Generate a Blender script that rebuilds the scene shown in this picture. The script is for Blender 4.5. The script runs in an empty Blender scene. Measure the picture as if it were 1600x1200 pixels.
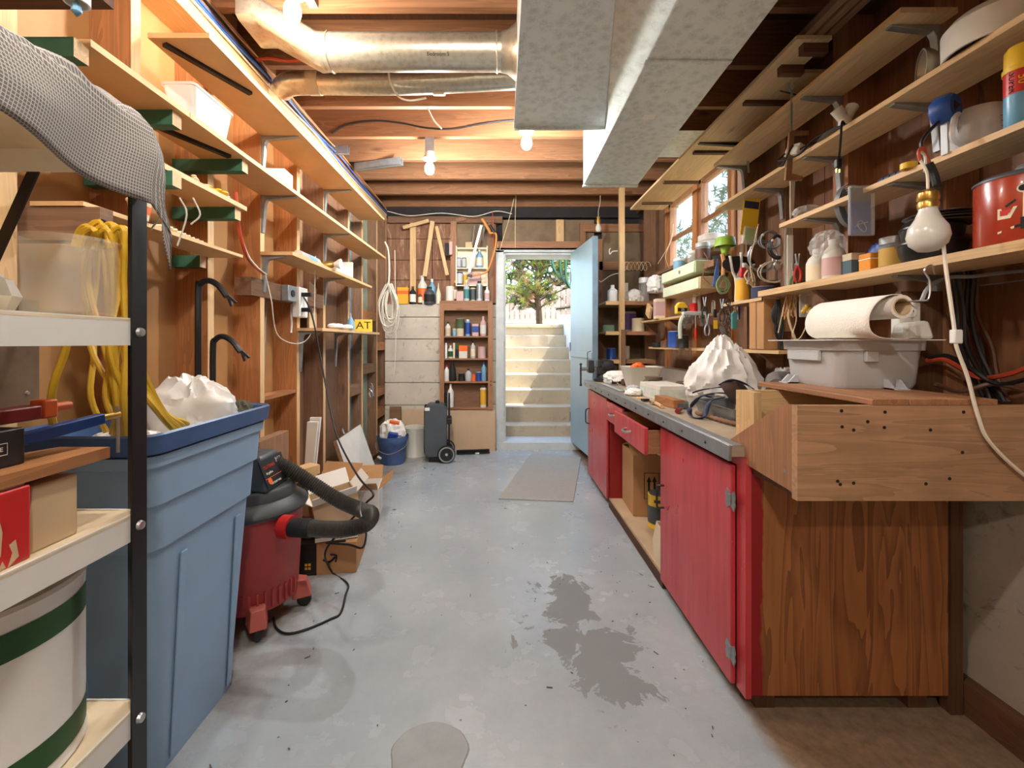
import bpy, math, random
from mathutils import Vector, Matrix, Euler
random.seed(7)
SC = bpy.context.scene
COL = SC.collection

# ---------------------------------------------------------------- camera
F, CX, CY, HC = 695.0, 783.0, 535.0, 1.15     # focal length and vanishing point in 1600x1200 pixels, eye height in metres
cam_d = bpy.data.cameras.new('camera')
cam_d.sensor_width = 36.0
cam_d.lens = 36.0 * F / 1600.0
cam_d.shift_x = (800.0 - CX) / 1600.0
cam_d.shift_y = (CY - 600.0) / 1600.0
cam_d.clip_start = 0.02
cam = bpy.data.objects.new('camera', cam_d)
cam.location = (0, 0, HC)
cam.rotation_euler = (math.radians(90), 0, 0)
COL.objects.link(cam)
SC.camera = cam

# ---------------------------------------------------------------- sky, sun, exposure
world = bpy.data.worlds.new('world')
SC.world = world
world.use_nodes = True
wn = world.node_tree
wn.nodes.clear()
wo = wn.nodes.new('ShaderNodeOutputWorld')
wb = wn.nodes.new('ShaderNodeBackground')
ws = wn.nodes.new('ShaderNodeTexSky')
ws.sky_type = 'NISHITA'
ws.sun_disc = False
ws.sun_elevation = math.radians(52)
ws.sun_rotation = math.radians(118)
wb.inputs['Strength'].default_value = 0.4
wn.links.new(ws.outputs[0], wb.inputs[0])
wn.links.new(wb.outputs[0], wo.inputs[0])
sun_d = bpy.data.lights.new('sun', 'SUN')
sun_d.energy = 3.6
sun_d.angle = math.radians(0.6)
sun_d.color = (1.0, 0.93, 0.82)
sun = bpy.data.objects.new('sun', sun_d)
sun.rotation_euler = Vector((-0.62, 0.16, -1.0)).to_track_quat('-Z', 'Y').to_euler()
COL.objects.link(sun)
BULB_STRENGTH = 320.0
SC.view_settings.view_transform = 'Standard'
SC.view_settings.look = 'None'
SC.view_settings.exposure = 1.6
SC.view_settings.gamma = 1.0
SC.view_settings.use_curve_mapping = False

# ---------------------------------------------------------------- helpers
def at(px, py, d):
    """point seen at a pixel of the photograph, d metres deep"""
    return Vector(((px - CX) * d / F, d, HC - (py - CY) * d / F))
def dX(px, X): return F * X / (px - CX)             # depth of a pixel column on the wall x = X
def dZ(py, Z): return F * (Z - HC) / (CY - py)      # depth of a pixel row on the level z = Z
def S(r, g, b):
    def c(u):
        u /= 255.0
        return u / 12.92 if u <= 0.04045 else ((u + 0.055) / 1.055) ** 2.4
    return (c(r), c(g), c(b), 1.0)

def catmull(pts, k=6, closed=False):
    pts = [Vector(p) for p in pts]
    n = len(pts)
    if n < 3: return pts
    out = []
    segs = n if closed else n - 1
    for i in range(segs):
        if closed:
            p0, p1, p2, p3 = pts[(i - 1) % n], pts[i], pts[(i + 1) % n], pts[(i + 2) % n]
        else:
            p1, p2 = pts[i], pts[i + 1]
            p0 = pts[i - 1] if i > 0 else p1 * 2 - p2
            p3 = pts[i + 2] if i + 2 < n else p2 * 2 - p1
        for j in range(k):
            t = j / k
            out.append(0.5 * ((2 * p1) + (-p0 + p2) * t + (2 * p0 - 5 * p1 + 4 * p2 - p3) * t * t + (-p0 + 3 * p1 - 3 * p2 + p3) * t ** 3))
    if not closed: out.append(pts[-1])
    return out

class MB:
    """collects shapes into one mesh"""
    def __init__(s): s.v, s.f, s.m = [], [], []
    def add(s, vs, fs, mi=0):
        o = len(s.v)
        s.v += [tuple(v) for v in vs]
        s.f += [tuple(i + o for i in f) for f in fs]
        s.m += [mi] * len(fs)
        return s
    def box(s, x0, x1, y0, y1, z0, z1, mi=0):
        vs = [(x, y, z) for z in (z0, z1) for y in (y0, y1) for x in (x0, x1)]
        return s.add(vs, [(0, 2, 3, 1), (4, 5, 7, 6), (0, 1, 5, 4), (2, 6, 7, 3), (0, 4, 6, 2), (1, 3, 7, 5)], mi)
    def obox(s, c, size, rot=(0, 0, 0), mi=0):
        R = Euler(rot).to_matrix(); c = Vector(c)
        hx, hy, hz = size[0] / 2, size[1] / 2, size[2] / 2
        vs = [c + R @ Vector((x, y, z)) for z in (-hz, hz) for y in (-hy, hy) for x in (-hx, hx)]
        return s.add(vs, [(0, 2, 3, 1), (4, 5, 7, 6), (0, 1, 5, 4), (2, 6, 7, 3), (0, 4, 6, 2), (1, 3, 7, 5)], mi)
    def hexa(s, lo, hi, mi=0):
        """8 corners: four of the bottom ring, four of the top ring"""
        return s.add(list(lo) + list(hi), [(3, 2, 1, 0), (4, 5, 6, 7), (0, 1, 5, 4), (1, 2, 6, 5), (2, 3, 7, 6), (3, 0, 4, 7)], mi)
    def bar(s, p0, p1, w, h, up=(0, 0, 1), mi=0):
        p0, p1 = Vector(p0), Vector(p1)
        d = (p1 - p0).normalized(); u = Vector(up)
        if abs(d.dot(u)) > 0.98: u = Vector((1, 0, 0))
        sx = d.cross(u).normalized() * (w / 2); sy = sx.cross(d).normalized() * (h / 2)
        a = [p0 - sx - sy, p0 + sx - sy, p0 + sx + sy, p0 - sx + sy]
        return s.hexa(a, [q + (p1 - p0) for q in a], mi)
    def cyl(s, p0, p1, r0, r1=None, n=16, caps=True, mi=0):
        p0, p1 = Vector(p0), Vector(p1)
        r1 = r0 if r1 is None else r1
        d = (p1 - p0).normalized()
        u = Vector((0, 0, 1)) if abs(d.z) < 0.9 else Vector((1, 0, 0))
        a = d.cross(u).normalized(); b = d.cross(a)
        vs = []
        for p, r in ((p0, r0), (p1, r1)):
            for i in range(n):
                t = 2 * math.pi * i / n
                vs.append(p + a * (r * math.cos(t)) + b * (r * math.sin(t)))
        fs = [(i, i + n, (i + 1) % n + n, (i + 1) % n) for i in range(n)]
        if caps: fs += [tuple(range(n)), tuple(reversed(range(n, 2 * n)))]
        return s.add(vs, fs, mi)
    def lathe(s, prof, n=24, c=(0, 0, 0), mi=0, sx=1, sy=1, axis='z'):
        """prof: (radius, height) pairs; a radius of 0 closes the end"""
        vs, fs, rings = [], [], []
        for r, z in prof:
            if r <= 1e-6:
                rings.append([len(vs)]); vs.append((0, 0, z))
            else:
                rings.append(list(range(len(vs), len(vs) + n)))
                for i in range(n):
                    t = 2 * math.pi * i / n
                    vs.append((r * math.cos(t) * sx, r * math.sin(t) * sy, z))
        for A, B in zip(rings, rings[1:]):
            for i in range(n):
                j = (i + 1) % n
                if len(A) == 1 and len(B) == 1: continue
                if len(A) == 1: fs.append((A[0], B[j], B[i]))
                elif len(B) == 1: fs.append((A[i], A[j], B[0]))
                else: fs.append((A[i], A[j], B[j], B[i]))
        if axis == 'x': vs = [(z, x, y) for x, y, z in vs]
        elif axis == 'y': vs = [(y, z, x) for x, y, z in vs]
        return s.add([(x + c[0], y + c[1], z + c[2]) for x, y, z in vs], fs, mi)
    def tube(s, pts, r, n=8, k=0, closed=False, mi=0, rad=None):
        if k: pts = catmull(pts, k, closed)
        pts = [Vector(p) for p in pts]
        m = len(pts); vs, fs = [], []
        prev = None
        for i, p in enumerate(pts):
            if closed: d = pts[(i + 1) % m] - pts[i - 1]
            else: d = pts[min(i + 1, m - 1)] - pts[max(i - 1, 0)]
            d = d.normalized() if d.length > 1e-9 else Vector((0, 0, 1))
            if prev is None:
                u = Vector((0, 0, 1)) if abs(d.z) < 0.9 else Vector((1, 0, 0))
                a = d.cross(u).normalized()
            else:
                a = prev - d * prev.dot(d)
                a = a.normalized() if a.length > 1e-6 else d.orthogonal().normalized()
            prev = a; b = d.cross(a)
            rr = rad(i / max(m - 1, 1)) if rad else r
            for j in range(n):
                t = 2 * math.pi * j / n
                vs.append(p + a * (rr * math.cos(t)) + b * (rr * math.sin(t)))
        for i in range(m if closed else m - 1):
            for j in range(n):
                i2 = (i + 1) % m
                fs.append((i * n + j, i * n + (j + 1) % n, i2 * n + (j + 1) % n, i2 * n + j))
        if not closed: fs += [tuple(reversed(range(n))), tuple(range((m - 1) * n, m * n))]
        return s.add(vs, fs, mi)
    def prism(s, poly, axis, a, b, mi=0):
        """extrude a polygon along an axis from a to b; poly holds the other two coordinates in x,y,z order"""
        def mk(p, t):
            return {'x': (t, p[0], p[1]), 'y': (p[0], t, p[1]), 'z': (p[0], p[1], t)}[axis]
        n = len(poly)
        vs = [mk(p, a) for p in poly] + [mk(p, b) for p in poly]
        fs = [tuple(range(n)), tuple(reversed(range(n, 2 * n)))] + [(i, i + n, (i + 1) % n + n, (i + 1) % n) for i in range(n)]
        return s.add(vs, fs, mi)
    def ball(s, c, r, n=12, sx=1, sy=1, sz=1, mi=0):
        k = max(n // 2, 4)
        prof = [(r * math.sin(math.pi * i / k), -r * math.cos(math.pi * i / k) * sz) for i in range(k + 1)]
        prof[0] = (0, prof[0][1]); prof[-1] = (0, prof[-1][1])
        return s.lathe(prof, n, c, mi, sx, sy)
    def grid(s, fn, nu, nv, mi=0):
        vs = [fn(i / nu, j / nv) for j in range(nv + 1) for i in range(nu + 1)]
        w = nu + 1
        return s.add(vs, [(j * w + i, j * w + i + 1, (j + 1) * w + i + 1, (j + 1) * w + i) for j in range(nv) for i in range(nu)], mi)
    def build(s, name, mat, parent=None, loc=None, rot=None, world=False, smooth=40, bevel=0, solid=0, sub=0):
        vs = s.v
        if world:
            if parent is not None:
                M = parent.matrix_basis.inverted()
                if parent.parent is not None: M = M @ parent.parent.matrix_basis.inverted()
                vs = [tuple(M @ Vector(v)) for v in vs]
            else:
                xs, ys, zs = zip(*vs)
                o = Vector(((min(xs) + max(xs)) / 2, (min(ys) + max(ys)) / 2, min(zs)))
                vs = [(v[0] - o.x, v[1] - o.y, v[2] - o.z) for v in vs]
                loc = o
        me = bpy.data.meshes.new(name)
        me.from_pydata(vs, [], s.f)
        mats = mat if isinstance(mat, (list, tuple)) else [mat]
        for m in mats: me.materials.append(m)
        if len(mats) > 1: me.polygons.foreach_set('material_index', s.m)
        import bmesh
        bm = bmesh.new(); bm.from_mesh(me)
        bmesh.ops.recalc_face_normals(bm, faces=bm.faces)
        bm.to_mesh(me); bm.free()
        if smooth:
            me.polygons.foreach_set('use_smooth', [True] * len(me.polygons))
            me.set_sharp_from_angle(angle=math.radians(smooth))
        ob = bpy.data.objects.new(name, me)
        COL.objects.link(ob)
        if parent is not None: ob.parent = parent
        if loc is not None: ob.location = loc
        if rot is not None: ob.rotation_euler = rot
        if solid:
            md = ob.modifiers.new('solid', 'SOLIDIFY'); md.thickness = solid; md.offset = 0
        if bevel:
            md = ob.modifiers.new('bevel', 'BEVEL'); md.width = bevel; md.segments = 2; md.limit_method = 'ANGLE'; md.angle_limit = math.radians(40)
        if sub:
            md = ob.modifiers.new('sub', 'SUBSURF'); md.levels = sub; md.render_levels = sub
        return ob

def tag(o, label=None, cat=None, group=None, kind=None):
    if label: o['label'] = label
    if cat: o['category'] = cat
    if group: o['group'] = group
    if kind: o['kind'] = kind
    return o
def thing(name, label, cat, loc=(0, 0, 0), rz=0.0, group=None, kind=None, rot=None):
    o = bpy.data.objects.new(name, None)
    o.empty_display_size = 0.05
    o.location = loc; o.rotation_euler = rot if rot else (0, 0, rz)
    o.matrix_basis  # noqa
    COL.objects.link(o)
    return tag(o, label, cat, group, kind)
def children(o): return [c for c in bpy.data.objects if c.parent is o]
def share(o, name=None, parent=None, loc=None, rot=None, scale=None):
    """another object with the same mesh"""
    c = o.copy(); COL.objects.link(c)
    if name: c.name = name
    if parent is not None: c.parent = parent
    if loc is not None: c.location = loc
    if rot is not None: c.rotation_euler = rot
    if scale is not None: c.scale = scale
    return c
def text(name, body, size, mat, parent=None, loc=(0, 0, 0), rot=(0, 0, 0), depth=0.0004, align='CENTER', sx=1.0):
    cu = bpy.data.curves.new(name, 'FONT')
    cu.body = body; cu.size = size; cu.extrude = depth; cu.align_x = align; cu.align_y = 'CENTER'; cu.resolution_u = 2
    tmp = bpy.data.objects.new(name + '_curve', cu); COL.objects.link(tmp)
    dg = bpy.context.evaluated_depsgraph_get()
    me = bpy.data.meshes.new_from_object(tmp.evaluated_get(dg))
    bpy.data.objects.remove(tmp); bpy.data.curves.remove(cu)
    me.materials.clear(); me.materials.append(mat)
    ob = bpy.data.objects.new(name, me); COL.objects.link(ob)
    if parent is not None: ob.parent = parent
    ob.location = loc; ob.rotation_euler = rot; ob.scale = (sx, 1, 1)
    return ob
FRONT = (math.pi / 2, 0, 0)                      # lettering that faces the camera
LEFTW = (math.pi / 2, 0, -math.pi / 2)           # lettering that faces -x
RIGHTW = (math.pi / 2, 0, math.pi / 2)           # lettering that faces +x

# ---------------------------------------------------------------- materials
class NT:
    def __init__(s, name):
        s.mat = bpy.data.materials.new(name); s.mat.use_nodes = True
        s.t = s.mat.node_tree; s.b = s.t.nodes['Principled BSDF']
    def n(s, kind, **kw):
        nd = s.t.nodes.new('ShaderNode' + kind)
        for k, v in kw.items(): setattr(nd, k, v)
        return nd
    def l(s, a, b): s.t.links.new(a, b)
    def coords(s, scale=(1, 1, 1), kind='Object'):
        tc = s.n('TexCoord'); mp = s.n('Mapping')
        mp.inputs['Scale'].default_value = scale
        s.l(tc.outputs[kind], mp.inputs[0])
        return mp.outputs[0]
    def noise(s, vec, scale, detail=4, rough=0.55, dist=0.0):
        nd = s.n('TexNoise'); s.l(vec, nd.inputs['Vector'])
        nd.inputs['Scale'].default_value = scale; nd.inputs['Detail'].default_value = detail
        nd.inputs['Roughness'].default_value = rough; nd.inputs['Distortion'].default_value = dist
        return nd.outputs[0]
    def ramp(s, fac, stops):
        nd = s.n('ValToRGB'); s.l(fac, nd.inputs[0])
        e = nd.color_ramp.elements
        while len(e) < len(stops): e.new(0.5)
        for el, (p, c) in zip(e, stops):
            el.position = p; el.color = c if len(c) == 4 else (*c, 1)
        return nd.outputs[0]
    def mix(s, fac, a, b, mode='MIX'):
        nd = s.n('MixRGB', blend_type=mode)
        for i, v in ((0, fac), (1, a), (2, b)):
            if hasattr(v, 'is_linked'): s.l(v, nd.inputs[i])
            else: nd.inputs[i].default_value = v
        return nd.outputs[0]
    def math(s, op, a, b=0.0, clamp=False):
        nd = s.n('Math', operation=op); nd.use_clamp = clamp
        for i, v in ((0, a), (1, b)):
            if hasattr(v, 'is_linked'): s.l(v, nd.inputs[i])
            else: nd.inputs[i].default_value = v
        return nd.outputs[0]
    def bump(s, h, strength=0.3, dist=0.01):
        nd = s.n('Bump'); nd.inputs['Strength'].default_value = strength; nd.inputs['Distance'].default_value = dist
        s.l(h, nd.inputs['Height']); s.l(nd.outputs[0], s.b.inputs['Normal'])
    def set(s, **kw):
        for k, v in kw.items():
            i = s.b.inputs[k.replace('_', ' ')]
            if hasattr(v, 'is_linked'): s.l(v, i)
            else: i.default_value = v
        return s.mat
def g(v): return (v, v, v, 1)
def dk(c, k): return (c[0] * k, c[1] * k, c[2] * k, 1)

def plain(name, col, rough=0.5, metal=0.0, var=0.0, scale=8.0, bump=0.0, bscale=60.0, spec=0.5, trans=0.0, alpha=1.0, coat=0.0, rand=0.0, sss=0.0):
    m = NT(name)
    c = col
    if var or bump: vec = m.coords()
    if var:
        f = m.noise(vec, scale, 5, 0.6)
        c = m.ramp(f, [(0.3, dk(col, 1 - var)), (0.7, tuple(min(x, 1) for x in dk(col, 1 + var * 0.6)))])
    if rand:
        oi = m.n('ObjectInfo')
        hs = m.n('HueSaturation')
        m.l(m.math('ADD', m.math('MULTIPLY', oi.outputs['Random'], rand), 1 - rand / 2), hs.inputs['Value'])
        if hasattr(c, 'is_linked'): m.l(c, hs.inputs['Color'])
        else: hs.inputs['Color'].default_value = c
        c = hs.outputs[0]
    if bump: m.bump(m.noise(vec, bscale, 3), bump, 0.004)
    m.set(Base_Color=c, Roughness=rough, Metallic=metal, Specular_IOR_Level=spec, Transmission_Weight=trans, Alpha=alpha, Coat_Weight=coat)
    if sss: m.set(Subsurface_Weight=sss, Subsurface_Radius=(0.02, 0.02, 0.02))
    return m.mat

def wood(name, col, dark=0.62, axis='y', rough=0.6, scale=1.0, rand=0.25, knots=True, stain=0.0, coat=0.0):
    m = NT(name)
    st = {'x': (0.55, 9, 9), 'y': (9, 0.55, 9), 'z': (9, 9, 0.55)}[axis]
    oi = m.n('ObjectInfo')
    tc = m.n('TexCoord'); mp = m.n('Mapping')
    mp.inputs['Scale'].default_value = tuple(x * scale for x in st)
    off = m.n('CombineXYZ')
    for i in range(3): m.l(m.math('MULTIPLY', oi.outputs['Random'], 37.0 * (i + 1)), off.inputs[i])
    m.l(tc.outputs['Object'], mp.inputs[0]); m.l(off.outputs[0], mp.inputs[1])
    v = mp.outputs[0]
    f1 = m.noise(v, 1.6, 3, 0.5, 1.2)
    rings = m.math('FRACT', m.math('MULTIPLY', f1, 7.0))
    f2 = m.noise(v, 9.0, 5, 0.7)
    fac = m.math('ADD', m.math('MULTIPLY', rings, 0.45), m.math('MULTIPLY', f2, 0.6))
    c = m.ramp(fac, [(0.15, dk(col, dark)), (0.5, dk(col, (1 + dark) / 2)), (0.8, col)])
    if knots:
        mk = m.n('Mapping'); mk.inputs['Scale'].default_value = {'x': (2, 6, 6), 'y': (6, 2, 6), 'z': (6, 6, 2)}[axis]
        m.l(tc.outputs['Object'], mk.inputs[0]); m.l(off.outputs[0], mk.inputs[1])
        vo = m.n('TexVoronoi'); m.l(mk.outputs[0], vo.inputs[0]); vo.inputs['Scale'].default_value = 0.9
        c = m.mix(m.ramp(vo.outputs[0], [(0.03, g(0.75)), (0.11, g(0.0))]), c, dk(col, dark * 0.4))
    if stain:
        fs = m.noise(m.coords(), 2.3, 5, 0.65)
        c = m.mix(m.ramp(fs, [(0.42, g(0)), (0.72, g(stain))]), c, dk(col, 0.35))
    hs = m.n('HueSaturation')
    m.l(m.math('ADD', m.math('MULTIPLY', oi.outputs['Random'], rand), 1 - rand / 2), hs.inputs['Value'])
    m.l(c, hs.inputs['Color'])
    m.bump(fac, 0.12, 0.004)
    return m.set(Base_Color=hs.outputs[0], Roughness=rough, Coat_Weight=coat)

W = {}
for ax in 'xyz':
    W['joist_' + ax] = wood('joist_wood_' + ax, S(158, 110, 74), 0.58, ax, 0.75, rand=0.3)
    W['stud_' + ax] = wood('stud_wood_' + ax, S(184, 124, 74), 0.62, ax, 0.7, rand=0.3)
    W['pine_' + ax] = wood('pine_wood_' + ax, S(226, 188, 136), 0.74, ax, 0.6, rand=0.18)
    W['brown_' + ax] = wood('brown_old_wood_' + ax, S(150, 112, 84), 0.6, ax, 0.8, rand=0.3, stain=0.4)
    W['dark_' + ax] = wood('dark_stained_wood_' + ax, S(104, 68, 44), 0.55, ax, 0.75, rand=0.25, stain=0.5)
    W['ply_' + ax] = wood('plywood_' + ax, S(226, 196, 150), 0.74, ax, 0.65, 0.7, rand=0.15)
    W['reddish_' + ax] = wood('cedar_wood_' + ax, S(172, 122, 86), 0.6, ax, 0.6, rand=0.2)
W['hard'] = plain('hardboard_panel', S(184, 136, 84), 0.6, var=0.12, scale=3, bump=0.05, rand=0.12)
W['shelf_under'] = plain('particle_board', S(212, 170, 118), 0.6, var=0.1, scale=5, bump=0.08, bscale=140, rand=0.08)
W['endply'] = wood('fir_plywood_panel', S(178, 122, 66), 0.5, 'z', 0.5, 0.55, rand=0.0, knots=False)
W['green'] = plain('green_painted_wood', S(56, 108, 84), 0.6, var=0.25, scale=12, bump=0.1)

def floor_mat():
    m = NT('grey_floor_paint')
    v = m.coords()
    big = m.noise(v, 1.3, 6, 0.6)
    base = m.ramp(big, [(0.3, S(160, 172, 180)), (0.7, S(190, 200, 206))])
    fine = m.noise(v, 26, 6, 0.7)
    base = m.mix(m.ramp(fine, [(0.25, g(0.12)), (0.6, g(0.0))]), base, S(120, 116, 108))
    # paint worn through in the middle of the aisle
    pos = m.n('SeparateXYZ'); m.l(v, pos.inputs[0])
    def blob(cx, cy, rx, ry):
        dx = m.math('DIVIDE', m.math('SUBTRACT', pos.outputs[0], cx), rx)
        dy = m.math('DIVIDE', m.math('SUBTRACT', pos.outputs[1], cy), ry)
        return m.math('SUBTRACT', 1.0, m.math('SQRT', m.math('ADD', m.math('MULTIPLY', dx, dx), m.math('MULTIPLY', dy, dy))), True)
    w = m.math('MAXIMUM', blob(0.29, 1.98, 0.24, 0.34), blob(0.37, 1.56, 0.20, 0.30))
    w = m.math('MAXIMUM', w, blob(0.30, 1.72, 0.36, 0.16))
    ragged = m.noise(v, 7.5, 7, 0.68, 0.6)
    worn = m.ramp(m.math('MULTIPLY', m.math('ADD', m.math('MULTIPLY', w, 0.36), ragged), m.math('GREATER_THAN', w, 0.02)), [(0.655, g(0)), (0.665, g(1))])
    base = m.mix(worn, base, S(134, 141, 144))
    # dirt along the bench and in the corners
    e1 = m.math('MULTIPLY', m.math('SUBTRACT', m.math('ABSOLUTE', m.math('ADD', pos.outputs[0], -0.15)), 0.5), 1.6, True)
    dirt = m.ramp(m.math('MULTIPLY', e1, m.noise(v, 4.5, 6, 0.7)), [(0.30, g(0)), (0.62, g(0.8))])
    base = m.mix(dirt, base, S(132, 108, 82))
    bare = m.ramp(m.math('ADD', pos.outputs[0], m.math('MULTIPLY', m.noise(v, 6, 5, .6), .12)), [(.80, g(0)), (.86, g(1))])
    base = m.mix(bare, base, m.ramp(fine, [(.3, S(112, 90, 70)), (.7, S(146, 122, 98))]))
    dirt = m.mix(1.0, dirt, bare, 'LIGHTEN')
    specks = m.n('TexVoronoi'); specks.inputs['Scale'].default_value = 11; m.l(v, specks.inputs[0])
    base = m.mix(m.ramp(specks.outputs[0], [(0.035, g(0.8)), (0.05, g(0))]), base, S(92, 84, 74))
    rgh = m.ramp(m.noise(v, 5, 5, 0.6), [(0.3, g(0.16)), (0.75, g(0.34))])
    rgh = m.mix(worn, rgh, g(0.6))
    rgh = m.mix(dirt, rgh, g(0.75))
    m.bump(m.math('ADD', m.noise(v, 38, 4), m.math('MULTIPLY', worn, -0.6)), 0.10, 0.006)
    return m.set(Base_Color=base, Roughness=rgh, Specular_IOR_Level=0.5)

def concrete(name, col, stain=0.5, var=0.18, low=None):
    m = NT(name)
    v = m.coords()
    c = m.ramp(m.noise(v, 4, 6, 0.6), [(0.3, dk(col, 1 - var)), (0.7, col)])
    c = m.mix(m.ramp(m.noise(v, 11, 7, 0.75, 0.5), [(0.56, g(0)), (0.68, g(stain))]), c, S(84, 72, 58))
    m.bump(m.noise(v, 30, 6, 0.7), 0.25, 0.006)
    return m.set(Base_Color=c, Roughness=0.85)

def galv(name, col=S(226, 234, 232), rough=0.45, metal=0.3, scale=26, gold=0.0):
    m = NT(name)
    v = m.coords()
    vo = m.n('TexVoronoi'); vo.inputs['Scale'].default_value = scale; m.l(v, vo.inputs[0])
    sp = m.noise(v, scale * 2.2, 4, 0.7, 1.5)
    c = m.ramp(m.math('ADD', m.math('MULTIPLY', vo.outputs[0], 0.4), m.math('MULTIPLY', sp, 0.75)), [(0.3, dk(col, 0.68)), (0.65, col)])
    m.bump(m.noise(v, 2.5, 2), 0.12, 0.03)
    return m.set(Base_Color=c, Roughness=rough, Metallic=metal)

def cloth_check():
    m = NT('grey_checked_cloth')
    v = m.coords(kind='UV')
    a = m.n('TexBrick')
    w1 = m.n('TexWave', bands_direction='X'); w1.inputs['Scale'].default_value = 27; m.l(v, w1.inputs[0])
    w2 = m.n('TexWave', bands_direction='Y'); w2.inputs['Scale'].default_value = 27; m.l(v, w2.inputs[0])
    f = m.math('MAXIMUM', m.ramp(w1.outputs[1], [(0.80, g(0)), (0.9, g(1))]), m.ramp(w2.outputs[1], [(0.80, g(0)), (0.9, g(1))]))
    c = m.mix(f, S(104, 102, 102), S(182, 176, 168))
    return m.set(Base_Color=c, Roughness=0.95)

K = dict(
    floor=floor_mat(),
    concrete=concrete('pale_board_formed_concrete', S(214, 206, 190), 0.55),
    concrete_r=concrete('rough_grey_concrete', S(170, 160, 146), 0.7),
    step=concrete('stair_concrete', S(196, 182, 156), 0.45),
    sidewall=concrete('white_washed_concrete', S(226, 226, 220), 0.1),
    galv=galv('galvanised_duct_metal'), galv_pipe=galv('galvanised_pipe_metal', S(206, 200, 182), 0.3, 0.8, 40),
    steel=plain('bright_steel', S(190, 192, 194), 0.3, 0.9, var=0.15), zinc=plain('dull_zinc', S(160, 166, 170), 0.45, 0.7, var=0.2, scale=20),
    iron=plain('dark_iron', S(62, 62, 64), 0.5, 0.6, var=0.3, scale=20), black_metal=plain('black_enamel', S(24, 26, 30), 0.35, 0.1, var=0.2),
    brass=plain('brass', S(196, 160, 84), 0.3, 0.85, var=0.15), copper=plain('copper', S(190, 110, 70), 0.35, 0.8),
    white=plain('white_enamel', S(236, 236, 232), 0.4, var=0.05), offwhite=plain('off_white_paint', S(222, 220, 210), 0.55, var=0.08),
    shelfwhite=plain('white_shelf_enamel', S(232, 232, 226), 0.35, var=0.06), shelftop=plain('scuffed_cream_shelf', S(226, 208, 176), 0.55, var=0.2, scale=6),
    black=plain('black_plastic', S(28, 28, 30), 0.5), rubber=plain('black_rubber', S(30, 30, 31), 0.7), darkgrey=plain('dark_grey_plastic', S(70, 74, 78), 0.5, var=0.1),
    charcoal=plain('charcoal_plastic', S(74, 82, 88), 0.45, var=0.12), grey=plain('grey_plastic', S(150, 154, 156), 0.5, var=0.05), lgrey=plain('light_grey_plastic', S(190, 194, 198), 0.45),
    blue_tote=plain('dusty_light_blue_plastic', S(146, 178, 208), 0.5, var=0.08, scale=3), blue_rim=plain('navy_blue_plastic', S(62, 94, 142), 0.4, var=0.2, scale=6),
    vac_red=plain('faded_red_plastic', S(172, 62, 60), 0.45, var=0.12, scale=4), vac_pink=plain('sun_bleached_red_plastic', S(196, 100, 88), 0.5),
    red=plain('red_paint', S(196, 34, 34), 0.4), darkred=plain('dark_red_paint', S(142, 26, 30), 0.45), saworange=plain('tan_orange_paint', S(216, 146, 74), 0.5), orange=plain('orange_plastic', S(240, 110, 40), 0.45),
    yellow=plain('yellow_plastic', S(236, 196, 50), 0.45), yellowcord=plain('yellow_cord_rubber', S(214, 172, 42), 0.5, var=0.12, scale=20), amber=plain('amber_card', S(236, 178, 50), 0.6),
    green=plain('green_plastic', S(70, 128, 70), 0.5), dkgreen=plain('dark_green_band', S(34, 84, 40), 0.5, var=0.15), lime=plain('lime_plastic', S(150, 190, 70), 0.5), teal=plain('teal_plastic', S(60, 130, 130), 0.5),
    mint=plain('pale_mint_paint', S(214, 226, 196), 0.55, var=0.08), blue=plain('blue_plastic', S(36, 76, 156), 0.45), ltblue=plain('light_blue_plastic', S(120, 168, 200), 0.4), navy=plain('navy_nylon', S(44, 50, 84), 0.6),
    bluegrey=plain('blue_grey_board', S(116, 140, 156), 0.55, var=0.2), purple=plain('purple_plastic', S(86, 60, 120), 0.5), pink=plain('pink_card', S(206, 170, 168), 0.6), brownp=plain('brown_plastic', S(96, 62, 44), 0.5),
    cardboard=plain('cardboard', S(188, 142, 96), 0.85, var=0.06), cardlight=plain('pale_cardboard', S(206, 180, 144), 0.85, var=0.06), kraft=plain('kraft_paper', S(176, 150, 116), 0.8, var=0.15),
    paper=plain('white_paper', S(240, 238, 232), 0.85), towel=plain('paper_towel', S(242, 238, 230), 0.95, bump=0.5, bscale=170), cream=plain('cream_plastic', S(232, 220, 190), 0.5), beige=plain('beige_plastic', S(206, 190, 160), 0.5),
    rope=plain('pale_rope', S(206, 200, 186), 0.9, var=0.15, scale=60), string=plain('cotton_string', S(220, 206, 170), 0.9), jute=plain('orange_jute', S(216, 158, 110), 0.9),
    bluecable=plain('blue_network_cable', S(72, 110, 186), 0.5), redcable=plain('red_cable', S(190, 74, 44), 0.5), whitecable=plain('white_cable', S(226, 218, 202), 0.5), greycable=plain('grey_cable', S(150, 146, 140), 0.6), blackcable=plain('black_cable', S(26, 26, 28), 0.5),
    benchred=None, fiber=None, insul=None, tar=None,
    sock=plain('grey_wool', S(120, 116, 112), 0.95, bump=0.5, bscale=120), leather=plain('brown_felt', S(70, 52, 46), 0.95),
    mat=plain('grey_rubber_mat', S(172, 172, 166), 0.85, var=0.08, scale=30, bump=0.3, bscale=80), ink=plain('black_ink', S(26, 24, 24), 0.7),
    door=plain('pale_blue_door_paint', S(150, 180, 194), 0.38, var=0.08, scale=2), frame=plain('pale_grey_frame_paint', S(206, 212, 212), 0.55, var=0.12, scale=10),
    soil=plain('dry_lawn', S(196, 180, 120), 0.95, var=0.3, scale=4), bark=plain('tree_bark', S(84, 66, 50), 0.95, var=0.4, scale=14, bump=0.6, bscale=30),
)
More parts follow.
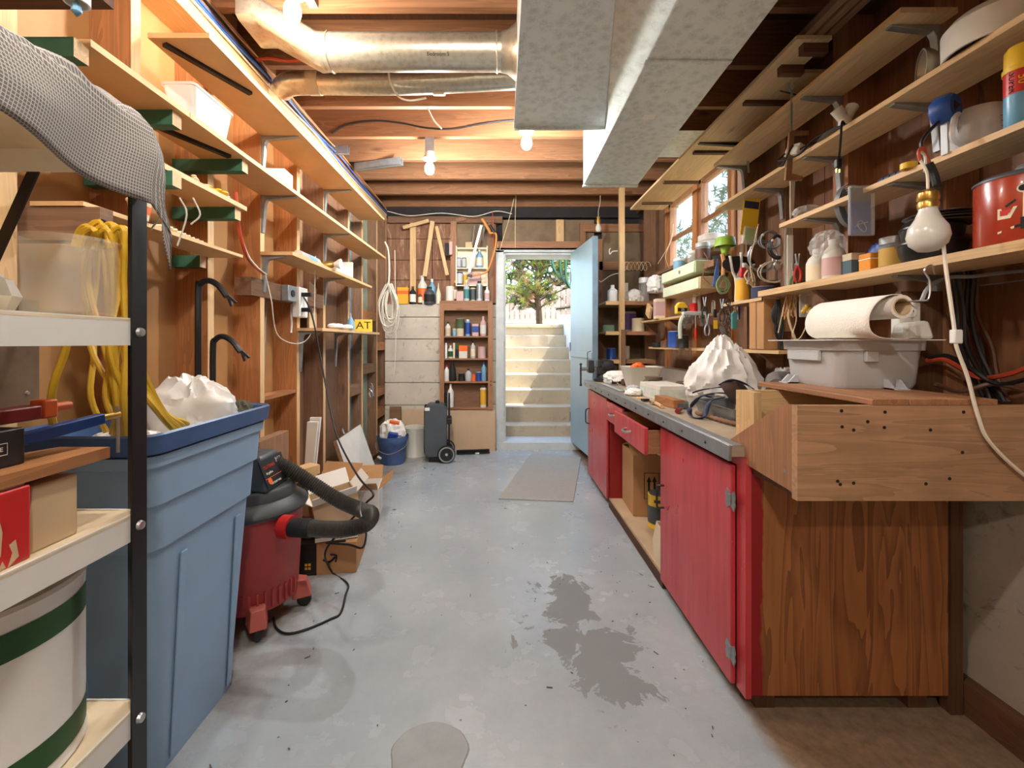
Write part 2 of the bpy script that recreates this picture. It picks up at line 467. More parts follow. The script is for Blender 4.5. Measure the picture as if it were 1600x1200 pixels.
def bench_red():
    m = NT('worn_red_bench_paint')
    v = m.coords((7, 7, 0.8))
    c = m.ramp(m.noise(v, 3.0, 5, 0.6), [(0.3, S(176, 48, 56)), (0.7, S(204, 76, 82))])
    v2 = m.coords()
    c = m.mix(m.ramp(m.noise(v2, 30, 3, 0.8), [(0.70, g(0)), (0.74, g(0.5))]), c, S(214, 190, 180))
    m.bump(m.noise(v, 8, 4), 0.08, 0.004)
    return m.set(Base_Color=c, Roughness=m.ramp(m.noise(v2, 5, 4), [(0.3, g(0.26)), (0.7, g(0.4))]))
K['benchred'] = bench_red()
def fiberboard():
    m = NT('brown_stained_fibreboard')
    v = m.coords((9, 9, 1.6))
    c = m.ramp(m.noise(v, 2.4, 6, 0.65, 0.8), [(0.30, S(112, 78, 56)), (0.56, S(146, 106, 82)), (0.70, S(196, 168, 138))])
    return m.set(Base_Color=c, Roughness=0.85)
K['fiber'] = fiberboard()
K['insul'] = plain('brown_kraft_insulation', S(132, 112, 88), 0.85, var=0.3, scale=5, bump=0.5, bscale=9)
K['tar'] = plain('dark_tar_paper', S(44, 40, 40), 0.8, var=0.3)
K['endred'] = K['darkred']
def glass(name, tint=(0.9, 0.95, 0.95, 1), rough=0.05, alpha=0.25):
    m = NT(name)
    m.set(Base_Color=tint, Roughness=rough, Alpha=alpha, Specular_IOR_Level=0.6)
    return m.mat
K['pane'] = glass('window_glass', alpha=0.12)
K['clear'] = glass('clear_plastic', (0.93, 0.88, 0.74, 1), 0.10, 0.2)
K['clearbag'] = glass('clear_bag_plastic', (0.95, 0.95, 0.93, 1), 0.25, 0.26)
K['frosted'] = glass('frosted_plastic', (0.86, 0.86, 0.84, 1), 0.35, 0.5)
K['bag'] = plain('white_bag_plastic', S(246, 245, 242), 0.35, alpha=0.9, bump=0.2, bscale=14)
K['jar'] = glass('jar_glass', (0.85, 0.9, 0.88, 1), 0.06, 0.2)
def emit(name, col, strength):
    m = NT(name); m.set(Base_Color=(0.9, 0.9, 0.9, 1), Emission_Color=col, Emission_Strength=strength)
    return m.mat
K['bulb_lit'] = emit('lit_bulb', (1.0, 0.93, 0.85, 1), BULB_STRENGTH * 1.2)
K['bulb_soft'] = emit('lit_soft_bulb', (1.0, 0.90, 0.78, 1), BULB_STRENGTH * 0.5)
K['bulb_lit_white'] = emit('lit_white_bulb', (1.0, 0.98, 0.95, 1), BULB_STRENGTH * 1.15)
K['bulb_off'] = plain('frosted_bulb_glass', S(214, 212, 204), 0.25, sss=0.0)

W['wallply'] = wood('brown_wall_plywood', S(124, 82, 52), 0.62, 'z', 0.65, 0.7, rand=0.25)
# ================================================================ the setting
def struct(o, label=None): return tag(o, label, None, None, 'structure')
YB, YF = -2.4, 4.84
XL, XLB = -1.24, -1.38          # stud faces and sheathing of the left wall
XR, XRB = 1.47, 1.58            # stud faces and sheathing of the right wall
ZJ, ZC = 2.61, 2.85             # underside of joists, subfloor

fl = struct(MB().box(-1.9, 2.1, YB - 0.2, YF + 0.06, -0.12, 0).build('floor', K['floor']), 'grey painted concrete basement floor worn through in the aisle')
ce = struct(MB().box(-1.9, 2.1, YB - 0.2, YF + 0.2, ZC, ZC + 0.06).build('ceiling', W['dark_y']), 'dark plank subfloor above the open ceiling joists')
for i in range(-9, 8):
    y1 = 3.60 + 0.406 * (i - 4) + 0.406 * 4 - 0.0
    y1 = 3.60 + 0.406 * i
    if y1 > 4.9 or y1 < YB: continue
    MB().box(-1.40, 1.62, y1 - 0.038, y1, ZJ, ZC).build('joist', W['joist_x'], ce, world=True)
struct(MB().box(-1.9, 2.1, YB - 0.1, YB, 0, ZC).build('wall_back', plain('cream_back_wall', S(226, 206, 178), 0.8)), 'pale rear wall behind the camera')

m = MB(); rr_ = random.Random(4)
m.lathe([(0, .0012), (.085, .0012), (.098, .003), (.104, .004), (.108, .0)], 40)
m.v = [(x * (1 + .05 * math.sin(3 * math.atan2(y, x + 1e-9)) + .02 * math.sin(9 * math.atan2(y, x + 1e-9))), y, z) for x, y, z in m.v]
m.build('drain_patch', plain('grey_patch_mortar', S(160, 166, 168), .6, var=.12, scale=14, bump=.3), fl, loc=(-.20, 1.24, 0.0))
# ---- left wall: sheathing panels, studs, plates, blocking
wl = struct(MB().box(XLB - 0.12, XLB - 0.012, YB, YF, 0, ZC).build('wall_left', W['hard']), 'open stud wall with tan hardboard between orange studs')
st_d = [-0.14, 0.27, 0.68, 1.10, 1.49, 1.88, 2.29, 2.70, 3.10, 3.60, 3.95, 4.42, 4.78]
bays = list(zip([YB] + [d + 0.04 for d in st_d], st_d + [YF]))
for j, (a, b) in enumerate(bays):
    mt = W['hard'] if b < 3.0 else (K['bluegrey'] if abs(b - 3.95) < 0.01 else (plain('green_grey_insulation_wrap', S(150, 160, 140), 0.8, var=0.4, scale=4) if abs(b - 4.42) < 0.01 else W['brown_z']))
    MB().box(XLB - 0.012, XLB + (0.05 if b > 3.3 else 0), a, b, 0.0, ZJ).build('sheathing_panel', mt, wl, world=True)
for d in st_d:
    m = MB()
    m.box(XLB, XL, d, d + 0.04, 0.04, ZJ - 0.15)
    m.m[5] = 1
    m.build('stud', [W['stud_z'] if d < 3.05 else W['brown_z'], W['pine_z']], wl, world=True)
MB().box(XLB, XL, YB, YF, 0, 0.04).build('sole_plate', W['brown_y'], wl, world=True)
MB().box(XLB, XL, YB, YF, ZJ - 0.155, ZJ - 0.08).build('top_plate', W['pine_y'], wl, world=True)
MB().box(XLB, XL, YB, YF, ZJ - 0.078, ZJ).build('top_plate', W['joist_y'], wl, world=True)
for a, b, z, mt in ((2.33, 2.70, 0.845, 'stud'), (3.64, 3.95, 0.70, 'brown'), (3.99, 4.42, 0.86, 'brown'), (4.46, 4.78, 1.07, 'stud'), (4.46, 4.78, 0.60, 'stud'), (4.46, 4.78, 0.38, 'stud'), (3.99, 4.42, 1.36, 'stud')):
    MB().box(XLB + 0.05, XL - 0.005, a, b, z, z + (0.02 if b < 3 else 0.085)).build('blocking', W[mt + '_y'], wl, world=True)

# ---- right wall: concrete below, studs and boards above
wr = struct(MB().box(XR, 1.9, YB, YF, 0, 0.92).build('wall_right', K['concrete_r']), 'rough concrete wall with open studs and old boards above')
z0w, z1w = 1.80, 2.43
WIN = [(3.03, 3.51), (3.60, 4.14)]
def rpanel(y0, y1, z0, z1, mt): MB().box(XRB, XRB + 0.05, y0, y1, z0, z1).build('wall_board', mt, wr, world=True)
for i in range(4):
    rpanel(YB, 1.60, 0.92 + i * 0.42, min(0.92 + (i + 1) * 0.42 - 0.004, ZJ), W['wallply'])
yy = 1.604
while yy < YF - 0.01:
    y2 = min(yy + 0.285, YF)
    if y2 > WIN[0][0] - 0.05 and yy < WIN[1][1] + 0.02:
        rpanel(yy, y2 - 0.004, 0.92, z0w, W['brown_z']); rpanel(yy, y2 - 0.004, z1w, ZJ, W['brown_y'])
    else:
        rpanel(yy, y2 - 0.004, 0.92, ZJ, W['wallply'] if yy < 2.2 else W['brown_z'])
    yy = y2
rpanel(3.52, 3.59, z0w, z1w, W['brown_z']); rpanel(2.97, 3.02, z0w, z1w, W['brown_z']); rpanel(4.15, 4.30, z0w, z1w, W['brown_z'])
for y0, y1, zz, mt in ((1.885, 1.97, ZJ, 'reddish'), (1.47, 1.51, ZJ, 'reddish'), (1.02, 1.06, ZJ, 'brown'), (0.6, 0.64, ZJ, 'brown'), (2.30, 2.34, ZJ, 'brown'), (2.66, 2.70, ZJ, 'brown'), (2.985, 3.028, ZJ, 'stud'), (3.515, 3.595, ZJ, 'stud'), (4.15, 4.20, ZJ, 'stud'), (4.55, 4.59, ZJ, 'brown')):
    MB().box(1.545 if 2.9 < y0 < 4.3 else XR, XRB, y0, y1, 0.92, zz).build('stud', W[mt + '_z'], wr, world=True)
MB().box(1.43, XR, -0.6, 1.75, 0, 0.10).build('sole_plank', W['dark_y'], wr, world=True)
MB().box(1.388, 1.425, 1.372, 1.41, 0.0, 0.742).build('support_post', W['dark_z'], wr, world=True)
MB().box(1.622, 1.67, YB, YF + .05, ZJ - 0.05, ZC).build('rim_joist', W['dark_y'], wr, world=True)
MB().box(XR - 0.002, XRB, YB, YF, ZJ - 0.07, ZJ).build('top_plate', W['dark_y'], wr, world=True)

# ---- windows in the right wall
for n, (y0, y1) in enumerate(WIN):
    wnd = struct(MB().box(1.56, 1.62, y0, y0 + 0.035, z0w, z1w).box(1.56, 1.62, y1 - 0.035, y1, z0w, z1w).box(1.56, 1.62, y0, y1, z1w - 0.035, z1w).box(1.56, 1.62, y0, y1, z0w, z0w + 0.03).build('window_%d' % (n + 1), W['reddish_z'], world=True),
                 ('wooden sash window above the bench, the one behind the hanging hooks', 'wooden sash window above the bench, the one towards the door')[n])
    MB().box(1.575, 1.605, y0 + 0.035, y1 - 0.035, 2.085, 2.115).build('glazing_bar', W['reddish_y'], wnd, world=True)
    MB().box(1.588, 1.592, y0 + 0.035, y1 - 0.035, 2.115, z1w - 0.035).build('pane', K['pane'], wnd, world=True)
    MB().box(1.588, 1.592, y0 + 0.035, y1 - 0.035, z0w + 0.03, 2.085).build('pane', K['pane'], wnd, world=True)
    MB().box(1.44, 1.62, y0 - 0.02, y1 + 0.02, z0w - 0.03, z0w).build('sill', W['brown_y'], wnd, world=True)

# ---- far wall with the door opening
DX0, DX1, DZ1 = 0.05, 0.795, 2.12
wf = struct(MB().box(-1.9, DX0, YF + 0.05, YF + 0.25, 0, 5.0).box(DX1, 1.66, YF + 0.05, YF + 0.25, 0, 5.0).box(DX0, DX1, YF + 0.05, YF + 0.25, DZ1, 5.0).build('wall_far', K['tar']), 'end wall with pale concrete, brown boards and the open door')
LED = 1.56
zc = [0, 0.26, 0.48, 0.72, 0.95, 1.185, 1.42, LED]
for a, b in zip(zc, zc[1:]):
    MB().box(-1.24, -0.64, YF - 0.10, YF + 0.05, a + 0.003, b - 0.003).build('concrete_course', K['concrete'], wf, world=True, bevel=0.004)
    MB().box(-0.64, -0.02, YF - 0.04, YF + 0.05, a + 0.003, b - 0.003).build('concrete_course', K['concrete'], wf, world=True, bevel=0.004)
rz = [LED, 1.83, 2.05, 2.28, 2.50]
for a, b in zip(rz, rz[1:]):
    for x0, x1 in ((-1.24, -0.98), (-0.975, -0.75), (-0.745, -0.545)):
        MB().box(x0, x1 - 0.004, YF + 0.0, YF + 0.05, a, b - 0.006).build('fibre_panel', K['fiber'], wf, world=True)
def far(name, x0, x1, y0, y1, t, mt, dy=0.0):
    """a board on the far wall given by its pixel box"""
    d = YF - dy
    a, b = at(x0, y1, d), at(x1, y0, d)
    return MB().box(a.x, b.x, d - t, d, a.z, b.z).build(name, mt, wf, world=True)
far('nailer', 608, 785, 340, 350, 0.05, W['brown_x'])
far('beam', 590, 1000, 322, 341, 0.03, K['tar'])
far('stud', 642, 651, 350, 474, 0.05, W['pine_z'])
far('stud', 705, 714, 348, 474, 0.06, W['reddish_z'])
far('stud', 762, 772, 345, 474, 0.04, W['brown_z'])
far('stud', 928, 940, 375, 560, 0.05, W['reddish_z'])
far('stud', 1000, 1012, 345, 560, 0.04, W['brown_z'])
far('header', 776, 905, 379, 392, 0.06, W['reddish_x'])
far('header', 910, 1010, 352, 364, 0.06, W['reddish_x'])
far('cripple', 868, 880, 345, 380, 0.05, W['pine_z'])
far('cripple', 905, 914, 350, 392, 0.05, W['reddish_z'])
far('insulation_batt', 785, 868, 344, 380, 0.01, K['insul'])
far('insulation_batt', 880, 928, 344, 380, 0.01, K['insul'])
far('insulation_batt', 714, 775, 344, 474, 0.005, K['insul'])
far('insulation_batt', 940, 1000, 364, 412, 0.03, K['insul'])
far('insulation_batt', 940, 1000, 414, 560, 0.02, K['insul'])
far('blocking', 935, 1020, 410, 423, 0.05, W['reddish_x'])
far('wall_board', 940, 1012, 560, 700, 0.02, W['brown_z'])

# ---- door frame, door leaf, sill
fr = struct(MB().box(-0.055, 0.03, YF - 0.06, YF + 0.25, 0.02, DZ1 + 0.02).box(0.03, 0.05, YF - 0.02, YF + 0.25, 0.02, DZ1).build('trim_1', K['frame'], world=True), 'pale painted door frame around the open doorway')
MB().box(-0.055, DX1 + 0.05, YF - 0.06, YF + 0.25, DZ1, DZ1 + 0.045).build('head_jamb', K['frame'], fr, world=True)
MB().box(DX0, DX1, YF - 0.03, YF + 0.26, DZ1 - 0.02, DZ1 - 0.001).build('head_liner', K['frame'], fr, world=True)
MB().box(DX1, DX1 + 0.04, YF - 0.05, YF + 0.25, 0.02, DZ1).build('side_jamb', K['frame'], fr, world=True)
MB().box(-0.05, DX1 + 0.05, YF - 0.08, YF + 0.27, 0.0, 0.075).build('sill', K['frame'], fr, world=True)
for z in (0.35, 1.1, 1.9):
    MB().box(0.028, 0.034, YF - 0.05, YF - 0.02, z, z + 0.06).build('strike_plate', K['zinc'], fr, world=True)
hx, hy = DX1 - 0.005, YF - 0.03
ang = math.atan2(0.075, -0.79)
dr = struct(MB().box(0, 0.80, -0.04, 0.0, 0.085, DZ1 - 0.01).build('door_1', K['door'], loc=(hx, hy, 0), rot=(0, 0, -math.pi / 2 + 0.10)), 'pale blue plank door standing open into the basement')
MB().box(0.785, 0.802, -0.045, 0.005, 0.085, DZ1 - 0.01).build('edge_strip', K['bluegrey'], dr, bevel=0.003)
MB().box(0.02, 0.78, -0.052, -0.04, 1.0, 1.06).build('rail', K['door'], dr, bevel=0.003)
MB().tube([(0.74, -0.045, 0.92), (0.74, -0.075, 0.93), (0.74, -0.075, 1.06), (0.74, -0.045, 1.07)], 0.004, 6).build('handle', K['iron'], dr)
MB().cyl((0.79, -0.02, 0.6), (0.79, -0.02, 0.72), 0.012, n=10).build('hinge', K['zinc'], dr)
for z in (0.3, 1.05, 1.8): MB().cyl((0.0, -0.045, z), (0.0, -0.045, z + 0.1), 0.008, n=8).build('hinge', K['zinc'], dr)

# ================================================================ outside the door
stairs = thing('exterior_stairs', 'weathered concrete steps climbing outside the open door', 'stairs', (0.3, 5.1, 0), kind='structure')
for k in range(8):
    y0 = 5.1 + 0.27 * k; z1 = 0.197 + 0.177 * k
    MB().box(-0.25, 0.98, y0, y0 + 0.33 if k < 7 else 7.6, max(z1 - 0.5, -0.1), z1).build('step', K['step'], stairs, world=True, bevel=0.012)
lan = MB().box(-0.3, 0.98, 5.08, 5.3, -0.1, 0.0).build('landing', K['step'], world=True)
struct(lan, 'small landing of grey cobbles at the foot of the outdoor steps')
cob = None
for r in range(2):
    for i in range(12):
        x = -0.25 + i * 0.105 + (0.05 if r else 0)
        c = MB().box(0, 0.097, 0, 0.072, 0, 0.02)
        if cob is None:
            cob = c.build('cobble', K['concrete_r'], lan, loc=(x - 0.3, 4.955 + r * 0.078 - 5.19, 0.105), bevel=0.008)
        else:
            share(cob, 'cobble', lan, (x - 0.3 + random.uniform(-.004, .004), 4.955 + r * 0.078 - 5.19, 0.105 + random.uniform(-.004, .002)))
struct(MB().prism([(5.06, 0), (7.6, 0), (7.6, 1.62), (6.9, 1.55), (5.06, 1.50)], 'x', 0.98, 1.18).build('wall_stairwell_right', K['sidewall'], world=True), 'sunlit white retaining wall along the outdoor steps')
struct(MB().prism([(5.06, 0), (7.6, 0), (7.6, 1.45), (5.06, 1.45)], 'x', -0.45, -0.25).build('wall_stairwell_left', K['sidewall'], world=True), 'pale retaining wall on the shaded edge of the steps')
gr = MB().grid(lambda u, v: (-9 + 22 * u, 6.95 + 14 * v, 1.40 + 0.02 * math.sin(9 * u + 5 * v) + 0.9 * v), 24, 16)
gr.box(1.18, 13, 5.1, 6.97, 1.2, 1.42); gr.box(1.95, 13, -6, 5.1, 1.55, 1.70); gr.box(-9, -0.45, 5.1, 6.97, 1.2, 1.41)
struct(gr.build('ground', K['soil']), 'dry sunlit lawn rising beyond the top of the steps')
# fence with separate pickets
pk = plain('weathered_fence_boards', S(176, 152, 142), 0.85, var=0.2, rand=0.3)
fe = thing('board_fence', 'weathered grey-pink board fence behind the pine trunk', 'fence', (1.5, 13, 1.7))
p0 = None
for i in range(34):
    x = -1.4 + i * 0.15
    if p0 is None: p0 = MB().box(0, 0.135, 0, 0.02, 0, 1.1).build('picket', pk, fe, loc=(x - 1.5, 0, 0), bevel=0.004)
    else: share(p0, 'picket', fe, (x - 1.5, random.uniform(-.01, .01), random.uniform(-.03, .03)))
for z in (0.25, 0.85): MB().box(-3.0, 2.6, 0.02, 0.07, z, z + 0.09).build('rail', pk, fe)
MB().box(0.62, 0.73, -0.12, -0.02, -0.1, 1.1).build('post', W['reddish_z'], fe)

def needles(m, c, n, length, width, up=0.3, mi=0, mats=1):
    c = Vector(c)
    for _ in range(n):
        d = Vector((random.gauss(0, 1), random.gauss(0, 1), random.gauss(up, 1))).normalized()
        s = d.cross(Vector((random.random(), random.random(), random.random()))).normalized() * width
        L = length * random.uniform(0.6, 1.2)
        m.add([c - s, c + s, c + d * L], [(0, 1, 2)], random.randrange(mats) if mats > 1 else mi)
leafm = [plain('pine_needles_' + nm, c, 0.7) for nm, c in (('green', S(104, 128, 52)), ('yellow', S(160, 166, 78)), ('brown', S(176, 128, 96)), ('dark', S(44, 58, 34)))]
pine = thing('pine_tree', 'small pine with yellow-green tufts standing on the lawn in front of the fence', 'tree', (0.82, 9.5, 1.55))
tr = MB().tube([(0, 0, -0.1), (-0.02, 0, 0.35), (-0.07, 0.03, 0.8), (-0.02, 0.05, 1.4), (0.05, 0, 2.2)], 0.07, 8, 4, rad=lambda t: 0.075 - 0.05 * t)
tr.build('trunk', K['bark'], pine)
crown = MB(); br = MB()
random.seed(21)
for i in range(90):
    z = random.uniform(0.42, 2.7); a = random.uniform(0, 2 * math.pi); L = random.uniform(0.35, 1.3)
    b0 = Vector((-0.04, 0.03, z - 0.15)); e = b0 + Vector((L * math.cos(a), L * math.sin(a) * 0.7, 0.25 * L + random.uniform(-0.1, 0.15)))
    br.tube([b0, (b0 + e) / 2 + Vector((0, 0, 0.05)), e], 0.014, 5, 3, rad=lambda t: 0.018 - 0.012 * t)
    for j in range(10):
        p = b0.lerp(e, random.uniform(0.3, 1.05)) + Vector((random.gauss(0, .10), random.gauss(0, .10), random.gauss(0.03, .07)))
        k = random.choices((0, 1, 2, 3), (4, 3, 2, 3))[0]
        needles(crown, p, 26, 0.13, 0.0045, 0.5, k)
br.build('branches', K['bark'], pine)
cw = crown.build('crown', leafm, pine, smooth=0); cw['kind'] = 'stuff'
random.seed(5)
spiny = thing('spiny_conifer', 'dark spiny conifer bough hanging beside the doorway outside', 'tree', (1.55, 7.9, 1.5))
sm = MB(); sb = MB()
for p in ([(0.35, 0, 0.55), (0.0, 0, 0.42), (-0.32, 0, 0.28), (-0.58, 0, 0.24)], [(0.3, 0, 0.35), (-0.05, 0, 0.18), (-0.22, 0, 0.02), (-0.36, 0, -0.18)], [(0.35, 0.05, 0.75), (0.0, 0, 0.62), (-0.3, 0, 0.45)]):
    pts = catmull([Vector(q) for q in p], 14)
    sb.tube(pts, 0.012, 6)
    for i, q in enumerate(pts[:-1]):
        d = (pts[i + 1] - q).normalized()
        for j in range(9):
            r = d.orthogonal().normalized(); r.rotate(Matrix.Rotation(j * 0.7 + i, 3, d))
            s = d.cross(r) * 0.008
            sm.add([q - s, q + s, q + r * 0.075 + d * 0.035], [(0, 1, 2)])
sb.build('branches', K['bark'], spiny); o = sm.build('needles', plain('dark_conifer_green', S(52, 70, 40), 0.6), spiny, smooth=0); o['kind'] = 'stuff'
MB().tube([(0.35, 0.1, -0.1), (0.36, 0.1, 0.6), (0.34, 0.1, 1.6)], 0.05, 8, 3).build('trunk', K['bark'], spiny)
yucca = thing('strap_leaf_plant', 'dark strap leaves drooping at the top corner of the doorway', 'plant', (0.98, 6.6, 1.45))
for i, (dx, dz) in enumerate(((-0.22, 0.62), (-0.10, 0.50), (-0.02, 0.42))):
    m = MB()
    pts = catmull([Vector((0.12, 0, 0.0)), Vector((0.12, 0, 0.9)), Vector((dx / 2 + 0.1, 0, 1.28)), Vector((dx + 0.02, -0.02, 1.22 - i * 0.05)), Vector((dx, -0.03, dz + 0.25)), Vector((dx + 0.12, -0.03, dz))], 6)
    m.grid(lambda u, v: pts[min(int(v * (len(pts) - 1) + 0.5), len(pts) - 1)] + Vector((0.022 * (u - 0.5) * 2, 0.02 * (u - 0.5), 0)), 2, len(pts) - 1)
    m.build('leaf', plain('deep_green_leaf', S(28, 78, 46), 0.4), yucca, solid=0.002)
shrub = thing('broadleaf_shrub', 'bright green broadleaf shrub showing beside the door frame', 'shrub', (-0.05, 7.7, 1.45))
lm = plain('bright_green_leaf', S(120, 164, 52), 0.5, rand=0.4)
lf0 = None
MB().tube([(0, 0, -0.05), (0.02, 0, 0.6), (0.08, 0, 1.5)], 0.018, 6, 3).build('stem', K['bark'], shrub)
for i in range(60):
    p = (random.uniform(-0.15, 0.38) * random.random(), random.uniform(-0.15, 0.15), random.uniform(0.45, 1.45))
    rot = (random.uniform(-0.6, 0.6), random.uniform(-0.9, 0.9), random.uniform(0, 6.28))
    if lf0 is None:
        lf0 = MB().add([(0, 0, 0), (0.028, 0.05, 0.012), (0, 0.11, 0.03), (0, 0.17, 0.01), (-0.028, 0.05, 0.012)], [(0, 1, 2), (0, 2, 4), (1, 3, 2), (4, 2, 3)]).build('leaf', lm, shrub, loc=p, rot=rot)
    else: share(lf0, 'leaf', shrub, p, rot)
bh = thing('garden_hedge', 'tall shaded trees closing the garden behind the fence', 'hedge', (1.5, 15.4, 1.9))
hb_ = MB()
for i in range(1500):
    needles(hb_, (random.uniform(-4.5, 4.5), random.gauss(0, .5), random.uniform(0, 5.5)), 6, 0.42, 0.05, 0.2, random.choices((0, 1, 2, 3), (3, 1, 1, 4))[0])
o = hb_.build('crown', leafm, bh, smooth=0); o['kind'] = 'stuff'
for x in (-2.5, 0.5, 3.0): MB().tube([(x, .2, -.2), (x + .1, .2, 2.0), (x, .2, 4.5)], .12, 8, 3).build('trunk', K['bark'], bh)
# beyond the side windows
hd = thing('garden_conifer', 'leafy evergreen seen through the side windows', 'tree', (4.0, 6.7, 1.7))
hc = MB()
for i in range(420):
    a = random.uniform(0, 6.28); z = random.uniform(0.0, 2.5); r = (1.25 - 0.3 * z) * math.sqrt(random.random())
    needles(hc, (r * math.cos(a), r * math.sin(a) * 1.6, z), 12, 0.2, 0.012, 0.2)
o = hc.build('crown', plain('blue_green_foliage', S(70, 104, 74), 0.7, var=0.4, scale=3), hd, smooth=0); o['kind'] = 'stuff'
MB().tube([(0, 0, -0.1), (0, 0, 1.0), (0.05, 0, 2.3)], 0.07, 8, 3).build('trunk', K['bark'], hd)
hd2 = thing('garden_conifer', 'farther evergreen beside the white clapboard wall outside', 'tree', (5.0, 11.6, 1.7))
for ch in children(hd): share(ch, ch.name.split('.')[0], hd2)
nb = thing('neighbour_wall', 'white clapboard wall seen through the side window', 'building', (3.6, 9.7, 1.7), .64)
for i in range(14): MB().prism([(-0.012, 0), (0.02, 0), (0.02, 0.2), (0.008, 0.2)], 'x', -1.6, .40).build('clapboard', K['offwhite'], nb, loc=(0, 0, i * 0.19))

# ================================================================ ducts, pipes, lamps, cables overhead
def loft(m, rings, mi=0, caps=True):
    n = len(rings[0]); vs = [p for r in rings for p in r]
    fs = [(k * n + i, k * n + (i + 1) % n, (k + 1) * n + (i + 1) % n, (k + 1) * n + i) for k in range(len(rings) - 1) for i in range(n)]
    if caps: fs += [tuple(reversed(range(n))), tuple(range((len(rings) - 1) * n, len(rings) * n))]
    return m.add(vs, fs, mi)
def rrect(x0, x1, y0, y1, z, r, k=5):
    out = []
    for cx, cy, a0 in ((x1 - r, y1 - r, 0), (x0 + r, y1 - r, 90), (x0 + r, y0 + r, 180), (x1 - r, y0 + r, 270)):
        for i in range(k + 1):
            t = math.radians(a0 + 90 * i / k)
            out.append(Vector((cx + r * math.cos(t), cy + r * math.sin(t), z)))
    return out

duct = thing('supply_duct', 'long rectangular galvanised duct with a white sticker under the joists', 'duct', (0.7, 2.97, 2.20))
MB().hexa([(0.52, -2.3, 2.20), (0.72, -2.3, 2.20), (0.91, 2.97, 2.20), (0.548, 2.97, 2.20)], [(0.52, -2.3, 2.605), (0.72, -2.3, 2.605), (0.91, 2.97, 2.605), (0.548, 2.97, 2.605)]).build('body', K['galv'], duct, world=True, bevel=0.004)
MB().box(0.66, 0.715, 2.045, 2.09, 2.1975, 2.2).build('sticker', K['paper'], duct, world=True)
MB().box(0.545, 0.912, 2.955, 2.985, 2.19, 2.20).build('end_flange', K['galv'], duct, world=True)
for y in (0.45, 1.66): MB().bar((0.535, y, 2.196), (0.80 + 0.035 * y, y, 2.196), 0.02, 0.006).build('seam', K['galv'], duct, world=True)
trunk = thing('trunk_duct', 'wide spangled galvanised trunk duct that the round pipes run into', 'duct', (0.3, 2.31, 2.27))
MB().prism([(0.073, 2.31), (0.54, 2.31), (0.375, 1.455), (0.30, -2.3), (0.03, -2.3)], 'z', 2.27, 2.605).build('body', K['galv'], trunk, world=True, bevel=0.003)
MB().add([(0.54, 2.308, 2.272), (0.375, 1.455, 2.272), (0.30, -2.3, 2.272), (0.519, -2.3, 2.203), (0.545, 2.308, 2.203)], [(0, 1, 4), (1, 3, 4), (1, 2, 3)]).build('transition_panel', K['galv'], trunk, world=True, solid=0.002)
MB().box(0.07, 0.543, 2.305, 2.32, 2.255, 2.275).build('end_flange', K['galv'], trunk, world=True)
MB().box(0.066, 0.08, -2.3, 2.31, 2.262, 2.275).build('seam', K['galv'], trunk, world=True)

pipe = thing('round_duct', 'fat round galvanised pipe with a flat boot running into the trunk duct', 'duct', (-0.4, 2.04, 2.40))
MB().cyl((-0.80, 2.04, 2.48), (0.0, 2.04, 2.48), 0.08, n=28).build('pipe', K['galv_pipe'], pipe, world=True)
def circ(x, r, n=28, yc=2.04, zc=2.48): return [Vector((x, yc + r * math.cos(2 * math.pi * i / n), zc + r * math.sin(2 * math.pi * i / n))) for i in range(n)]
def rectx(x, y0, y1, z0, z1, n=28):
    out = []
    for i in range(n):
        t = 2 * math.pi * i / n; c, s = math.cos(t), math.sin(t); k = max(abs(c), abs(s))
        out.append(Vector((x, (y0 + y1) / 2 + (y1 - y0) / 2 * c / k, (z0 + z1) / 2 + (z1 - z0) / 2 * s / k)))
    return out
loft(MB(), [circ(0.0, 0.081), circ(0.03, 0.088), circ(0.072, 0.118)]).build('collar', K['galv_pipe'], pipe, world=True)
for x in (-0.02, -0.78): MB().tube(circ(x, 0.082), 0.004, 6, closed=True).build('crimp', K['galv_pipe'], pipe, world=True)
loft(MB(), [circ(-0.80, 0.081), circ(-0.83, 0.083), rectx(-1.03, 1.84, 2.06, 2.50, 2.60), rectx(-1.10, 1.84, 2.06, 2.50, 2.60)]).build('boot', K['galv_pipe'], pipe, world=True)
text('pen_note', 'Bedroom S', 0.022, K['ink'], pipe, Vector((-0.28, 2.04 - 0.066, 2.43)) - Vector(pipe.location), (math.radians(90 + 38), 0, 0))
pipe2 = thing('vent_pipe', 'thin taped vent pipe just beyond the fat round duct', 'duct', (-0.55, 2.35, 2.455))
MB().tube([(-1.19, 2.42, 2.53), (-1.12, 2.36, 2.52), (-1.0, 2.35, 2.52), (-0.5, 2.35, 2.52), (0.09, 2.30, 2.52)], 0.058, 20, 5).build('pipe', K['galv_pipe'], pipe2, world=True)
for x in (-0.985, -0.33): MB().cyl((x - 0.03, 2.35, 2.52), (x + 0.03, 2.35, 2.52), 0.0605, n=20).build('tape_band', K['beige'], pipe2, world=True)
ps = tag(MB().box(1.02, 1.47, 3.06, 3.50, 2.606, 2.6095).build('sheet_metal_panel', K['galv'], world=True), 'flat grey sheet metal panel closing a joist bay by the window shelf', 'panel')
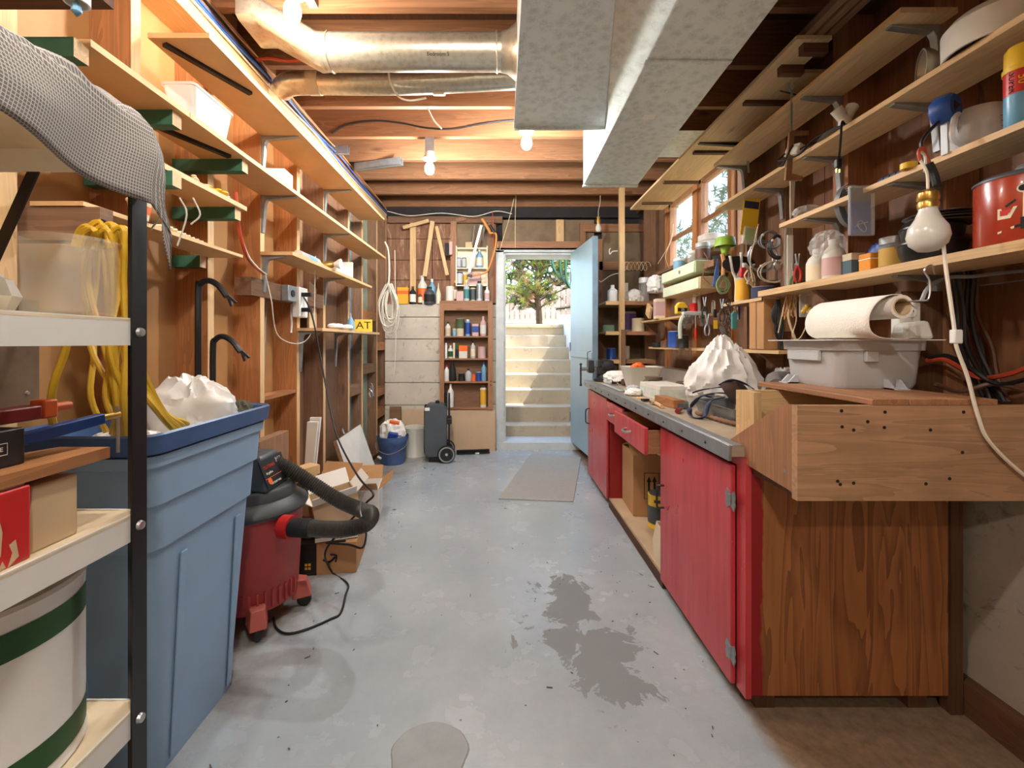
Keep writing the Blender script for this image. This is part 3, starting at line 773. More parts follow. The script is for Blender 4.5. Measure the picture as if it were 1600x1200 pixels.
for k, (p0, p1, lab) in enumerate(((at(518, 243, 3.3), at(545, 240, 3.3), 'short hollow metal channel sticking out above the cable run'), (at(556, 270, 3.62), at(628, 264, 3.5), 'long metal channel lying under the joists above the shelves'))):
    c = thing('metal_channel', lab, 'channel', p0)
    p0.z = p1.z = 2.575
    d = (p1 - p0).normalized(); u = Vector((0, 0, 1)); s = d.cross(u)
    MB().bar(p0 + s * 0.02, p1 + s * 0.02, 0.003, 0.055).build('flange', K['zinc'], c, world=True)
    MB().bar(p0 - s * 0.02, p1 - s * 0.02, 0.003, 0.055).build('flange', K['zinc'], c, world=True)
    MB().bar(p0 - u * 0.026, p1 - u * 0.026, 0.043, 0.003).build('web', K['zinc'], c, world=True)

def ceiling_lamp(loc, z, label, mat, bar=None):
    t = thing('ceiling_lamp', label, 'lamp', (loc[0], loc[1], z), group='bare ceiling bulbs')
    MB().lathe([(0, -0.045), (0.016, -0.043), (0.028, -0.030), (0.033, -0.010), (0.030, 0.012), (0.020, 0.030), (0.014, 0.045), (0, 0.045)], 16).build('bulb', mat, t)
    top = ZJ - z
    MB().lathe([(0, 0.045), (0.018, 0.045), (0.022, 0.06), (0.046, 0.062), (0.046, 0.075), (0.035, 0.078), (0.035, 0.11), (0.0, 0.11)], 18).build('socket', K['offwhite'], t)
    if top > 0.112: MB().box(-0.03, 0.03, -0.015, 0.015, 0.11, top).build('mounting_strap', K['zinc'], t)
    if bar: MB().box(-0.02, 0.02, bar[0] - loc[1], bar[1] - loc[1], top - 0.004, top).build('mounting_bar', K['zinc'], t)
ceiling_lamp((-0.816, 1.74), 2.45, 'glowing bare bulb beside the boot of the round duct', K['bulb_soft'], (1.57, 1.94))
ceiling_lamp((-0.51, 3.175), 2.395, 'glowing bare bulb below a white socket, beyond the vent pipe', K['bulb_lit_white'])
ceiling_lamp((0.159, 2.77), 2.397, 'glowing bare bulb hanging just past the end of the trunk duct', K['bulb_lit_white'])
ceiling_lamp((-0.2, 0.333), 2.44, 'bare bulb over the camera, out of the frame', K['bulb_lit'])
ceiling_lamp((-0.3, -1.29), 2.44, 'added fill bulb far behind the camera, out of the frame', K['bulb_lit'])  # added out of view as fill light; no lamp is known back there

def cable(name, label, pts, r, mat, k=6, n=6, cat='cable', group=None):
    return tag(MB().tube(pts, r, n, k).build(name, mat, world=True), label, cat, group)
random.seed(11)
for i, (mt, r, z, lab) in enumerate(((K['bluecable'], 0.0055, 2.548, 'blue network cable, upper one of the pair along the top plate'), (K['bluecable'], 0.0055, 2.530, 'blue network cable, lower one of the pair along the top plate'),
        (K['whitecable'], 0.004, 2.515, 'thin white cable stapled along the top plate below the blue ones'), (K['blackcable'], 0.005, 2.562, 'black cable running along the top plate above the shelves'), (K['jute'], 0.003, 2.585, 'thin orange wire along the very top of the shelf wall'))):
    pts = [(XL + 0.006 + random.uniform(0, 0.012), -0.4 + 0.47 * j, z + random.uniform(-0.012, 0.012)) for j in range(12)]
    cable('wall_cable', lab, pts, r, mt, 4, group='cables along the top plate')
cable('joist_cable', 'black cable waving across the face of a joist past the vent pipe', [(-1.2, 3.15, 2.63)] + [(-1.1 + i * 0.19, 3.15, 2.69 + 0.03 * math.sin(i * 1.3)) for i in range(7)] + [(0.2, 3.15, 2.72)], 0.006, K['blackcable'])
cable('dangling_wire', 'stiff white wire dangling under the vent pipe', [at(607, 108, 2.28), at(610, 128, 2.28), at(622, 150, 2.28), at(640, 157, 2.28), at(666, 153, 2.28)], 0.005, K['whitecable'])
cable('lamp_wire', 'short white wire hanging down the joist before the far bulb', [at(668, 168, 2.74), at(678, 188, 2.74), at(690, 201, 2.74)], 0.005, K['whitecable'])
cable('red_supply_cable', 'red cable crossing behind the boot of the round duct', [at(378, 112, 2.25), at(392, 97, 2.25), at(420, 91, 2.25), at(450, 95, 2.25), at(486, 93, 2.25)], 0.008, K['redcable'])
cable('junction_wire', 'pale wires drooping over the end wall beneath the last joist', [at(605, 330, 4.7), at(640, 337, 4.7), at(690, 333, 4.7), at(740, 338, 4.7), at(775, 330, 4.7), at(800, 334, 4.7)], 0.004, K['whitecable'])
for lab, q in (('string of the door pull hanging at the doorway corner', [at(803, 310, 4.6), at(796, 340, 4.65), at(781, 390, 4.72)]), ('thin pull string hanging over the door header', [at(806, 305, 4.6), at(805, 345, 4.65), at(805, 388, 4.7)])):
    cable('pull_string', lab, q, 0.0035, K['string'], cat='string')
# unlit bulb hanging by the corner post
hb = thing('pendant_socket', 'unlit bulb in a brass socket hanging above the open door', 'lamp', at(935, 350, 4.45))
MB().tube([(0, 0, 0.42), (0.02, 0, 0.25), (0.0, 0, 0.13), (0, 0, 0.06)], 0.003, 6, 4).build('cord', K['whitecable'], hb)
MB().lathe([(0, 0.07), (0.02, 0.07), (0.022, 0.03), (0.018, 0.0), (0, 0)], 14).build('socket', K['brass'], hb)
MB().lathe([(0, -0.085), (0.018, -0.08), (0.03, -0.055), (0.027, -0.03), (0.014, 0.0), (0, 0.0)], 14).build('bulb', K['bulb_off'], hb)

# ================================================================ shelves on the left wall
def bracket(parent, y, z, length, down=0.19, side=1, mat=None, X=None):
    """pressed steel L bracket under a shelf; side=1 reaches towards +x"""
    x0 = (XL if side > 0 else XR) if X is None else X
    s = side
    m = MB()
    m.prism([(x0, z), (x0 + s * length, z), (x0 + s * length, z - 0.006), (x0 + s * 0.03, z - 0.022), (x0 + s * 0.02, z - 0.04), (x0 + s * 0.008, z - down), (x0, z - down)], 'y', y + 0.006, y + 0.032)
    return m.build('bracket', mat or K['zinc'], parent, world=True, bevel=0.002)
def cleat(parent, y, z, xf, xb=-1.36, h=0.048, mat=None):
    m = MB().box(xb, xf, y - 0.042, y - 0.001, z - h, z)
    m.m[5] = 1
    return m.build('cleat', [mat or W['green'], W['pine_x']], parent, world=True)
def lshelf(label, y0, y1, z, xf, t=0.018, mat=None):
    s = thing('wall_shelf', label, 'shelf', ((XL + xf) / 2, (y0 + y1) / 2, z), group='boards on the left stud wall')
    m = MB().box(XL, xf, y0, y1, z, z + t); m.m[5] = 1
    m.build('board', [mat or W['shelf_under'], W['pine_y']], s, world=True)
    return s
L1 = lshelf('topmost and longest tan shelf, right under the cables', 1.56, 3.89, 2.218, -1.023)
for y in (2.29, 3.10): bracket(L1, y, 2.218, 0.19)
MB().bar((-1.20, 1.585, 2.212), (-1.07, 1.90, 2.212), 0.022, 0.012).build('strap', K['black_metal'], L1, world=True)
L2 = lshelf('second tan shelf down, its front half, carrying the white tray', 1.138, 1.50, 1.908, -1.05)
cleat(L2, 1.10 + 0.045, 1.908, -1.06); cleat(L2, 1.49, 1.908, -1.07)
MB().bar((-1.22, 1.50, 1.902), (-1.10, 1.80, 1.902), 0.022, 0.012).build('strap', K['black_metal'], L2, world=True)
L2b = lshelf('second tan shelf down, the long half carrying a small white box', 1.503, 4.05, 1.908, -1.05)
cleat(L2b, 1.88, 1.908, -1.07)
for y in (2.29, 3.10): bracket(L2b, y, 1.908, 0.18)
L3 = lshelf('third short shelf with green cleats and bits of putty', 1.0, 1.90, 1.71, -1.085)
cleat(L3, 1.49, 1.71, -1.07); cleat(L3, 1.88, 1.71, -1.10)
L4 = lshelf('fourth short shelf above the crowbars, with a paper cup', 1.17, 1.895, 1.51, -1.10, 0.012)
cleat(L4, 1.88, 1.51, -1.245); 
MB().box(-1.37, -1.06, 1.175, 1.215, 1.42, 1.508).build('cleat', W['brown_x'], L4, world=True)
L5 = lshelf('lower shelf of the far section, with the caulk gun', 2.29, 3.70, 1.60, -1.074)
bracket(L5, 3.10, 1.60, 0.15); bracket(L5, 2.30, 1.60, 0.12)
L6 = lshelf('lowest far shelf with the yellow AT sign', 2.70, 3.97, 1.22, -1.085)
for y in (2.72, 3.30): bracket(L6, y, 1.22, 0.14, 0.25)
tag(MB().box(-1.40 + 0.06, -0.905, 1.00, 1.04, 1.928, 1.982).build('timber_offcut', W['dark_x'], world=True), 'dark brown timber offcut lying across the second shelf end', 'timber')
tag(MB().cyl((-0.905, 1.02, 1.96), (-0.868, 1.02, 1.962), 0.0025, n=6).build('nail', K['zinc'], world=True), 'bent nail sticking out of the dark timber end', 'nail')
cp = thing('hanging_light_cup', 'small white lamp cup with a glass drop under the dark timber', 'lamp', (-0.94, 0.985, 1.90))
MB().lathe([(0, 0.08), (0.018, 0.078), (0.024, 0.05), (0.024, 0.0), (0.02, 0.0), (0.02, 0.05), (0, 0.07)], 16).build('cup', K['white'], cp)
MB().lathe([(0, -0.03), (0.010, -0.018), (0.008, -0.004), (0.0, 0.012)], 8).build('glass_drop', K['ltblue'], cp)

# ---- small makers
def put(px, d, z): return Vector(((px - CX) * d / F, d, z))
def px(w, d): return w * d / F
def carton(name, label, loc, size, mat, rz=0.0, cat='box', band=None, txt=None, tmat=None, group=None, tsize=0.02, face=FRONT, rot=None):
    t = thing(name, label, cat, loc, rz, group, rot=rot)
    a, b, c = size
    MB().box(-a / 2, a / 2, -b / 2, b / 2, 0, c).build('body', mat, t, bevel=min(0.003, min(size) * 0.1))
    if band:
        z0, z1, bm = band
        MB().box(-a / 2 - 0.0006, a / 2 + 0.0006, -b / 2 - 0.0006, b / 2 + 0.0006, z0 * c, z1 * c).build('printed_panel', bm, t)
    if txt:
        if face == FRONT: text('lettering', txt, tsize, tmat or K['ink'], t, (0, -b / 2 - 0.001, c * 0.5), FRONT)
        elif face == LEFTW: text('lettering', txt, tsize, tmat or K['ink'], t, (-a / 2 - 0.001, 0, c * 0.5), LEFTW)
        else: text('lettering', txt, tsize, tmat or K['ink'], t, (a / 2 + 0.001, 0, c * 0.5), RIGHTW)
    return t
def bottle(name, label, loc, r, h, body, cap, lab=None, style='round', cat='bottle', group=None, rz=0.0, txt=None):
    t = thing(name, label, cat, loc, rz, group)
    P = {'round': [(0, 0), (r * .92, 0), (r, .03 * h), (r, .62 * h), (r * .9, .70 * h), (r * .38, .82 * h), (r * .36, .88 * h), (0, .88 * h)],
         'spray': [(0, 0), (r, 0), (r, .84 * h), (r * .86, .88 * h), (r * .55, .9 * h), (0, .9 * h)],
         'jug': [(0, 0), (r * .95, 0), (r, .05 * h), (r, .6 * h), (r * .8, .74 * h), (r * .42, .85 * h), (r * .42, .9 * h), (0, .9 * h)],
         'can': [(0, 0), (r, 0), (r * 1.03, .02 * h), (r, .05 * h), (r, .93 * h), (r * 1.03, .95 * h), (r * 1.03, .97 * h), (0, .97 * h)],
         'jar': [(0, 0), (r, 0), (r, .74 * h), (r * .86, .8 * h), (0, .8 * h)],
         'cone': [(0, 0), (r, 0), (r, .5 * h), (r * .7, .62 * h), (r * .25, .8 * h), (r * .1, 1.0 * h), (0, 1.0 * h)]}[style]
    n = 16
    MB().lathe(P, n).build('body', body, t)
    C = {'round': (.36, .86, 1.0), 'spray': (.62, .9, 1.0), 'jug': (.46, .88, 1.0), 'can': (.93, .95, 1.0), 'jar': (.98, .79, 1.0), 'cone': (.14, .9, 1.0)}[style]
    MB().lathe([(0, C[1] * h), (r * C[0], C[1] * h), (r * C[0], C[2] * h), (0, C[2] * h)], n).build('cap', cap, t)
    if lab:
        z0, z1 = {'can': (.1, .9), 'spray': (.12, .8), 'jar': (.12, .66)}.get(style, (.12, .55))
        MB().lathe([(r * 1.012, z0 * h), (r * 1.012, z1 * h)], n).build('label_band', lab, t)
    if txt:
        text('lettering', txt, r * 0.9, K['ink'], t, (0, -r * 1.03, h * .4), FRONT)
    return t

# ---- things on the left shelves
tray = thing('plastic_tray', 'translucent white plastic tray on the second shelf', 'tray', put(312, 1.62, 1.926))
loft(MB(), [rrect(-.045, .045, -.09, .09, 0, .01), rrect(-.055, .055, -.11, .11, .10, .015), rrect(-.06, .06, -.115, .115, .10, .015), rrect(-.06, .06, -.115, .115, .108, .015), rrect(-.052, .052, -.105, .105, .108, .012), rrect(-.042, .042, -.085, .085, .006, .01)]).build('body', K['frosted'], tray)
MB().box(-.07, .03, .02, .06, .108, .14).build('scraper', W['brown_x'], tray)
carton('white_carton', 'small white carton near the middle of the second shelf', put(432, 2.22, 1.926), (0.12, 0.10, 0.075), K['paper'], 0.05)
carton('flat_tray_box', 'long low box lying far along the second shelf', (-1.14, 3.3, 1.926), (0.10, 0.5, 0.03), K['cardlight'])
for i, (x, d, w, mt, lab) in enumerate(((306, 1.62, .035, K['cream'], 'cream lump of putty on the third shelf edge'), (321, 1.66, .045, K['offwhite'], 'white plaster crumb on the third shelf'), (340, 1.74, .05, K['yellow'], 'yellow coil of tape on the third shelf end'), (350, 1.78, .045, K['lgrey'], 'pale grey clip beside the yellow coil'))):
    m = MB()
    for j in range(4): m.ball((random.uniform(-.4, .4) * w, random.uniform(-.5, .5) * w, .010 + .004 * j), w * random.uniform(.25, .4), 8, sz=.5)
    l = put(x, d, 1.728); l.x = min(l.x, -1.115)
    tag(m.build('shelf_scrap', mt, loc=l), lab, 'scrap')
cup = thing('paper_cup', 'small paper cup on the fourth shelf behind the black post', 'cup', put(218, 1.36, 1.522))
MB().lathe([(0, 0), (.022, 0), (.030, .055), (.033, .056), (.033, .062), (.028, .062), (.021, .004), (0, .004)], 18).build('cup', K['cream'], cup)
MB().lathe([(0.0255, .018), (.0288, .042)], 18).build('printed_band', K['orange'], cup)
m = MB()
for j in range(9): m.tube([put(250 + j * 7, 1.45 + .03 * j, 1.53 + .004 * (j % 3)) + Vector((-.03, 0, 0)), put(256 + j * 7, 1.47 + .03 * j, 1.534) + Vector((-.0, 0.02, 0.006))], .006, 6)
tag(m.build('plumbing_bits', K['cream'], world=True), 'scatter of pale pipe fittings at the fourth shelf edge', 'fittings', kind='stuff')
m = MB().tube([put(368, 1.86, 1.78), put(372, 1.9, 1.66), put(382, 1.98, 1.56), put(395, 2.1, 1.52), put(412, 2.26, 1.50)], .008, 8, 6)
t = thing('orange_power_cable', 'orange cable looping from the third shelf down to the outlet board', 'cable', put(368, 1.86, 1.5))
m.build('sheath', K['redcable'], t, world=True)
MB().tube([put(369, 1.88, 1.78), put(374, 1.92, 1.64), put(386, 2.0, 1.55), put(400, 2.1, 1.51), put(416, 2.26, 1.495)], .005, 6, 6).build('strand', K['whitecable'], t, world=True)
# outlet board with its box and power strip
ob = thing('outlet_board', 'timber cross piece with the metal outlet box and white power strip', 'outlet', (XL, 2.6, 1.36))
MB().box(XLB + .06, XL + .004, 2.20, 3.09, 1.385, 1.475).build('board', W['brown_y'], ob, world=True)
MB().box(XL + .004, XL + .045, 2.50, 2.60, 1.385, 1.475).build('junction_box', K['zinc'], ob, world=True, bevel=.004)
MB().cyl((XL + .045, 2.55, 1.43), (XL + .05, 2.55, 1.43), .02, n=14).build('socket_face', K['black'], ob, world=True)
ps = MB().box(XL + .004, XL + .05, 2.63, 2.74, 1.30, 1.48).build('power_strip', K['white'], ob, world=True, bevel=.006)
for z in (1.345, 1.435): MB().box(-.0, .07, -.012, .012, -.012, .012).build('plug', K['black'], ps, loc=Vector((XL + .035, 2.66, z)) - ob.location - ps.location, bevel=.003)
cable('pale_flex', 'thin pale flex hanging in a loop beneath the outlet board', [at(415, 430, 2.3), at(424, 470, 2.35), at(432, 520, 2.45), at(455, 536, 2.6), at(478, 532, 2.7), at(490, 505, 2.75), at(492, 440, 2.78), at(493, 400, 2.8)], .003, K['whitecable'])
cable('bay_cable', 'grey cable hanging down inside the stud bay under the outlet board', [(-1.33, 2.52, 1.42), (-1.33, 2.50, 1.2), (-1.32, 2.46, .8), (-1.33, 2.45, .42)], .007, K['greycable'])
tag(MB().tube([at(456, 470, 2.68), at(455, 490, 2.68), at(456, 505, 2.68), at(455, 520, 2.68)], .006, 6, 5).build('white_pigtail', K['paper'], world=True), 'short frayed white cord under the power strip', 'cord')
# caulk gun, bottles on the fifth shelf
cg = thing('caulk_tube', 'clear caulk tube with white nozzle lying on the lower far shelf', 'tube', put(500, 2.66, 1.618))
MB().lathe([(0, -.16), (.026, -.16), (.026, .10), (.014, .115), (.008, .19), (0, .19)], 16, axis='y', c=(-.06, 0, .027)).build('tube', K['frosted'], cg)
MB().lathe([(.027, -.05), (.027, .05)], 16, axis='y', c=(-.06, 0, .027)).build('label_band', K['ltblue'], cg)
ct = thing('spray_nozzle_bottle', 'brass nozzled white bottle lying at the edge of the lower far shelf', 'bottle', put(522, 2.86, 1.618))
MB().lathe([(0, -.05), (.02, -.05), (.022, .02), (.014, .03), (0, .03)], 14, axis='x', c=(-.03, 0, .03)).build('body', K['brass'], ct)
MB().lathe([(0, .03), (.012, .03), (.03, .06), (.034, .075), (0, .075)], 14, axis='x', c=(-.03, 0, .035)).build('cup', K['white'], ct)
cs = thing('white_tool_case', 'white moulded tool holder at the end of the lower far shelf', 'holder', put(540, 3.08, 1.618))
MB().prism([(-.16, 0), (.16, 0), (.16, .10), (.13, .10), (.11, .05), (-.05, .05), (-.12, .035), (-.16, .035)], 'x', -.06, .0).build('body', K['white'], cs, bevel=.004)
MB().box(-.062, .002, .12, .15, .0, .11).build('divider', K['offwhite'], cs)
gl = bottle('glue_bottle', 'pale green glue bottle with a yellow tip on the lowest far shelf', put(548, 3.35, 1.238), .028, .13, K['ltblue'], K['yellow'], None, 'cone')
m = MB()
for j in range(5): m.ball((random.uniform(-.03, .03), -.16 + .08 * j, .02), random.uniform(.03, .045), 10, sz=.5)
tag(m.build('white_rag', K['paper'], loc=put(538, 3.12, 1.238) + Vector((-.03, 0, 0))), 'crumpled white rag on the lowest far shelf', 'rag')
sg = thing('yellow_sign', 'yellow sign with black letters AT on the lowest far shelf', 'sign', put(568, 3.66, 1.238), 0.25)
MB().box(-.07, .07, -.003, .003, 0, .10).build('plate', K['yellow'], sg, bevel=.001)
text('lettering', 'AT', .085, K['ink'], sg, (.0, -.004, .05), FRONT, sx=1.1)
ld = tag(MB().prism([(2.98, 1.238), (3.18, 1.238), (3.18, 1.36), (3.17, 1.44), (3.13, 1.50), (3.07, 1.54), (2.98, 1.56)], 'x', -1.30, -1.285).build('curved_plywood', W['ply_z'], world=True), 'curved plywood offcut standing in the stud bay', 'offcut')
# crowbars
for (x, y, h, lab) in ((268, 1.80, .62, 'long black crowbar hanging under the fourth shelf'), (296, 1.86, .40, 'shorter black crowbar hanging beside the long one')):
    p = put(x, y, 0); z1 = 1.40 if h > .5 else 1.175
    p.x = -1.225 + (0 if h > .5 else .02)
    pts = [(p.x, p.y, z1 - h), (p.x, p.y, z1 - .06), (p.x + .01, p.y, z1 - .015), (p.x + .04, p.y, z1), (p.x + .08, p.y, z1 - .02), (p.x + .115, p.y, z1 - .065)]
    t = thing('crowbar', lab, 'crowbar', (p.x, p.y, z1 - h), group='crowbars')
    MB().tube(pts, .012, 8, 5).build('shaft', K['black_metal'], t, world=True)
    MB().prism([(-.004, 0), (.004, 0), (.016, -.05), (.006, -.05), (0, -.025), (-.006, -.05), (-.016, -.05)], 'y', -.004, .004).build('claw', K['iron'], t, loc=Vector((.115, 0, h - .055)), rot=(0, -.6, 0))
# rope hank and hanging tools at the wall end
rp = thing('rope_hank', 'hank of pale rope hanging at the end of the shelves', 'rope', (-1.02, 4.02, 1.2))
random.seed(3)
m = MB()
for j in range(9):
    w, h = random.uniform(.03, .09), random.uniform(.28, .42); dx = random.uniform(-.03, .03); yo = random.uniform(-.05, .05)
    m.tube([Vector((dx - .01, yo, .46)), Vector((dx - w, yo, .46 - h * .5)), Vector((dx - w * .6, yo, .46 - h)), Vector((dx + w * .6, yo, .46 - h)), Vector((dx + w, yo, .46 - h * .5)), Vector((dx + .01, yo, .46))], .007, 6, 5, closed=True)
m.build('coils', K['rope'], rp)
MB().tube([(0, 0, .45), (.01, 0, .6), (0, 0, .78), (-.03, 0, .86)], .008, 6, 4).build('hanging_loop', K['rope'], rp)
cable('dangling_string', 'thin white cord dangling past the rope hank to the floor block', [(-.98, 4.1, 2.0), (-.975, 4.1, 1.6), (-.97, 4.1, 1.2), (-.985, 4.1, .85)], .003, K['whitecable'], cat='cord')

# ================================================================ steel shelf unit in the foreground
su = thing('steel_shelf_unit', 'white steel shelf unit with black corner posts in the foreground', 'shelf unit', (-.84, .35, 0))
X0, X1, Y0, Y1 = -1.06, -.637, -.15, .80
for x, sx in ((X1, -1), (X0, 1)):
    for y, sy in ((Y1, -1), (Y0, 1)):
        MB().prism([(x, y), (x + sx * .032, y), (x + sx * .032, y + sy * .003), (x + sx * .003, y + sy * .003), (x + sx * .003, y + sy * .032), (x, y + sy * .032)], 'z', 0, 1.505).build('post', K['black_metal'], su, world=True)
for z in (.17, .51, .85, 1.19, 1.50):
    sh = MB().box(X0 + .003, X1 - .003, Y0 + .003, Y1 - .003, z - .004, z).build('shelf_panel', K['shelftop'], su, world=True)
    MB().box(X1 - .006, X1 - .0032, Y0 + .003, Y1 - .003, z - .045, z + .002).build('rim', K['shelfwhite'], sh, world=True)
    MB().box(X0 + .0032, X0 + .006, Y0 + .003, Y1 - .003, z - .045, z + .002).build('rim', K['shelfwhite'], sh, world=True)
    MB().box(X0 + .003, X1 - .003, Y1 - .006, Y1 - .0032, z - .045, z + .002).build('rim', K['shelfwhite'], sh, world=True)
    MB().lathe([(0, 0), (.006, .0), (.009, -.001), (.007, .005), (0, .006)], 12, axis='x', c=(X1, Y1 - .016, z - .022)).build('bolt', K['steel'], su, world=True)
MB().bar((-.83, .796, 1.47), (-1.02, .796, 1.05), .02, .003, up=(0, 1, 0)).build('brace', K['black_metal'], su, world=True)
# checked cloth over the top shelf
m = MB()
def clothfn(u, v):
    drop = .075 + .02 * math.sin(8 * v + .6) + .045 * v
    s_ = u * (.33 + drop)
    fold = .016 * math.sin(13 * v + 3 * u) + .010 * math.sin(29 * v + 9 * u) + .012 * math.sin(17 * u + 6 * v)
    y = .02 + .80 * v + .012 * math.sin(11 * u + 7 * v)
    if s_ < .33:
        x = -.965 + s_; z = 1.528 + abs(fold) * 1.2 + .035 * math.exp(-((s_ - .25) / .07) ** 2) * (.6 + .4 * math.sin(9 * v))
    else:
        k = s_ - .33
        x = -.629 + .010 * (1 + math.sin(21 * v)) * min(k / .05, 1); z = 1.528 + .02 * math.exp(-k / .02) - k
    e = max(0, v - .965) / .035
    if e > 0:
        y = .812 + .01 * math.sin(20 * u); z -= e * (.05 + .06 * u)
    return (x, y, z)
m.grid(clothfn, 40, 48)
cl = m.build('checked_cloth', cloth_check(), solid=.003)
uv = cl.data.uv_layers.new(name='UVMap')
for lp in cl.data.loops:
    i = lp.vertex_index; uv.data[lp.index].uv = ((i % 41) / 40 * 1.0, (i // 41) / 48 * 2.0)
tag(cl, 'frayed grey checked cloth draped over the steel shelf top', 'cloth')
t = thing('frayed_threads', 'loose pale threads trailing from the checked cloth corner', 'threads', (-.62, .83, 1.35))
for dx, L in ((-.03, .06), (.02, .09), (.045, .05)): MB().tube([(dx, 0, .07), (dx + .01, .005, .04), (dx - .004, 0, .07 - L)], .0016, 5, 4).build('thread', K['rope'], t)
# clear tub and bag
tb = thing('clear_tub', 'scratched clear plastic tub on the steel shelf', 'tub', (-.704, .728, 1.19))
MB().lathe([(0, .0), (.054, .0), (.058, .006), (.061, .120), (.064, .122), (.064, .127), (.059, .127), (.055, .008), (0, .004)], 40).build('wall', K['clear'], tb)
m = MB()
for j in range(14): m.ball((random.uniform(-.07, .07), random.uniform(-.10, .05), random.uniform(.015, .05)), random.uniform(.015, .035), 8)
tag(m.build('crumpled_bag', K['bag'], loc=(-.80, .60, 1.185)), 'crumpled white bag beside the clear tub', 'bag')
# second shelf of the unit
rb = thing('red_box', 'scuffed red cardboard box on the steel shelf', 'box', (-.79, .47, .85))
MB().box(-.135, .135, -.15, .150, 0, .103).build('body', [K['red']], rb, bevel=.003)
MB().box(-.13, .13, -.145, .146, .103, .106).build('lid_edge', K['cardlight'], rb)
for q in ([(.100, .005), (.108, .03), (.104, .055), (.110, .07), (.114, .05), (.112, .02)], [(.120, .0), (.126, .018), (.122, .03), (.130, .034), (.134, .01)], [(.108, .0), (.114, .012), (.118, .002)]): MB().prism(q, 'x', .1349, .1354).build('scuff', K['cardlight'], rb)
carton('cardboard_carton', 'plain brown carton behind the red box', (-.80, .664, .85), (0.27, 0.07, .095), K['cardlight'])
tag(MB().hexa([(-.80, .60, .957), (-.655, .50, .957), (-.655, .745, .957), (-.74, .745, .957)], [(-.80, .60, .975), (-.655, .50, .975), (-.655, .745, .975), (-.74, .745, .975)]).build('board_offcut', W['stud_y'], world=True), 'worn plywood offcut lying on the cartons', 'offcut')
bb = thing('black_box', 'flat black box with a small white framed word', 'box', (-.775, .56, .9755))
MB().box(-.09, .085, -.14, .085, 0, .052).build('body', K['black'], bb, bevel=.002)
text('lettering', 'MUTEKONE', .0085, K['paper'], bb, (.0856, .033, .026), RIGHTW)
MB().tube([(.0857, .005, .018), (.0857, .061, .018), (.0857, .061, .034), (.0857, .005, .034)], .0005, 4, closed=True).build('word_frame', K['paper'], bb)
rl = thing('bar_clamp_red', 'red bar clamp lying on the black box', 'clamp', (-.76, .60, 1.028))
MB().bar((0.0, -.2, .012), (.02, .105, .012), .03, .022).build('bar', K['darkred'], rl, bevel=.003)
MB().box(-.012, .012, -.012, .012, 0, .03).build('jaw', K['orange'], rl, loc=(.022, .118, .0), bevel=.003)
MB().cyl((.022, .125, .015), (.022, .16, .015), .007, n=10).build('screw_handle', K['orange'], rl)
bc = thing('bar_clamp_blue', 'blue bar clamp with a steel sliding handle beside the red one', 'clamp', (-.70, .66, 1.005))
MB().bar((-.04, -.08, -.012), (.0, .12, .012), .018, .018).build('bar', K['blue'], bc, bevel=.002)
MB().cyl((0, .12, .012), (0.004, .15, .014), .006, n=10).build('screw', K['brass'], bc)
MB().cyl((.004, .148, -.055), (.004, .148, .03), .0025, n=8).build('sliding_handle', K['steel'], bc)
# can on the lower shelf
can = thing('drum_can', 'big white can with dark green bands on the lower steel shelf', 'can', (-.80, .655, .51))
MB().lathe([(0, 0), (.138, 0), (.141, .004), (.138, .012), (.138, .262), (.141, .270), (.138, .276), (.06, .277), (0, .277)], 48).build('body', K['white'], can)
for z0, z1 in ((.02, .062), (.205, .245)): MB().lathe([(.1388, z0), (.1388, z1)], 48).build('band', K['dkgreen'], can)
# small metal bucket on the wall behind
mb_ = thing('hanging_tin', 'old brownish tin panel with rivets hanging behind the steel shelf', 'panel', (-1.215, 1.10, .96))
MB().box(-.01, .0, -.10, .07, .02, .30).build('panel', plain('old_brown_tin', S(122, 100, 80), .45, .5, var=.3, scale=9), mb_)
for z in (.06, .22): MB().lathe([(0, 0), (.006, 0), (.004, .004), (0, .004)], 8, axis='x', c=(0, .04, z)).build('screw', K['steel'], mb_)

# ================================================================ blue tote with the yellow cord
tote = thing('storage_tote', 'tall dusty blue storage tote with a navy rim', 'tote', (-1.04, 1.33, 0))
def tr(z, dx=0.0):
    k = z / .86
    return rrect(-1.155 - .035 * k - dx, -.905 + .045 * k + dx, 1.17 - .09 * k - dx, 1.52 + .06 * k + dx, z, .05)
rings = [tr(0), tr(.62), tr(.625, .008), tr(.74, .008), tr(.745, .016), tr(.84, .016), tr(.845, .024), tr(.872, .024), tr(.872, .004), tr(.60, -.004), tr(.60, -.02)]
loft(MB(), rings).build('body', K['blue_tote'], tote, world=True)
loft(MB(), [tr(.880, .026), tr(.880, .033), tr(.925, .035), tr(.93, .030), tr(.925, .018), tr(.865, .014)], caps=False).build('rim', K['blue_rim'], tote, world=True)
MB().box(-.886, -.872, 1.32, 1.50, .835, .862).build('handle', K['blue_tote'], tote, world=True, bevel=.004)
for y in (1.22, 1.47): MB().hexa([(-.902, y - .012, .02), (-.898, y - .012, .02), (-.898, y + .012, .02), (-.902, y + .012, .02)], [(-.872, y - .012, .58), (-.867, y - .012, .58), (-.867, y + .012, .58), (-.872, y + .012, .58)]).build('rib', K['blue_tote'], tote, world=True, bevel=.003)
MB().hexa([(-1.09, 1.158, .02), (-1.06, 1.158, .02), (-1.06, 1.17, .02), (-1.09, 1.17, .02)], [(-1.09, 1.095, .60), (-1.06, 1.095, .60), (-1.06, 1.115, .60), (-1.09, 1.115, .60)]).build('rib', K['blue_tote'], tote, world=True, bevel=.003)
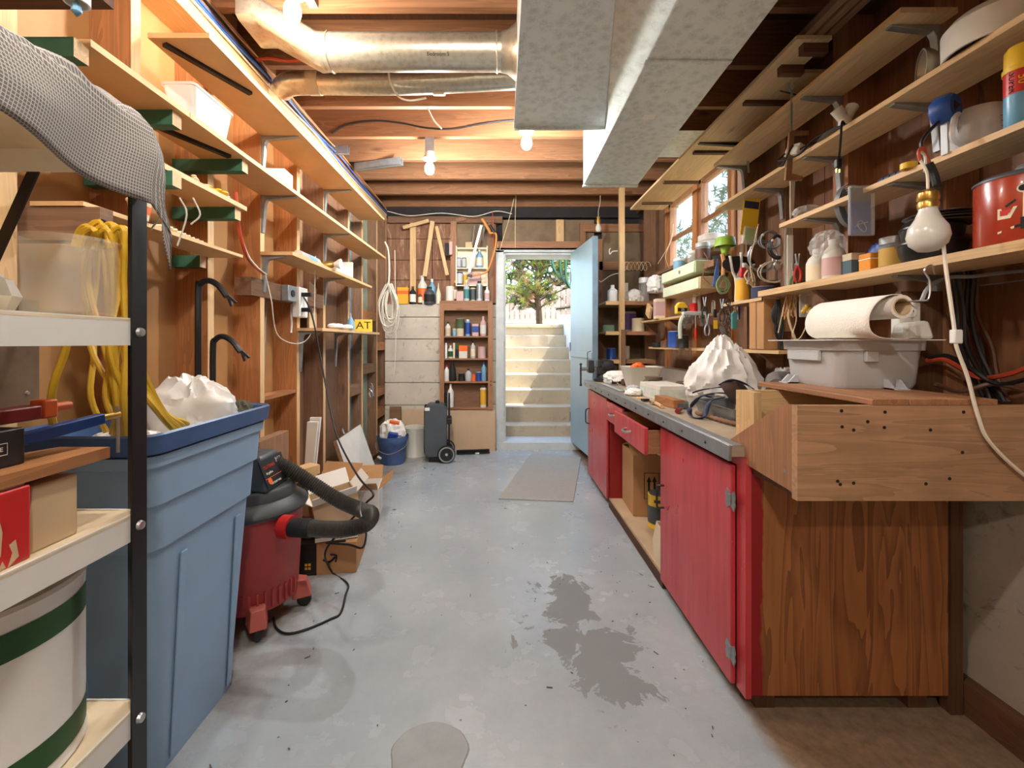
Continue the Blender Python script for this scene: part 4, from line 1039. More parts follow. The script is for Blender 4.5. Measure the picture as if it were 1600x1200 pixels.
def crumple(name, label, c, rad, mat, seed, cat='bag', sz=1.0, amp=.35, n=36, peak=0.0):
    """a crumpled plastic bag: a closed skin with sharp random folds"""
    from mathutils import noise
    o = Vector((seed * 7.3, seed * 3.1, seed * 1.7))
    n = int(n * 1.5); m = MB(); k = n // 2
    vs = []
    for j in range(k + 1):
        for i in range(n):
            th, ph = math.pi * j / k, 2 * math.pi * i / n
            d = Vector((math.sin(th) * math.cos(ph), math.sin(th) * math.sin(ph), math.cos(th)))
            v = noise.voronoi(d * 2.4 + o)[0]
            fold = 1.0 - min(v[1] - v[0], .6) / .6
            v2 = noise.voronoi(d * 5.0 + o)[0]
            fold2 = 1.0 - min(v2[1] - v2[0], .5) / .5
            r = 1 + amp * (.8 * fold + .16 * fold2 - .55 + .5 * noise.noise(d * 1.3 + o))
            z = d.z * rad[2] * r
            w = 1.0
            if peak and z > 0: w = max(1 - peak * z / rad[2], .12); z *= 1 + .25 * peak
            vs.append((d.x * rad[0] * r * w, d.y * rad[1] * r * w, max(z, -rad[2] * .75)))
    fs = [(j * n + i, (j + 1) * n + i, (j + 1) * n + (i + 1) % n, j * n + (i + 1) % n) for j in range(k) for i in range(n)]
    m.add(vs, fs)
    return tag(m.build(name, mat, loc=c, smooth=45), label, cat)
crumple('plastic_bag', 'crumpled white plastic bag heaped in the blue tote', (-1.03, 1.50, .86), (.15, .11, .16), K['bag'], 4)
crumple('plastic_bag', 'white plastic bag sagging under the cord in the blue tote', (-1.06, 1.26, .80), (.13, .13, .10), K['bag'], 9)
crumple('camouflage_rag', 'dark patterned rag at the corner of the blue tote', (-.90, 1.54, .90), (.035, .04, .045), plain('olive_rag', S(96, 92, 76), .9, var=.6, scale=20), 5, 'rag')
yc = thing('extension_cord', 'thick yellow extension cord hanging in a long hank into the tote', 'cord', (-1.03, 1.2, .80))
random.seed(17); m = MB()
for j in range(12):
    t = j / 11
    top = at(140 + 60 * t, 358 + random.uniform(-4, 10), 1.13 + random.uniform(-.02, .03))
    d2 = 1.16 + random.uniform(-.02, .04)
    mid1 = at(135 + 75 * t + random.uniform(-12, 12), 440, d2 + random.uniform(-.03, .03)); mid2 = at(140 + 75 * t + random.uniform(-20, 18), 540, d2 + random.uniform(-.03, .03))
    mid3 = at(160 + 50 * t + random.uniform(-22, 16), 620, d2 + random.uniform(-.02, .03))
    bot = at(172 + 34 * t + random.uniform(-10, 10), 682, d2 + .02)
    m.tube([top + Vector((-.05, .01, -.035)), top + Vector((-.025, 0, .004)), top, mid1, mid2, mid3, bot], .0072, 7, 5)
for j in range(4):
    m.tube([at(190 + 6 * j, 520, 1.17), at(205 + 5 * j, 590 - 6 * j, 1.17), at(238 + 6 * j, 632 + 4 * j, 1.19 + .02 * j), at(268 + 6 * j, 668 - 3 * j, 1.26 + .03 * j), at(282 + 4 * j, 676 - 4 * j, 1.36 + .02 * j)], .0085, 7, 5)
m.tube([at(110, 520, 1.12), at(100, 555, 1.12), at(84, 600, 1.12), at(80, 640, 1.13), at(88, 690, 1.15)], .0085, 7, 6)
m.build('coils', K['yellowcord'], yc, world=True)
m = MB().tube([(-.0, 0, 0), (.03, -.01, .03), (.07, -.02, .0)], .004, 6, 4)
m.build('hook', K['iron'], yc, loc=at(165, 352, 1.16) - yc.location - Vector((.03, 0, .02)))

# ================================================================ workshop vacuum
vc = (-1.045, 1.88)
vac = thing('workshop_vacuum', 'red and black wet-dry vacuum with a ribbed hose', 'vacuum', (vc[0], vc[1], 0))
MB().lathe([(0, .085), (.165, .085), (.172, .095), (.190, .44), (.196, .445), (.196, .465), (0, .465)], 40).build('drum', K['vac_red'], vac)
MB().lathe([(.15, .455), (.205, .455), (.212, .468), (.208, .482), (.175, .505), (.165, .51), (.16, .545), (.15, .555), (0, .56)], 40).build('lid', K['darkgrey'], vac)
hd_ = MB().hexa([(-.11, -.12, .555), (.125, -.13, .555), (.125, .06, .555), (-.11, .10, .555)], [(-.09, -.085, .69), (.075, -.095, .69), (.075, .05, .69), (-.09, .08, .69)]).build('motor_head', K['charcoal'], vac, bevel=.012)
# label panel on the aisle-facing slope of the head
lp = MB().box(-.088, .088, -.002, .002, -.055, .055).build('label_panel', K['black'], vac, loc=(.1045, -.035, .624), rot=(-0.36, 0, math.pi / 2))
red_t, wht_t = K['orange'], K['paper']
text('lettering', '100', .030, wht_t, lp, (.045, -.003, .033), FRONT)
text('lettering', 'CRAFTSMAN', .019, plain('red_lettering', S(220, 60, 40), .6), lp, (-.034, -.003, .022), FRONT, sx=.8)
text('lettering', '16 gallon', .014, wht_t, lp, (-.045, -.003, -.002), FRONT)
text('lettering', 'WET/DRY VAC', .012, wht_t, lp, (-.02, -.003, -.047), FRONT)
MB().box(-.085, .085, -.0032, -.002, -.022, -.020).build('stripe', red_t, lp); MB().lathe([(0, 0), (.014, 0), (.014, .001), (0, .001)], 14, axis='y', c=(-.06, -.0035, -.034)).build('mark', red_t, lp)
for a in (-1.0, .35, 2.4, 3.9):
    f = MB().hexa([(.15, -.04, .05), (.225, -.03, .05), (.225, .03, .05), (.15, .04, .05)], [(.15, -.035, .13), (.205, -.024, .12), (.205, .024, .12), (.15, .035, .13)]).build('foot', K['vac_pink'], vac, rot=(0, 0, a), bevel=.004)
    MB().lathe([(0, -.012), (.026, -.012), (.030, -.006), (.030, .006), (.026, .012), (0, .012)], 18, axis='y', c=(.195, 0, .030)).build('caster', K['black'], f)
for i in range(9):
    a = math.radians(-75 + i * 9); MB().box(.172, .181, -.004, .004, .10, .17).build('drum_rib', K['vac_red'], vac, rot=(0, 0, a))
port = at(452, 824, 1.745)
MB().cyl(port + Vector((-.03, .01, 0)), port + Vector((.012, 0, 0)), .045, n=20).build('inlet_ring', K['red'], vac, world=True)
MB().cyl(port + Vector((.0, 0, 0)), port + Vector((.09, -.01, 0)), .036, n=20).build('hose_cuff', K['black'], vac, world=True)
hp = catmull([at(386, 716, 1.86), at(415, 718, 1.88), at(450, 732, 1.92), at(490, 757, 1.94), at(530, 782, 1.93), at(562, 796, 1.90), at(580, 803, 1.82), at(572, 818, 1.74), at(545, 826, 1.715), at(510, 827, 1.72), at(475, 824, 1.735)], 26)
MB().tube(hp, .032, 14, rad=None).v
hm = MB(); hm.tube(hp, .032, 14)
nring = len(hp)
for i in range(nring):
    c = Vector((0, 0, 0))
    for j in range(14): c += Vector(hm.v[i * 14 + j])
    c /= 14; k = 1.0 if i % 2 else .85
    for j in range(14): hm.v[i * 14 + j] = tuple(c + (Vector(hm.v[i * 14 + j]) - c) * k)
hm.build('hose', plain('ribbed_hose_plastic', S(66, 63, 58), .42), vac, world=True, smooth=25)
def fz(x, y, z=.005): return at(x, y, dZ(y, z))
m = MB().tube([fz(427, 965), fz(432, 982), fz(450, 990), fz(480, 983), fz(515, 968), fz(532, 958), fz(540, 930), fz(543, 912), fz(520, 895), at(508, 870, 2.12), at(515, 850, 2.1), at(540, 822, 2.06), at(572, 786, 2.02), at(583, 771, 2.0), at(560, 745, 2.15), at(530, 690, 2.4), at(516, 640, 2.55), at(502, 565, 2.68), at(488, 495, 2.7), at(474, 464, 2.68), at(464, 462, 2.66)], .005, 7, 6)
tag(m.build('power_cord', K['blackcable'], world=True), 'black power cord running from the vacuum up to the power strip', 'cord')
tag(MB().tube([at(566, 768, 1.83), at(563, 795, 1.83), at(565, 808, 1.80)], .003, 5, 4).build('cable_tie', K['grey'], world=True), 'pale tie looped around the vacuum hose', 'tie')
tag(MB().tube([at(540, 845, 2.06), at(510, 848, 2.07), at(545, 851, 2.04), at(566, 856, 2.0), at(572, 838, 1.98), at(571, 826, 1.97)], .005, 6, 5).build('black_flex', K['blackcable'], world=True), 'black flex curling under the vacuum hose over the boxes', 'cord')

# ================================================================ boxes beside the vacuum
b1 = thing('parcel_box', 'brown parcel box with black tape and an arrow on the floor', 'box', (-.90, 2.33, 0), .14)
MB().box(-.16, .16, -.13, .13, 0, .155).build('body', K['cardboard'], b1, bevel=.003)
MB().box(-.125, -.03, -.1312, .13, .0, .1562).build('tape', K['ink'], b1)
MB().tube([(.0, -.1312, .075), (.03, -.1312, .062), (.06, -.1312, .085)], .005, 6, 5).build('arrow_mark', K['ink'], b1)
MB().tube([(.035, -.1312, .098), (.066, -.1312, .092), (.06, -.1312, .06)], .004, 6, 2).build('arrow_mark', K['ink'], b1)
for i in range(2):
    for j in range(2): MB().box(-.085 + i * .016, -.073 + i * .016, -.1318, -.131, .03 + j * .018, .042 + j * .018).build('tape_print', K['amber'], b1)
carton('tea_carton', 'flat green and white carton lying on the parcel box', (-.85, 2.30, .156), (.20, .15, .028), K['green'], .35, band=(.15, .85, K['paper']), txt='TOFU', tsize=.02)
def open_box(name, label, loc, size, rz, mat, flapm, tilt=(0, 0), fl=.10, cat='box'):
    t = thing(name, label, cat, loc, rot=(tilt[0], tilt[1], rz))
    a, b, c = size; w = .006
    MB().box(-a / 2, a / 2, -b / 2, b / 2, 0, w).build('base', mat, t)
    MB().box(-a / 2, a / 2, -b / 2, -b / 2 + w, w, c).build('side', mat, t); MB().box(-a / 2, a / 2, b / 2 - w, b / 2, w, c).build('side', mat, t)
    MB().box(-a / 2, -a / 2 + w, -b / 2 + w, b / 2 - w, w, c).build('side', mat, t); MB().box(a / 2 - w, a / 2, -b / 2 + w, b / 2 - w, w, c).build('side', mat, t)
    for nm, l, r, s in (('flap', (0, -b / 2, c), (.9, 0, 0), (a, 1)), ('flap', (0, b / 2, c), (-.7, 0, 0), (a, -1))):
        MB().box(-a / 2 + .004, a / 2 - .004, -.002, .002, 0, fl).build(nm, flapm, t, loc=l, rot=r)
    for l, r in (((-a / 2, 0, c), (0, -.8, 0)), ((a / 2, 0, c), (0, .9, 0))):
        MB().box(-.002, .002, -b / 2 + .004, b / 2 - .004, 0, fl).build('flap', flapm, t, loc=l, rot=r)
    return t
open_box('open_carton', 'open white carton leaning behind the vacuum hose', (-.86, 2.35, .19), (.22, .20, .17), .5, K['cardlight'], K['paper'], (.0, -.18), .09)
open_box('open_brown_box', 'open brown cardboard box behind the vacuum', (-1.04, 2.66, 0), (.26, .24, .30), -.2, K['cardboard'], K['cardboard'], (0, 0), .11)
open_box('floor_carton', 'white lined carton on the floor beside the leaning panel', (-.92, 2.98, 0), (.22, .24, .20), .15, K['paper'], K['cardboard'], (0, 0), .10)
# leaning panels and offcuts against the left wall
lpn = thing('leaning_panel', 'white panel with brown edges leaning against the left wall', 'panel', (-1.08, 3.42, 0))
a, b, c, d = Vector((-1.00, 3.12, 0)), Vector((-1.02, 3.74, 0)), Vector((-1.17, 3.70, .47)), Vector((-1.19, 3.22, .44))
n_ = (b - a).cross(d - a).normalized() * .02
if n_.x > 0: n_ = -n_
MB().hexa([a, b, c, d], [p + n_ * .1 for p in (a, b, c, d)]).build('face', K['offwhite'], lpn, world=True)
MB().hexa([p + n_ * .11 for p in (a, b, c, d)], [p + n_ * 1.4 for p in (a, b, c, d)]).build('backing', W['brown_z'], lpn, world=True)
for i, (x, y, h, lab) in enumerate(((476, 2.74, .34, 'white moulded trim strip standing in the stud bay'), (470, 2.78, .36, 'taller white trim strip standing behind the other'))):
    p = put(x, y, 0); p.x = -1.215
    s_ = thing('trim_offcut', lab, 'offcut', (p.x, y, 0), group='white trim strips')
    MB().hexa([(0, 0, .32), (.05, 0, .32), (.05, .02, .32), (0, .02, .32)], [(.02, 0, .32 + h), (.085, 0, .32 + h), (.085, .02, .32 + h), (.02, .02, .32 + h)]).build('strip', K['paper'], s_)
    MB().box(0.0, .05, 0, .02, 0, .32).build('lower_strip', K['paper'], s_)
tag(MB().obox((-1.14, 2.42, .43), (.085, .30, .05), (.0, .0, -.5)).build('timber_block', W['pine_y'], world=True), 'short pine timber block propped in the stud bay behind the vacuum', 'timber')
tag(MB().obox((-1.21, 2.33, .33), (.05, .30, .66), (0, 0, 0)).build('bay_crate', W['brown_z'], world=True), 'brown timber piece standing in the bay under the pine block', 'timber')
for y, z, lab in ((3.45, .42, 'wire hook screwed to the blue board'), (4.15, .62, 'tangle of chain hanging on the wall end')):
    m = MB()
    for j in range(1 if z < .5 else 5): m.tube([(0, 0, .05 - .0 * j), (.02, .01 * j, .02 + .03 * j), (.04, -.02 + .01 * j, .03), (.03, 0, .0 + .035 * j), (.0, .01, .06 + .02 * j)], .004, 5, 4)
    tag(m.build('wall_hook', K['steel'], loc=(XL + .005, y, z)), lab, 'hook')

# ================================================================ floor things at the far end
bk = thing('blue_bucket', 'dusty blue bucket with scraps standing by the wall end', 'bucket', (-1.035, 4.25, 0))
MB().lathe([(0, 0), (.108, 0), (.112, .01), (.138, .195), (.143, .20), (.148, .255), (.152, .258), (.150, .265), (.143, .262), (.138, .20), (.105, .012), (0, .012)], 32).build('body', plain('dusty_blue_bucket', S(74, 100, 150), .6, var=.3, scale=9), bk)
MB().tube([(-.15, 0, .24), (-.13, -.10, .16), (0, -.158, .12), (.13, -.10, .17), (.15, 0, .24)], .004, 6, 6).build('handle', K['zinc'], bk)
MB().cyl((-.11, -.125, .09), (-.075, -.135, .075), .010, n=10).build('handle_grip', K['white'], bk)
crumple('paper_sack', 'crumpled white and blue sack stuffed in the blue bucket', (-1.03, 4.22, .29), (.11, .08, .13), K['paper'], 12)
for nm, c, mt, lab in (('blue_packet', (-1.01, 4.14, .27), K['blue'], 'bright blue packet on top of the blue bucket'), ('orange_packet', (-1.0, 4.17, .40), K['orange'], 'orange corner of a packet above the bucket')):
    tag(MB().obox((0, 0, 0), (.09, .03, .09 if 'blue' in nm else .03), (.3, .2, .1)).build(nm, mt, loc=c, bevel=.006), lab, 'packet')
wb_ = bottle('white_pail', 'white plastic pail standing behind the blue bucket', (-.875, 4.52, 0), .11, .30, K['offwhite'], K['offwhite'], None, 'can', 'pail')
wc = thing('wheeled_case', 'upright charcoal case with wheels and a pull handle', 'case', (-.595, 4.36, 0), .12)
m = MB()
loft(m, [[Vector((p.x, p.z, p.y)) for p in r] for r in (rrect(-.145, .055, .06, .54, -.12, .06), rrect(-.155, .065, .05, .555, -.10, .07), rrect(-.155, .065, .05, .555, .0, .07))])
m.build('shell', K['charcoal'], wc)
m = MB(); loft(m, [[Vector((p.x, p.z, p.y)) for p in r] for r in (rrect(-.155, .065, .05, .555, .006, .07), rrect(-.155, .065, .05, .555, .10, .07), rrect(-.145, .055, .06, .54, .12, .06))]); m.build('shell', K['charcoal'], wc)
MB().box(-.155, .064, .0, .006, .06, .545).build('seam', K['black'], wc)
MB().box(.075, .095, -.08, -.06, .06, .60).build('rail', K['black'], wc); MB().box(.075, .095, .06, .08, .06, .60).build('rail', K['black'], wc)
MB().tube([(.085, -.07, .6), (.085, -.07, .64), (.085, .07, .64), (.085, .07, .6)], .009, 8).build('handle', K['black'], wc)
MB().box(.05, .11, -.09, .09, .36, .42).build('handle_block', K['black'], wc, bevel=.01)
MB().box(-.11, .06, -.09, .09, .0, .07).build('foot', K['black'], wc, bevel=.006)
for y in (-.13, .13):
    w_ = MB().lathe([(0, -.018), (.055, -.018), (.078, -.02), (.084, -.012), (.084, .012), (.078, .02), (.055, .018), (0, .018)], 28, axis='y', c=(.06, y, .084)).build('wheel', K['black'], wc)
    MB().lathe([(.062, -.0225), (.074, -.0225)], 28, axis='y', c=(.06, y, .084)).build('wheel_ring', K['grey'], w_); MB().lathe([(0, -.028), (.012, -.026), (.014, -.016), (0, -.016)], 14, axis='y', c=(.06, y, .084)).build('hub', K['lgrey'], w_)
MB().lathe([(0, 0), (.02, 0), (.02, .03), (0, .035)], 12, c=(-.03, 0, .55)).build('knob', K['black'], wc)
MB().box(-.145, -.10, -.122, -.12, .50, .53).build('sticker', K['paper'], wc)
sh_ = tag(MB().box(-1.05, -.06, 4.70, 4.712, .0, .44).build('fibreboard_sheet', plain('tan_fibreboard', S(206, 178, 146), .8, var=.06), world=True), 'tan fibreboard sheet leaning below the bottle cabinet', 'board')
tag(MB().box(-1.18, -1.06, 4.71, 4.73, .0, .47).build('brown_offcut', W['brown_x'], world=True), 'small brown board behind the buckets', 'board')
fk = thing('folded_stand', 'folded black metal stand lying on the floor by the fibreboard', 'stand', (-.29, 4.60, 0), .12)
for y, z in ((-.03, .012), (.03, .012), (0, .032)): MB().bar((-.17, y, z), (.17, y + .01, z), .022, .018).build('bar', K['black_metal'], fk)
MB().box(.02, .06, -.045, -.042, .005, .02).build('label_plate', K['paper'], fk)
mm_ = tag(MB().prism([(-.02, 3.26), (.52, 3.20), (.80, 4.44), (.33, 4.66)], 'z', .0005, .008).build('rubber_floor_mat', K['mat'], world=True, bevel=.003), 'thin grey mat lying inside the doorway', 'mat')

# ================================================================ far wall: bottle cabinet, ledge, hung things
YC0 = 4.68
sc_ = F / YC0
def fx(p, d=YC0): return (p - CX) * d / F
def fzz(p, d=YC0): return HC - (p - CY) * d / F
cb = thing('bottle_cabinet', 'shallow open wooden cabinet of bottles on the end wall', 'cabinet', (fx(728), 4.74, fzz(640)))
cx0, cx1, cz0, cz1 = fx(687), fx(770), fzz(640), fzz(470)
rw = W['reddish_z']
MB().box(cx0, cx0 + .045, YC0, YC0 + .018, cz0, cz1).build('stile', rw, cb, world=True); MB().box(cx1 - .05, cx1, YC0, YC0 + .018, cz0, cz1).build('stile', rw, cb, world=True)
MB().box(cx0 + .045, cx1 - .05, YC0, YC0 + .018, fzz(485), cz1).build('top_rail', W['reddish_x'], cb, world=True)
MB().box(cx0 + .01, cx0 + .03, YC0 + .018, 4.795, cz0, cz1 - .02).build('side', rw, cb, world=True); MB().box(cx1 - .03, cx1 - .01, YC0 + .018, 4.795, cz0, cz1 - .02).build('side', rw, cb, world=True)
MB().box(cx0, cx1, YC0 - .005, 4.795, cz1 - .02, cz1).build('top', W['reddish_x'], cb, world=True)
MB().box(cx0 + .03, cx1 - .03, 4.787, 4.797, cz0, cz1 - .02).build('back', W['brown_x'], cb, world=True)
SHZ = [fzz(525), fzz(560), fzz(596), fzz(637)]
for z in SHZ: MB().box(cx0 + .03, cx1 - .03, YC0 + .004, 4.787, z - .016, z).build('shelf', W['reddish_x'], cb, world=True)
for z in (.92, .96): MB().cyl((cx1 - .02, YC0 - .002, z - .22), (cx1 - .02, YC0 + .001, z - .22), .007, n=8).build('latch_hole', K['black'], cb, world=True)
def sh(row, p, w, h, style, body, cap, lab, label, name='bottle', cat='bottle', d=4.725):
    z = SHZ[row] if isinstance(row, int) else row
    if style == 'box': return carton(name, label, put(p, d, z), (px(w, d), min(.07, px(w, d)), px(h, d)), body, band=lab, cat='box')
    return bottle(name, label, put(p, d, z), px(w, d) / 2, px(h, d), body, cap, lab, style, cat)
k = K
sh(0, 700, 9, 22, 'round', k['offwhite'], k['ink'], k['beige'], 'white bottle with black print at the start of the top cabinet row')
sh(0, 710, 6, 12, 'jar', k['ltblue'], k['beige'], None, 'tiny blue jar in the top cabinet row', 'jar', 'jar')
sh(0, 719, 12, 12, 'can', k['cream'], k['lgrey'], k['beige'], 'cream tin under the green tub in the cabinet', 'paint_tin', 'tin')
sh(SHZ[0] + px(12, 4.725), 719, 13, 15, 'can', plain('olive_tub', S(74, 92, 60), .6), k['beige'], None, 'olive green tub stacked on the cream tin', 'tub', 'tub')
sh(0, 731, 8, 26, 'spray', k['ltblue'], k['white'], k['blue'], 'blue spray can in the top cabinet row', 'spray_can', 'can')
sh(0, 743, 10, 19, 'box', k['pink'], None, (.3, .8, k['blue']), 'pink and blue packet in the top cabinet row', 'packet')
sh(0, 755, 10, 31, 'round', k['pink'], k['pink'], k['offwhite'], 'tall pinkish bottle at the end of the top cabinet row')
sh(1, 697, 4, 24, 'spray', k['white'], k['white'], None, 'slim white tube at the start of the second cabinet row', 'tube', 'tube')
sh(1, 704, 8, 20, 'round', k['offwhite'], k['white'], k['dkgreen'], 'white and green bottle in the second cabinet row')
sh(1, 709.5, 3, 24, 'box', k['cream'], None, None, 'thin upright cream packet in the second cabinet row', 'packet')
sh(1, 714.5, 5, 23, 'box', k['dkgreen'], None, (.1, .6, k['ink']), 'thin dark packet in the second cabinet row', 'packet')
sh(1, 724, 13, 20, 'box', k['offwhite'], None, (.55, 1.0, k['orange']), 'orange topped packet in the middle of the second cabinet row', 'packet')
sh(1, 739, 8, 27, 'round', k['lgrey'], k['ink'], k['cream'], 'grey bottle with a slanted cream label in the second cabinet row')
sh(1, 753, 12, 19, 'can', k['pink'], k['brownp'], None, 'wide pinkish tin at the end of the second cabinet row', 'tin', 'tin')
sh(2, 698, 8, 25, 'round', k['white'], k['red'], None, 'white bottle at the start of the third cabinet row')
sh(2, 707, 11, 28, 'jug', k['ink'], k['ink'], None, 'black jug in the third cabinet row')
sh(2, 721, 9, 12, 'can', k['ink'], k['zinc'], None, 'small black tin in the third cabinet row', 'tin', 'tin')
sh(2, 732, 10, 19, 'round', k['lgrey'], k['ink'], None, 'squat grey bottle in the third cabinet row')
sh(2, 740, 7, 11, 'can', k['orange'], k['zinc'], None, 'small orange tin in the third cabinet row', 'tin', 'tin')
sh(2, 748, 8, 14, 'can', k['blue'], k['white'], None, 'small blue tin in the third cabinet row', 'tin', 'tin')
sh(2, 756, 8, 30, 'round', k['ltblue'], k['blue'], None, 'tall pale blue bottle at the end of the third cabinet row')
sh(3, 704, 10, 36, 'round', k['white'], k['white'], None, 'plain white squeeze bottle in the bottom of the cabinet')
sh(3, 697, 6, 30, 'round', k['ink'], k['ink'], None, 'dark bottle behind the white squeeze bottle')
sh(3, 755, 10, 34, 'spray', k['offwhite'], k['brownp'], k['amber'], 'yellow banded spray can in the bottom of the cabinet', 'spray_can', 'can')
# on the cabinet top
T = cz1
sh(T, 703, 13, 23, 'can', k['cream'], k['cream'], k['offwhite'], 'cream tin at the start of the cabinet top', 'tin', 'tin', 4.73)
sh(T, 711, 8, 33, 'round', k['brownp'], k['amber'], k['beige'], 'brown and amber bottle on the cabinet top', d=4.76)
sh(T, 719, 11, 15, 'box', k['pink'], None, None, 'pink packet on the cabinet top', 'packet', d=4.72)
sh(T, 729, 9, 33, 'round', k['lgrey'], k['white'], k['teal'], 'white and teal bottle on the cabinet top', d=4.72)
sh(T, 739, 9, 21, 'can', k['beige'], k['beige'], k['charcoal'], 'beige tin with a dark base on the cabinet top', 'tin', 'tin', 4.75)
sh(T, 749, 10, 31, 'spray', k['lgrey'], k['ink'], k['zinc'], 'silver spray can with a black cap on the cabinet top', 'spray_can', 'can', 4.72)
sh(T, 761, 8, 23, 'round', k['white'], k['white'], k['pink'], 'white and pink bottle at the end of the cabinet top', d=4.73)
# on the concrete ledge
E = LED - .002
sh(E, 630, 17, 26, 'box', k['amber'], None, (.6, .8, k['orange']), 'yellow carton on the concrete ledge', 'yellow_carton', d=4.765)
sh(E, 645, 10, 28, 'round', k['ink'], k['brownp'], k['paper'], 'dark bottle with a white label on the concrete ledge', d=4.765)
sh(E, 660, 15, 45, 'round', k['offwhite'], k['offwhite'], k['orange'], 'tall white bottle with an orange label on the concrete ledge', d=4.79)
sh(E, 657, 8, 20, 'round', k['brownp'], k['cream'], k['cream'], 'small brown bottle in front of the tall white one', d=4.755)
sh(E, 671, 17, 27, 'jug', k['charcoal'], k['ink'], k['ink'], 'charcoal oil jug on the concrete ledge', d=4.75)
sh(E, 675, 12, 40, 'round', k['ltblue'], k['white'], None, 'pale blue bottle behind the charcoal jug', d=4.80)
sh(E, 685, 8, 33, 'cone', k['cream'], k['cream'], None, 'tan nozzled bottle at the ledge end', d=4.76)
tag(MB().add([(-1.22, 4.80, LED), (-1.05, 4.76, LED), (-1.06, 4.80, LED + .10), (-1.10, 4.82, LED + .24), (-1.22, 4.83, LED + .05)], [(0, 1, 2), (0, 2, 3), (0, 3, 4), (1, 0, 4), (1, 4, 3), (1, 3, 2)]).build('stone_slab', plain('reddish_stone', S(168, 128, 112), .8, var=.3), world=True), 'reddish broken slab leaning on the ledge corner', 'slab')
# small cream shelf cabinet above
uc = thing('small_wall_cabinet', 'small cream shelf box of cans above the bottle cabinet', 'cabinet', (fx(737, 4.78), 4.82, fzz(447, 4.78)))
a0, a1, b0, b1 = fx(712, 4.74), fx(762, 4.74), fzz(447, 4.74), fzz(384, 4.74)
MB().box(a0, a1, 4.825, 4.83, b0, b1).build('back', K['cream'], uc, world=True)
for x in (a0, a1 - .012): MB().box(x, x + .012, 4.74, 4.825, b0, b1).build('side', K['cream'], uc, world=True)
U = [fzz(445, 4.74), fzz(418, 4.74), fzz(387, 4.74)]
for z in U: MB().box(a0 + .012, a1 - .012, 4.74, 4.825, z - .012, z).build('shelf', K['cream'], uc, world=True)
sh(U[1], 717, 7, 16, 'can', k['blue'], k['lgrey'], k['lgrey'], 'blue and silver can on the upper cream shelf', 'drink_can', 'can', 4.77)
sh(U[1], 725, 7, 16, 'can', k['navy'], k['lgrey'], k['lgrey'], 'darker blue can beside it on the cream shelf', 'drink_can', 'can', 4.77)
sh(U[1], 749, 11, 29, 'round', k['ltblue'], k['white'], k['offwhite'], 'pale blue bottle on the upper cream shelf', d=4.78)
sh(U[0], 718, 11, 20, 'can', k['navy'], k['purple'], k['lgrey'], 'purple and silver can on the lower cream shelf', 'drink_can', 'can', 4.77)
sh(U[0], 727, 6, 16, 'can', k['amber'], k['beige'], None, 'small amber tin on the lower cream shelf', 'tin', 'tin', 4.77)
sh(U[0], 742, 18, 20, 'box', k['pink'], None, None, 'pink packet on the lower cream shelf', 'packet', d=4.80)
sh(U[2], 733, 11, 9, 'box', k['cardlight'], None, None, 'little cardboard box on top of the cream shelf box', 'small_box', d=4.78)
# timber strips and tools hanging on the end wall
for p0, p1, w, mt, lab in ((at(676, 346, 4.76), at(664, 432, 4.76), .045, 'pine', 'pale timber strip slanting down to the ledge bottles'), (at(682, 354, 4.74), at(699, 430, 4.74), .035, 'pine', 'thinner pale strip slanting down towards the cream shelf box'),
        (at(630, 356, 4.77), at(670, 345, 4.77), .035, 'pine', 'short timber strip nailed across the top of the brown boards'), (at(713, 345, 4.78), at(728, 341, 4.78), .04, 'brown', 'stubby timber end under the last joist')):
    tag(MB().bar(p0, p1, w, .03, up=(0, 1, 0)).build('timber_strip', W[mt + '_z'], world=True), lab, 'timber', 'timber strips on the end wall')
for c, s, mt, lab in (((699, 390), (.05, .02, .14), k['ink'], 'dark sanding pad hanging on the brown boards'), ((704, 388), (.04, .02, .14), k['pink'], 'pinkish sanding pad hanging beside the dark one')):
    tag(MB().obox((0, 0, 0), s).build('sanding_pad', mt, loc=at(c[0], c[1], 4.74), bevel=.004), lab, 'pad')
bs = thing('bow_saw', 'bow saw with an orange tubular frame hanging on the end wall', 'saw', at(765, 385, 4.66))
o0 = Vector(bs.location)
MB().tube([p - o0 for p in (at(765, 364, 4.66), at(775, 366, 4.66), at(774, 385, 4.66), at(768, 408, 4.66), at(761, 424, 4.66), at(750, 429, 4.66), at(738, 431, 4.66))], .010, 8, 6).build('frame', K['saworange'], bs)
MB().tube([at(753, 342, 4.66) - o0, at(760, 352, 4.66) - o0, at(766, 364, 4.66) - o0], .014, 8, 4).build('grip', K['saworange'], bs)
MB().cyl(at(765, 352, 4.66) - o0, at(773, 364, 4.66) - o0, .016, n=10).build('clamp', K['black'], bs)
MB().bar(at(752, 352, 4.66) - o0, at(733, 425, 4.66) - o0, .002, .026, up=(1, 0, 0)).build('blade', K['steel'], bs)
MB().obox(at(734, 431, 4.66) - o0, (.05, .02, .03), (0, .3, 0)).build('tensioner', K['iron'], bs, bevel=.003)
cable('red_string', 'red string hanging beside the door frame', [at(769, 330, 4.7), at(770, 345, 4.7), at(773, 430, 4.7), at(772, 465, 4.7)], .004, K['redcable'], cat='string')
for i, (x, lab) in enumerate(((741, 'long steel rod hanging by the bow saw'), (757, 'shorter steel rod hanging by the bow saw'))):
    tag(MB().cyl(at(x, 352, 4.72), at(x - 3, 382 - 6 * i, 4.72), .006, n=8).build('steel_rod', K['zinc'], world=True), lab, 'rod')

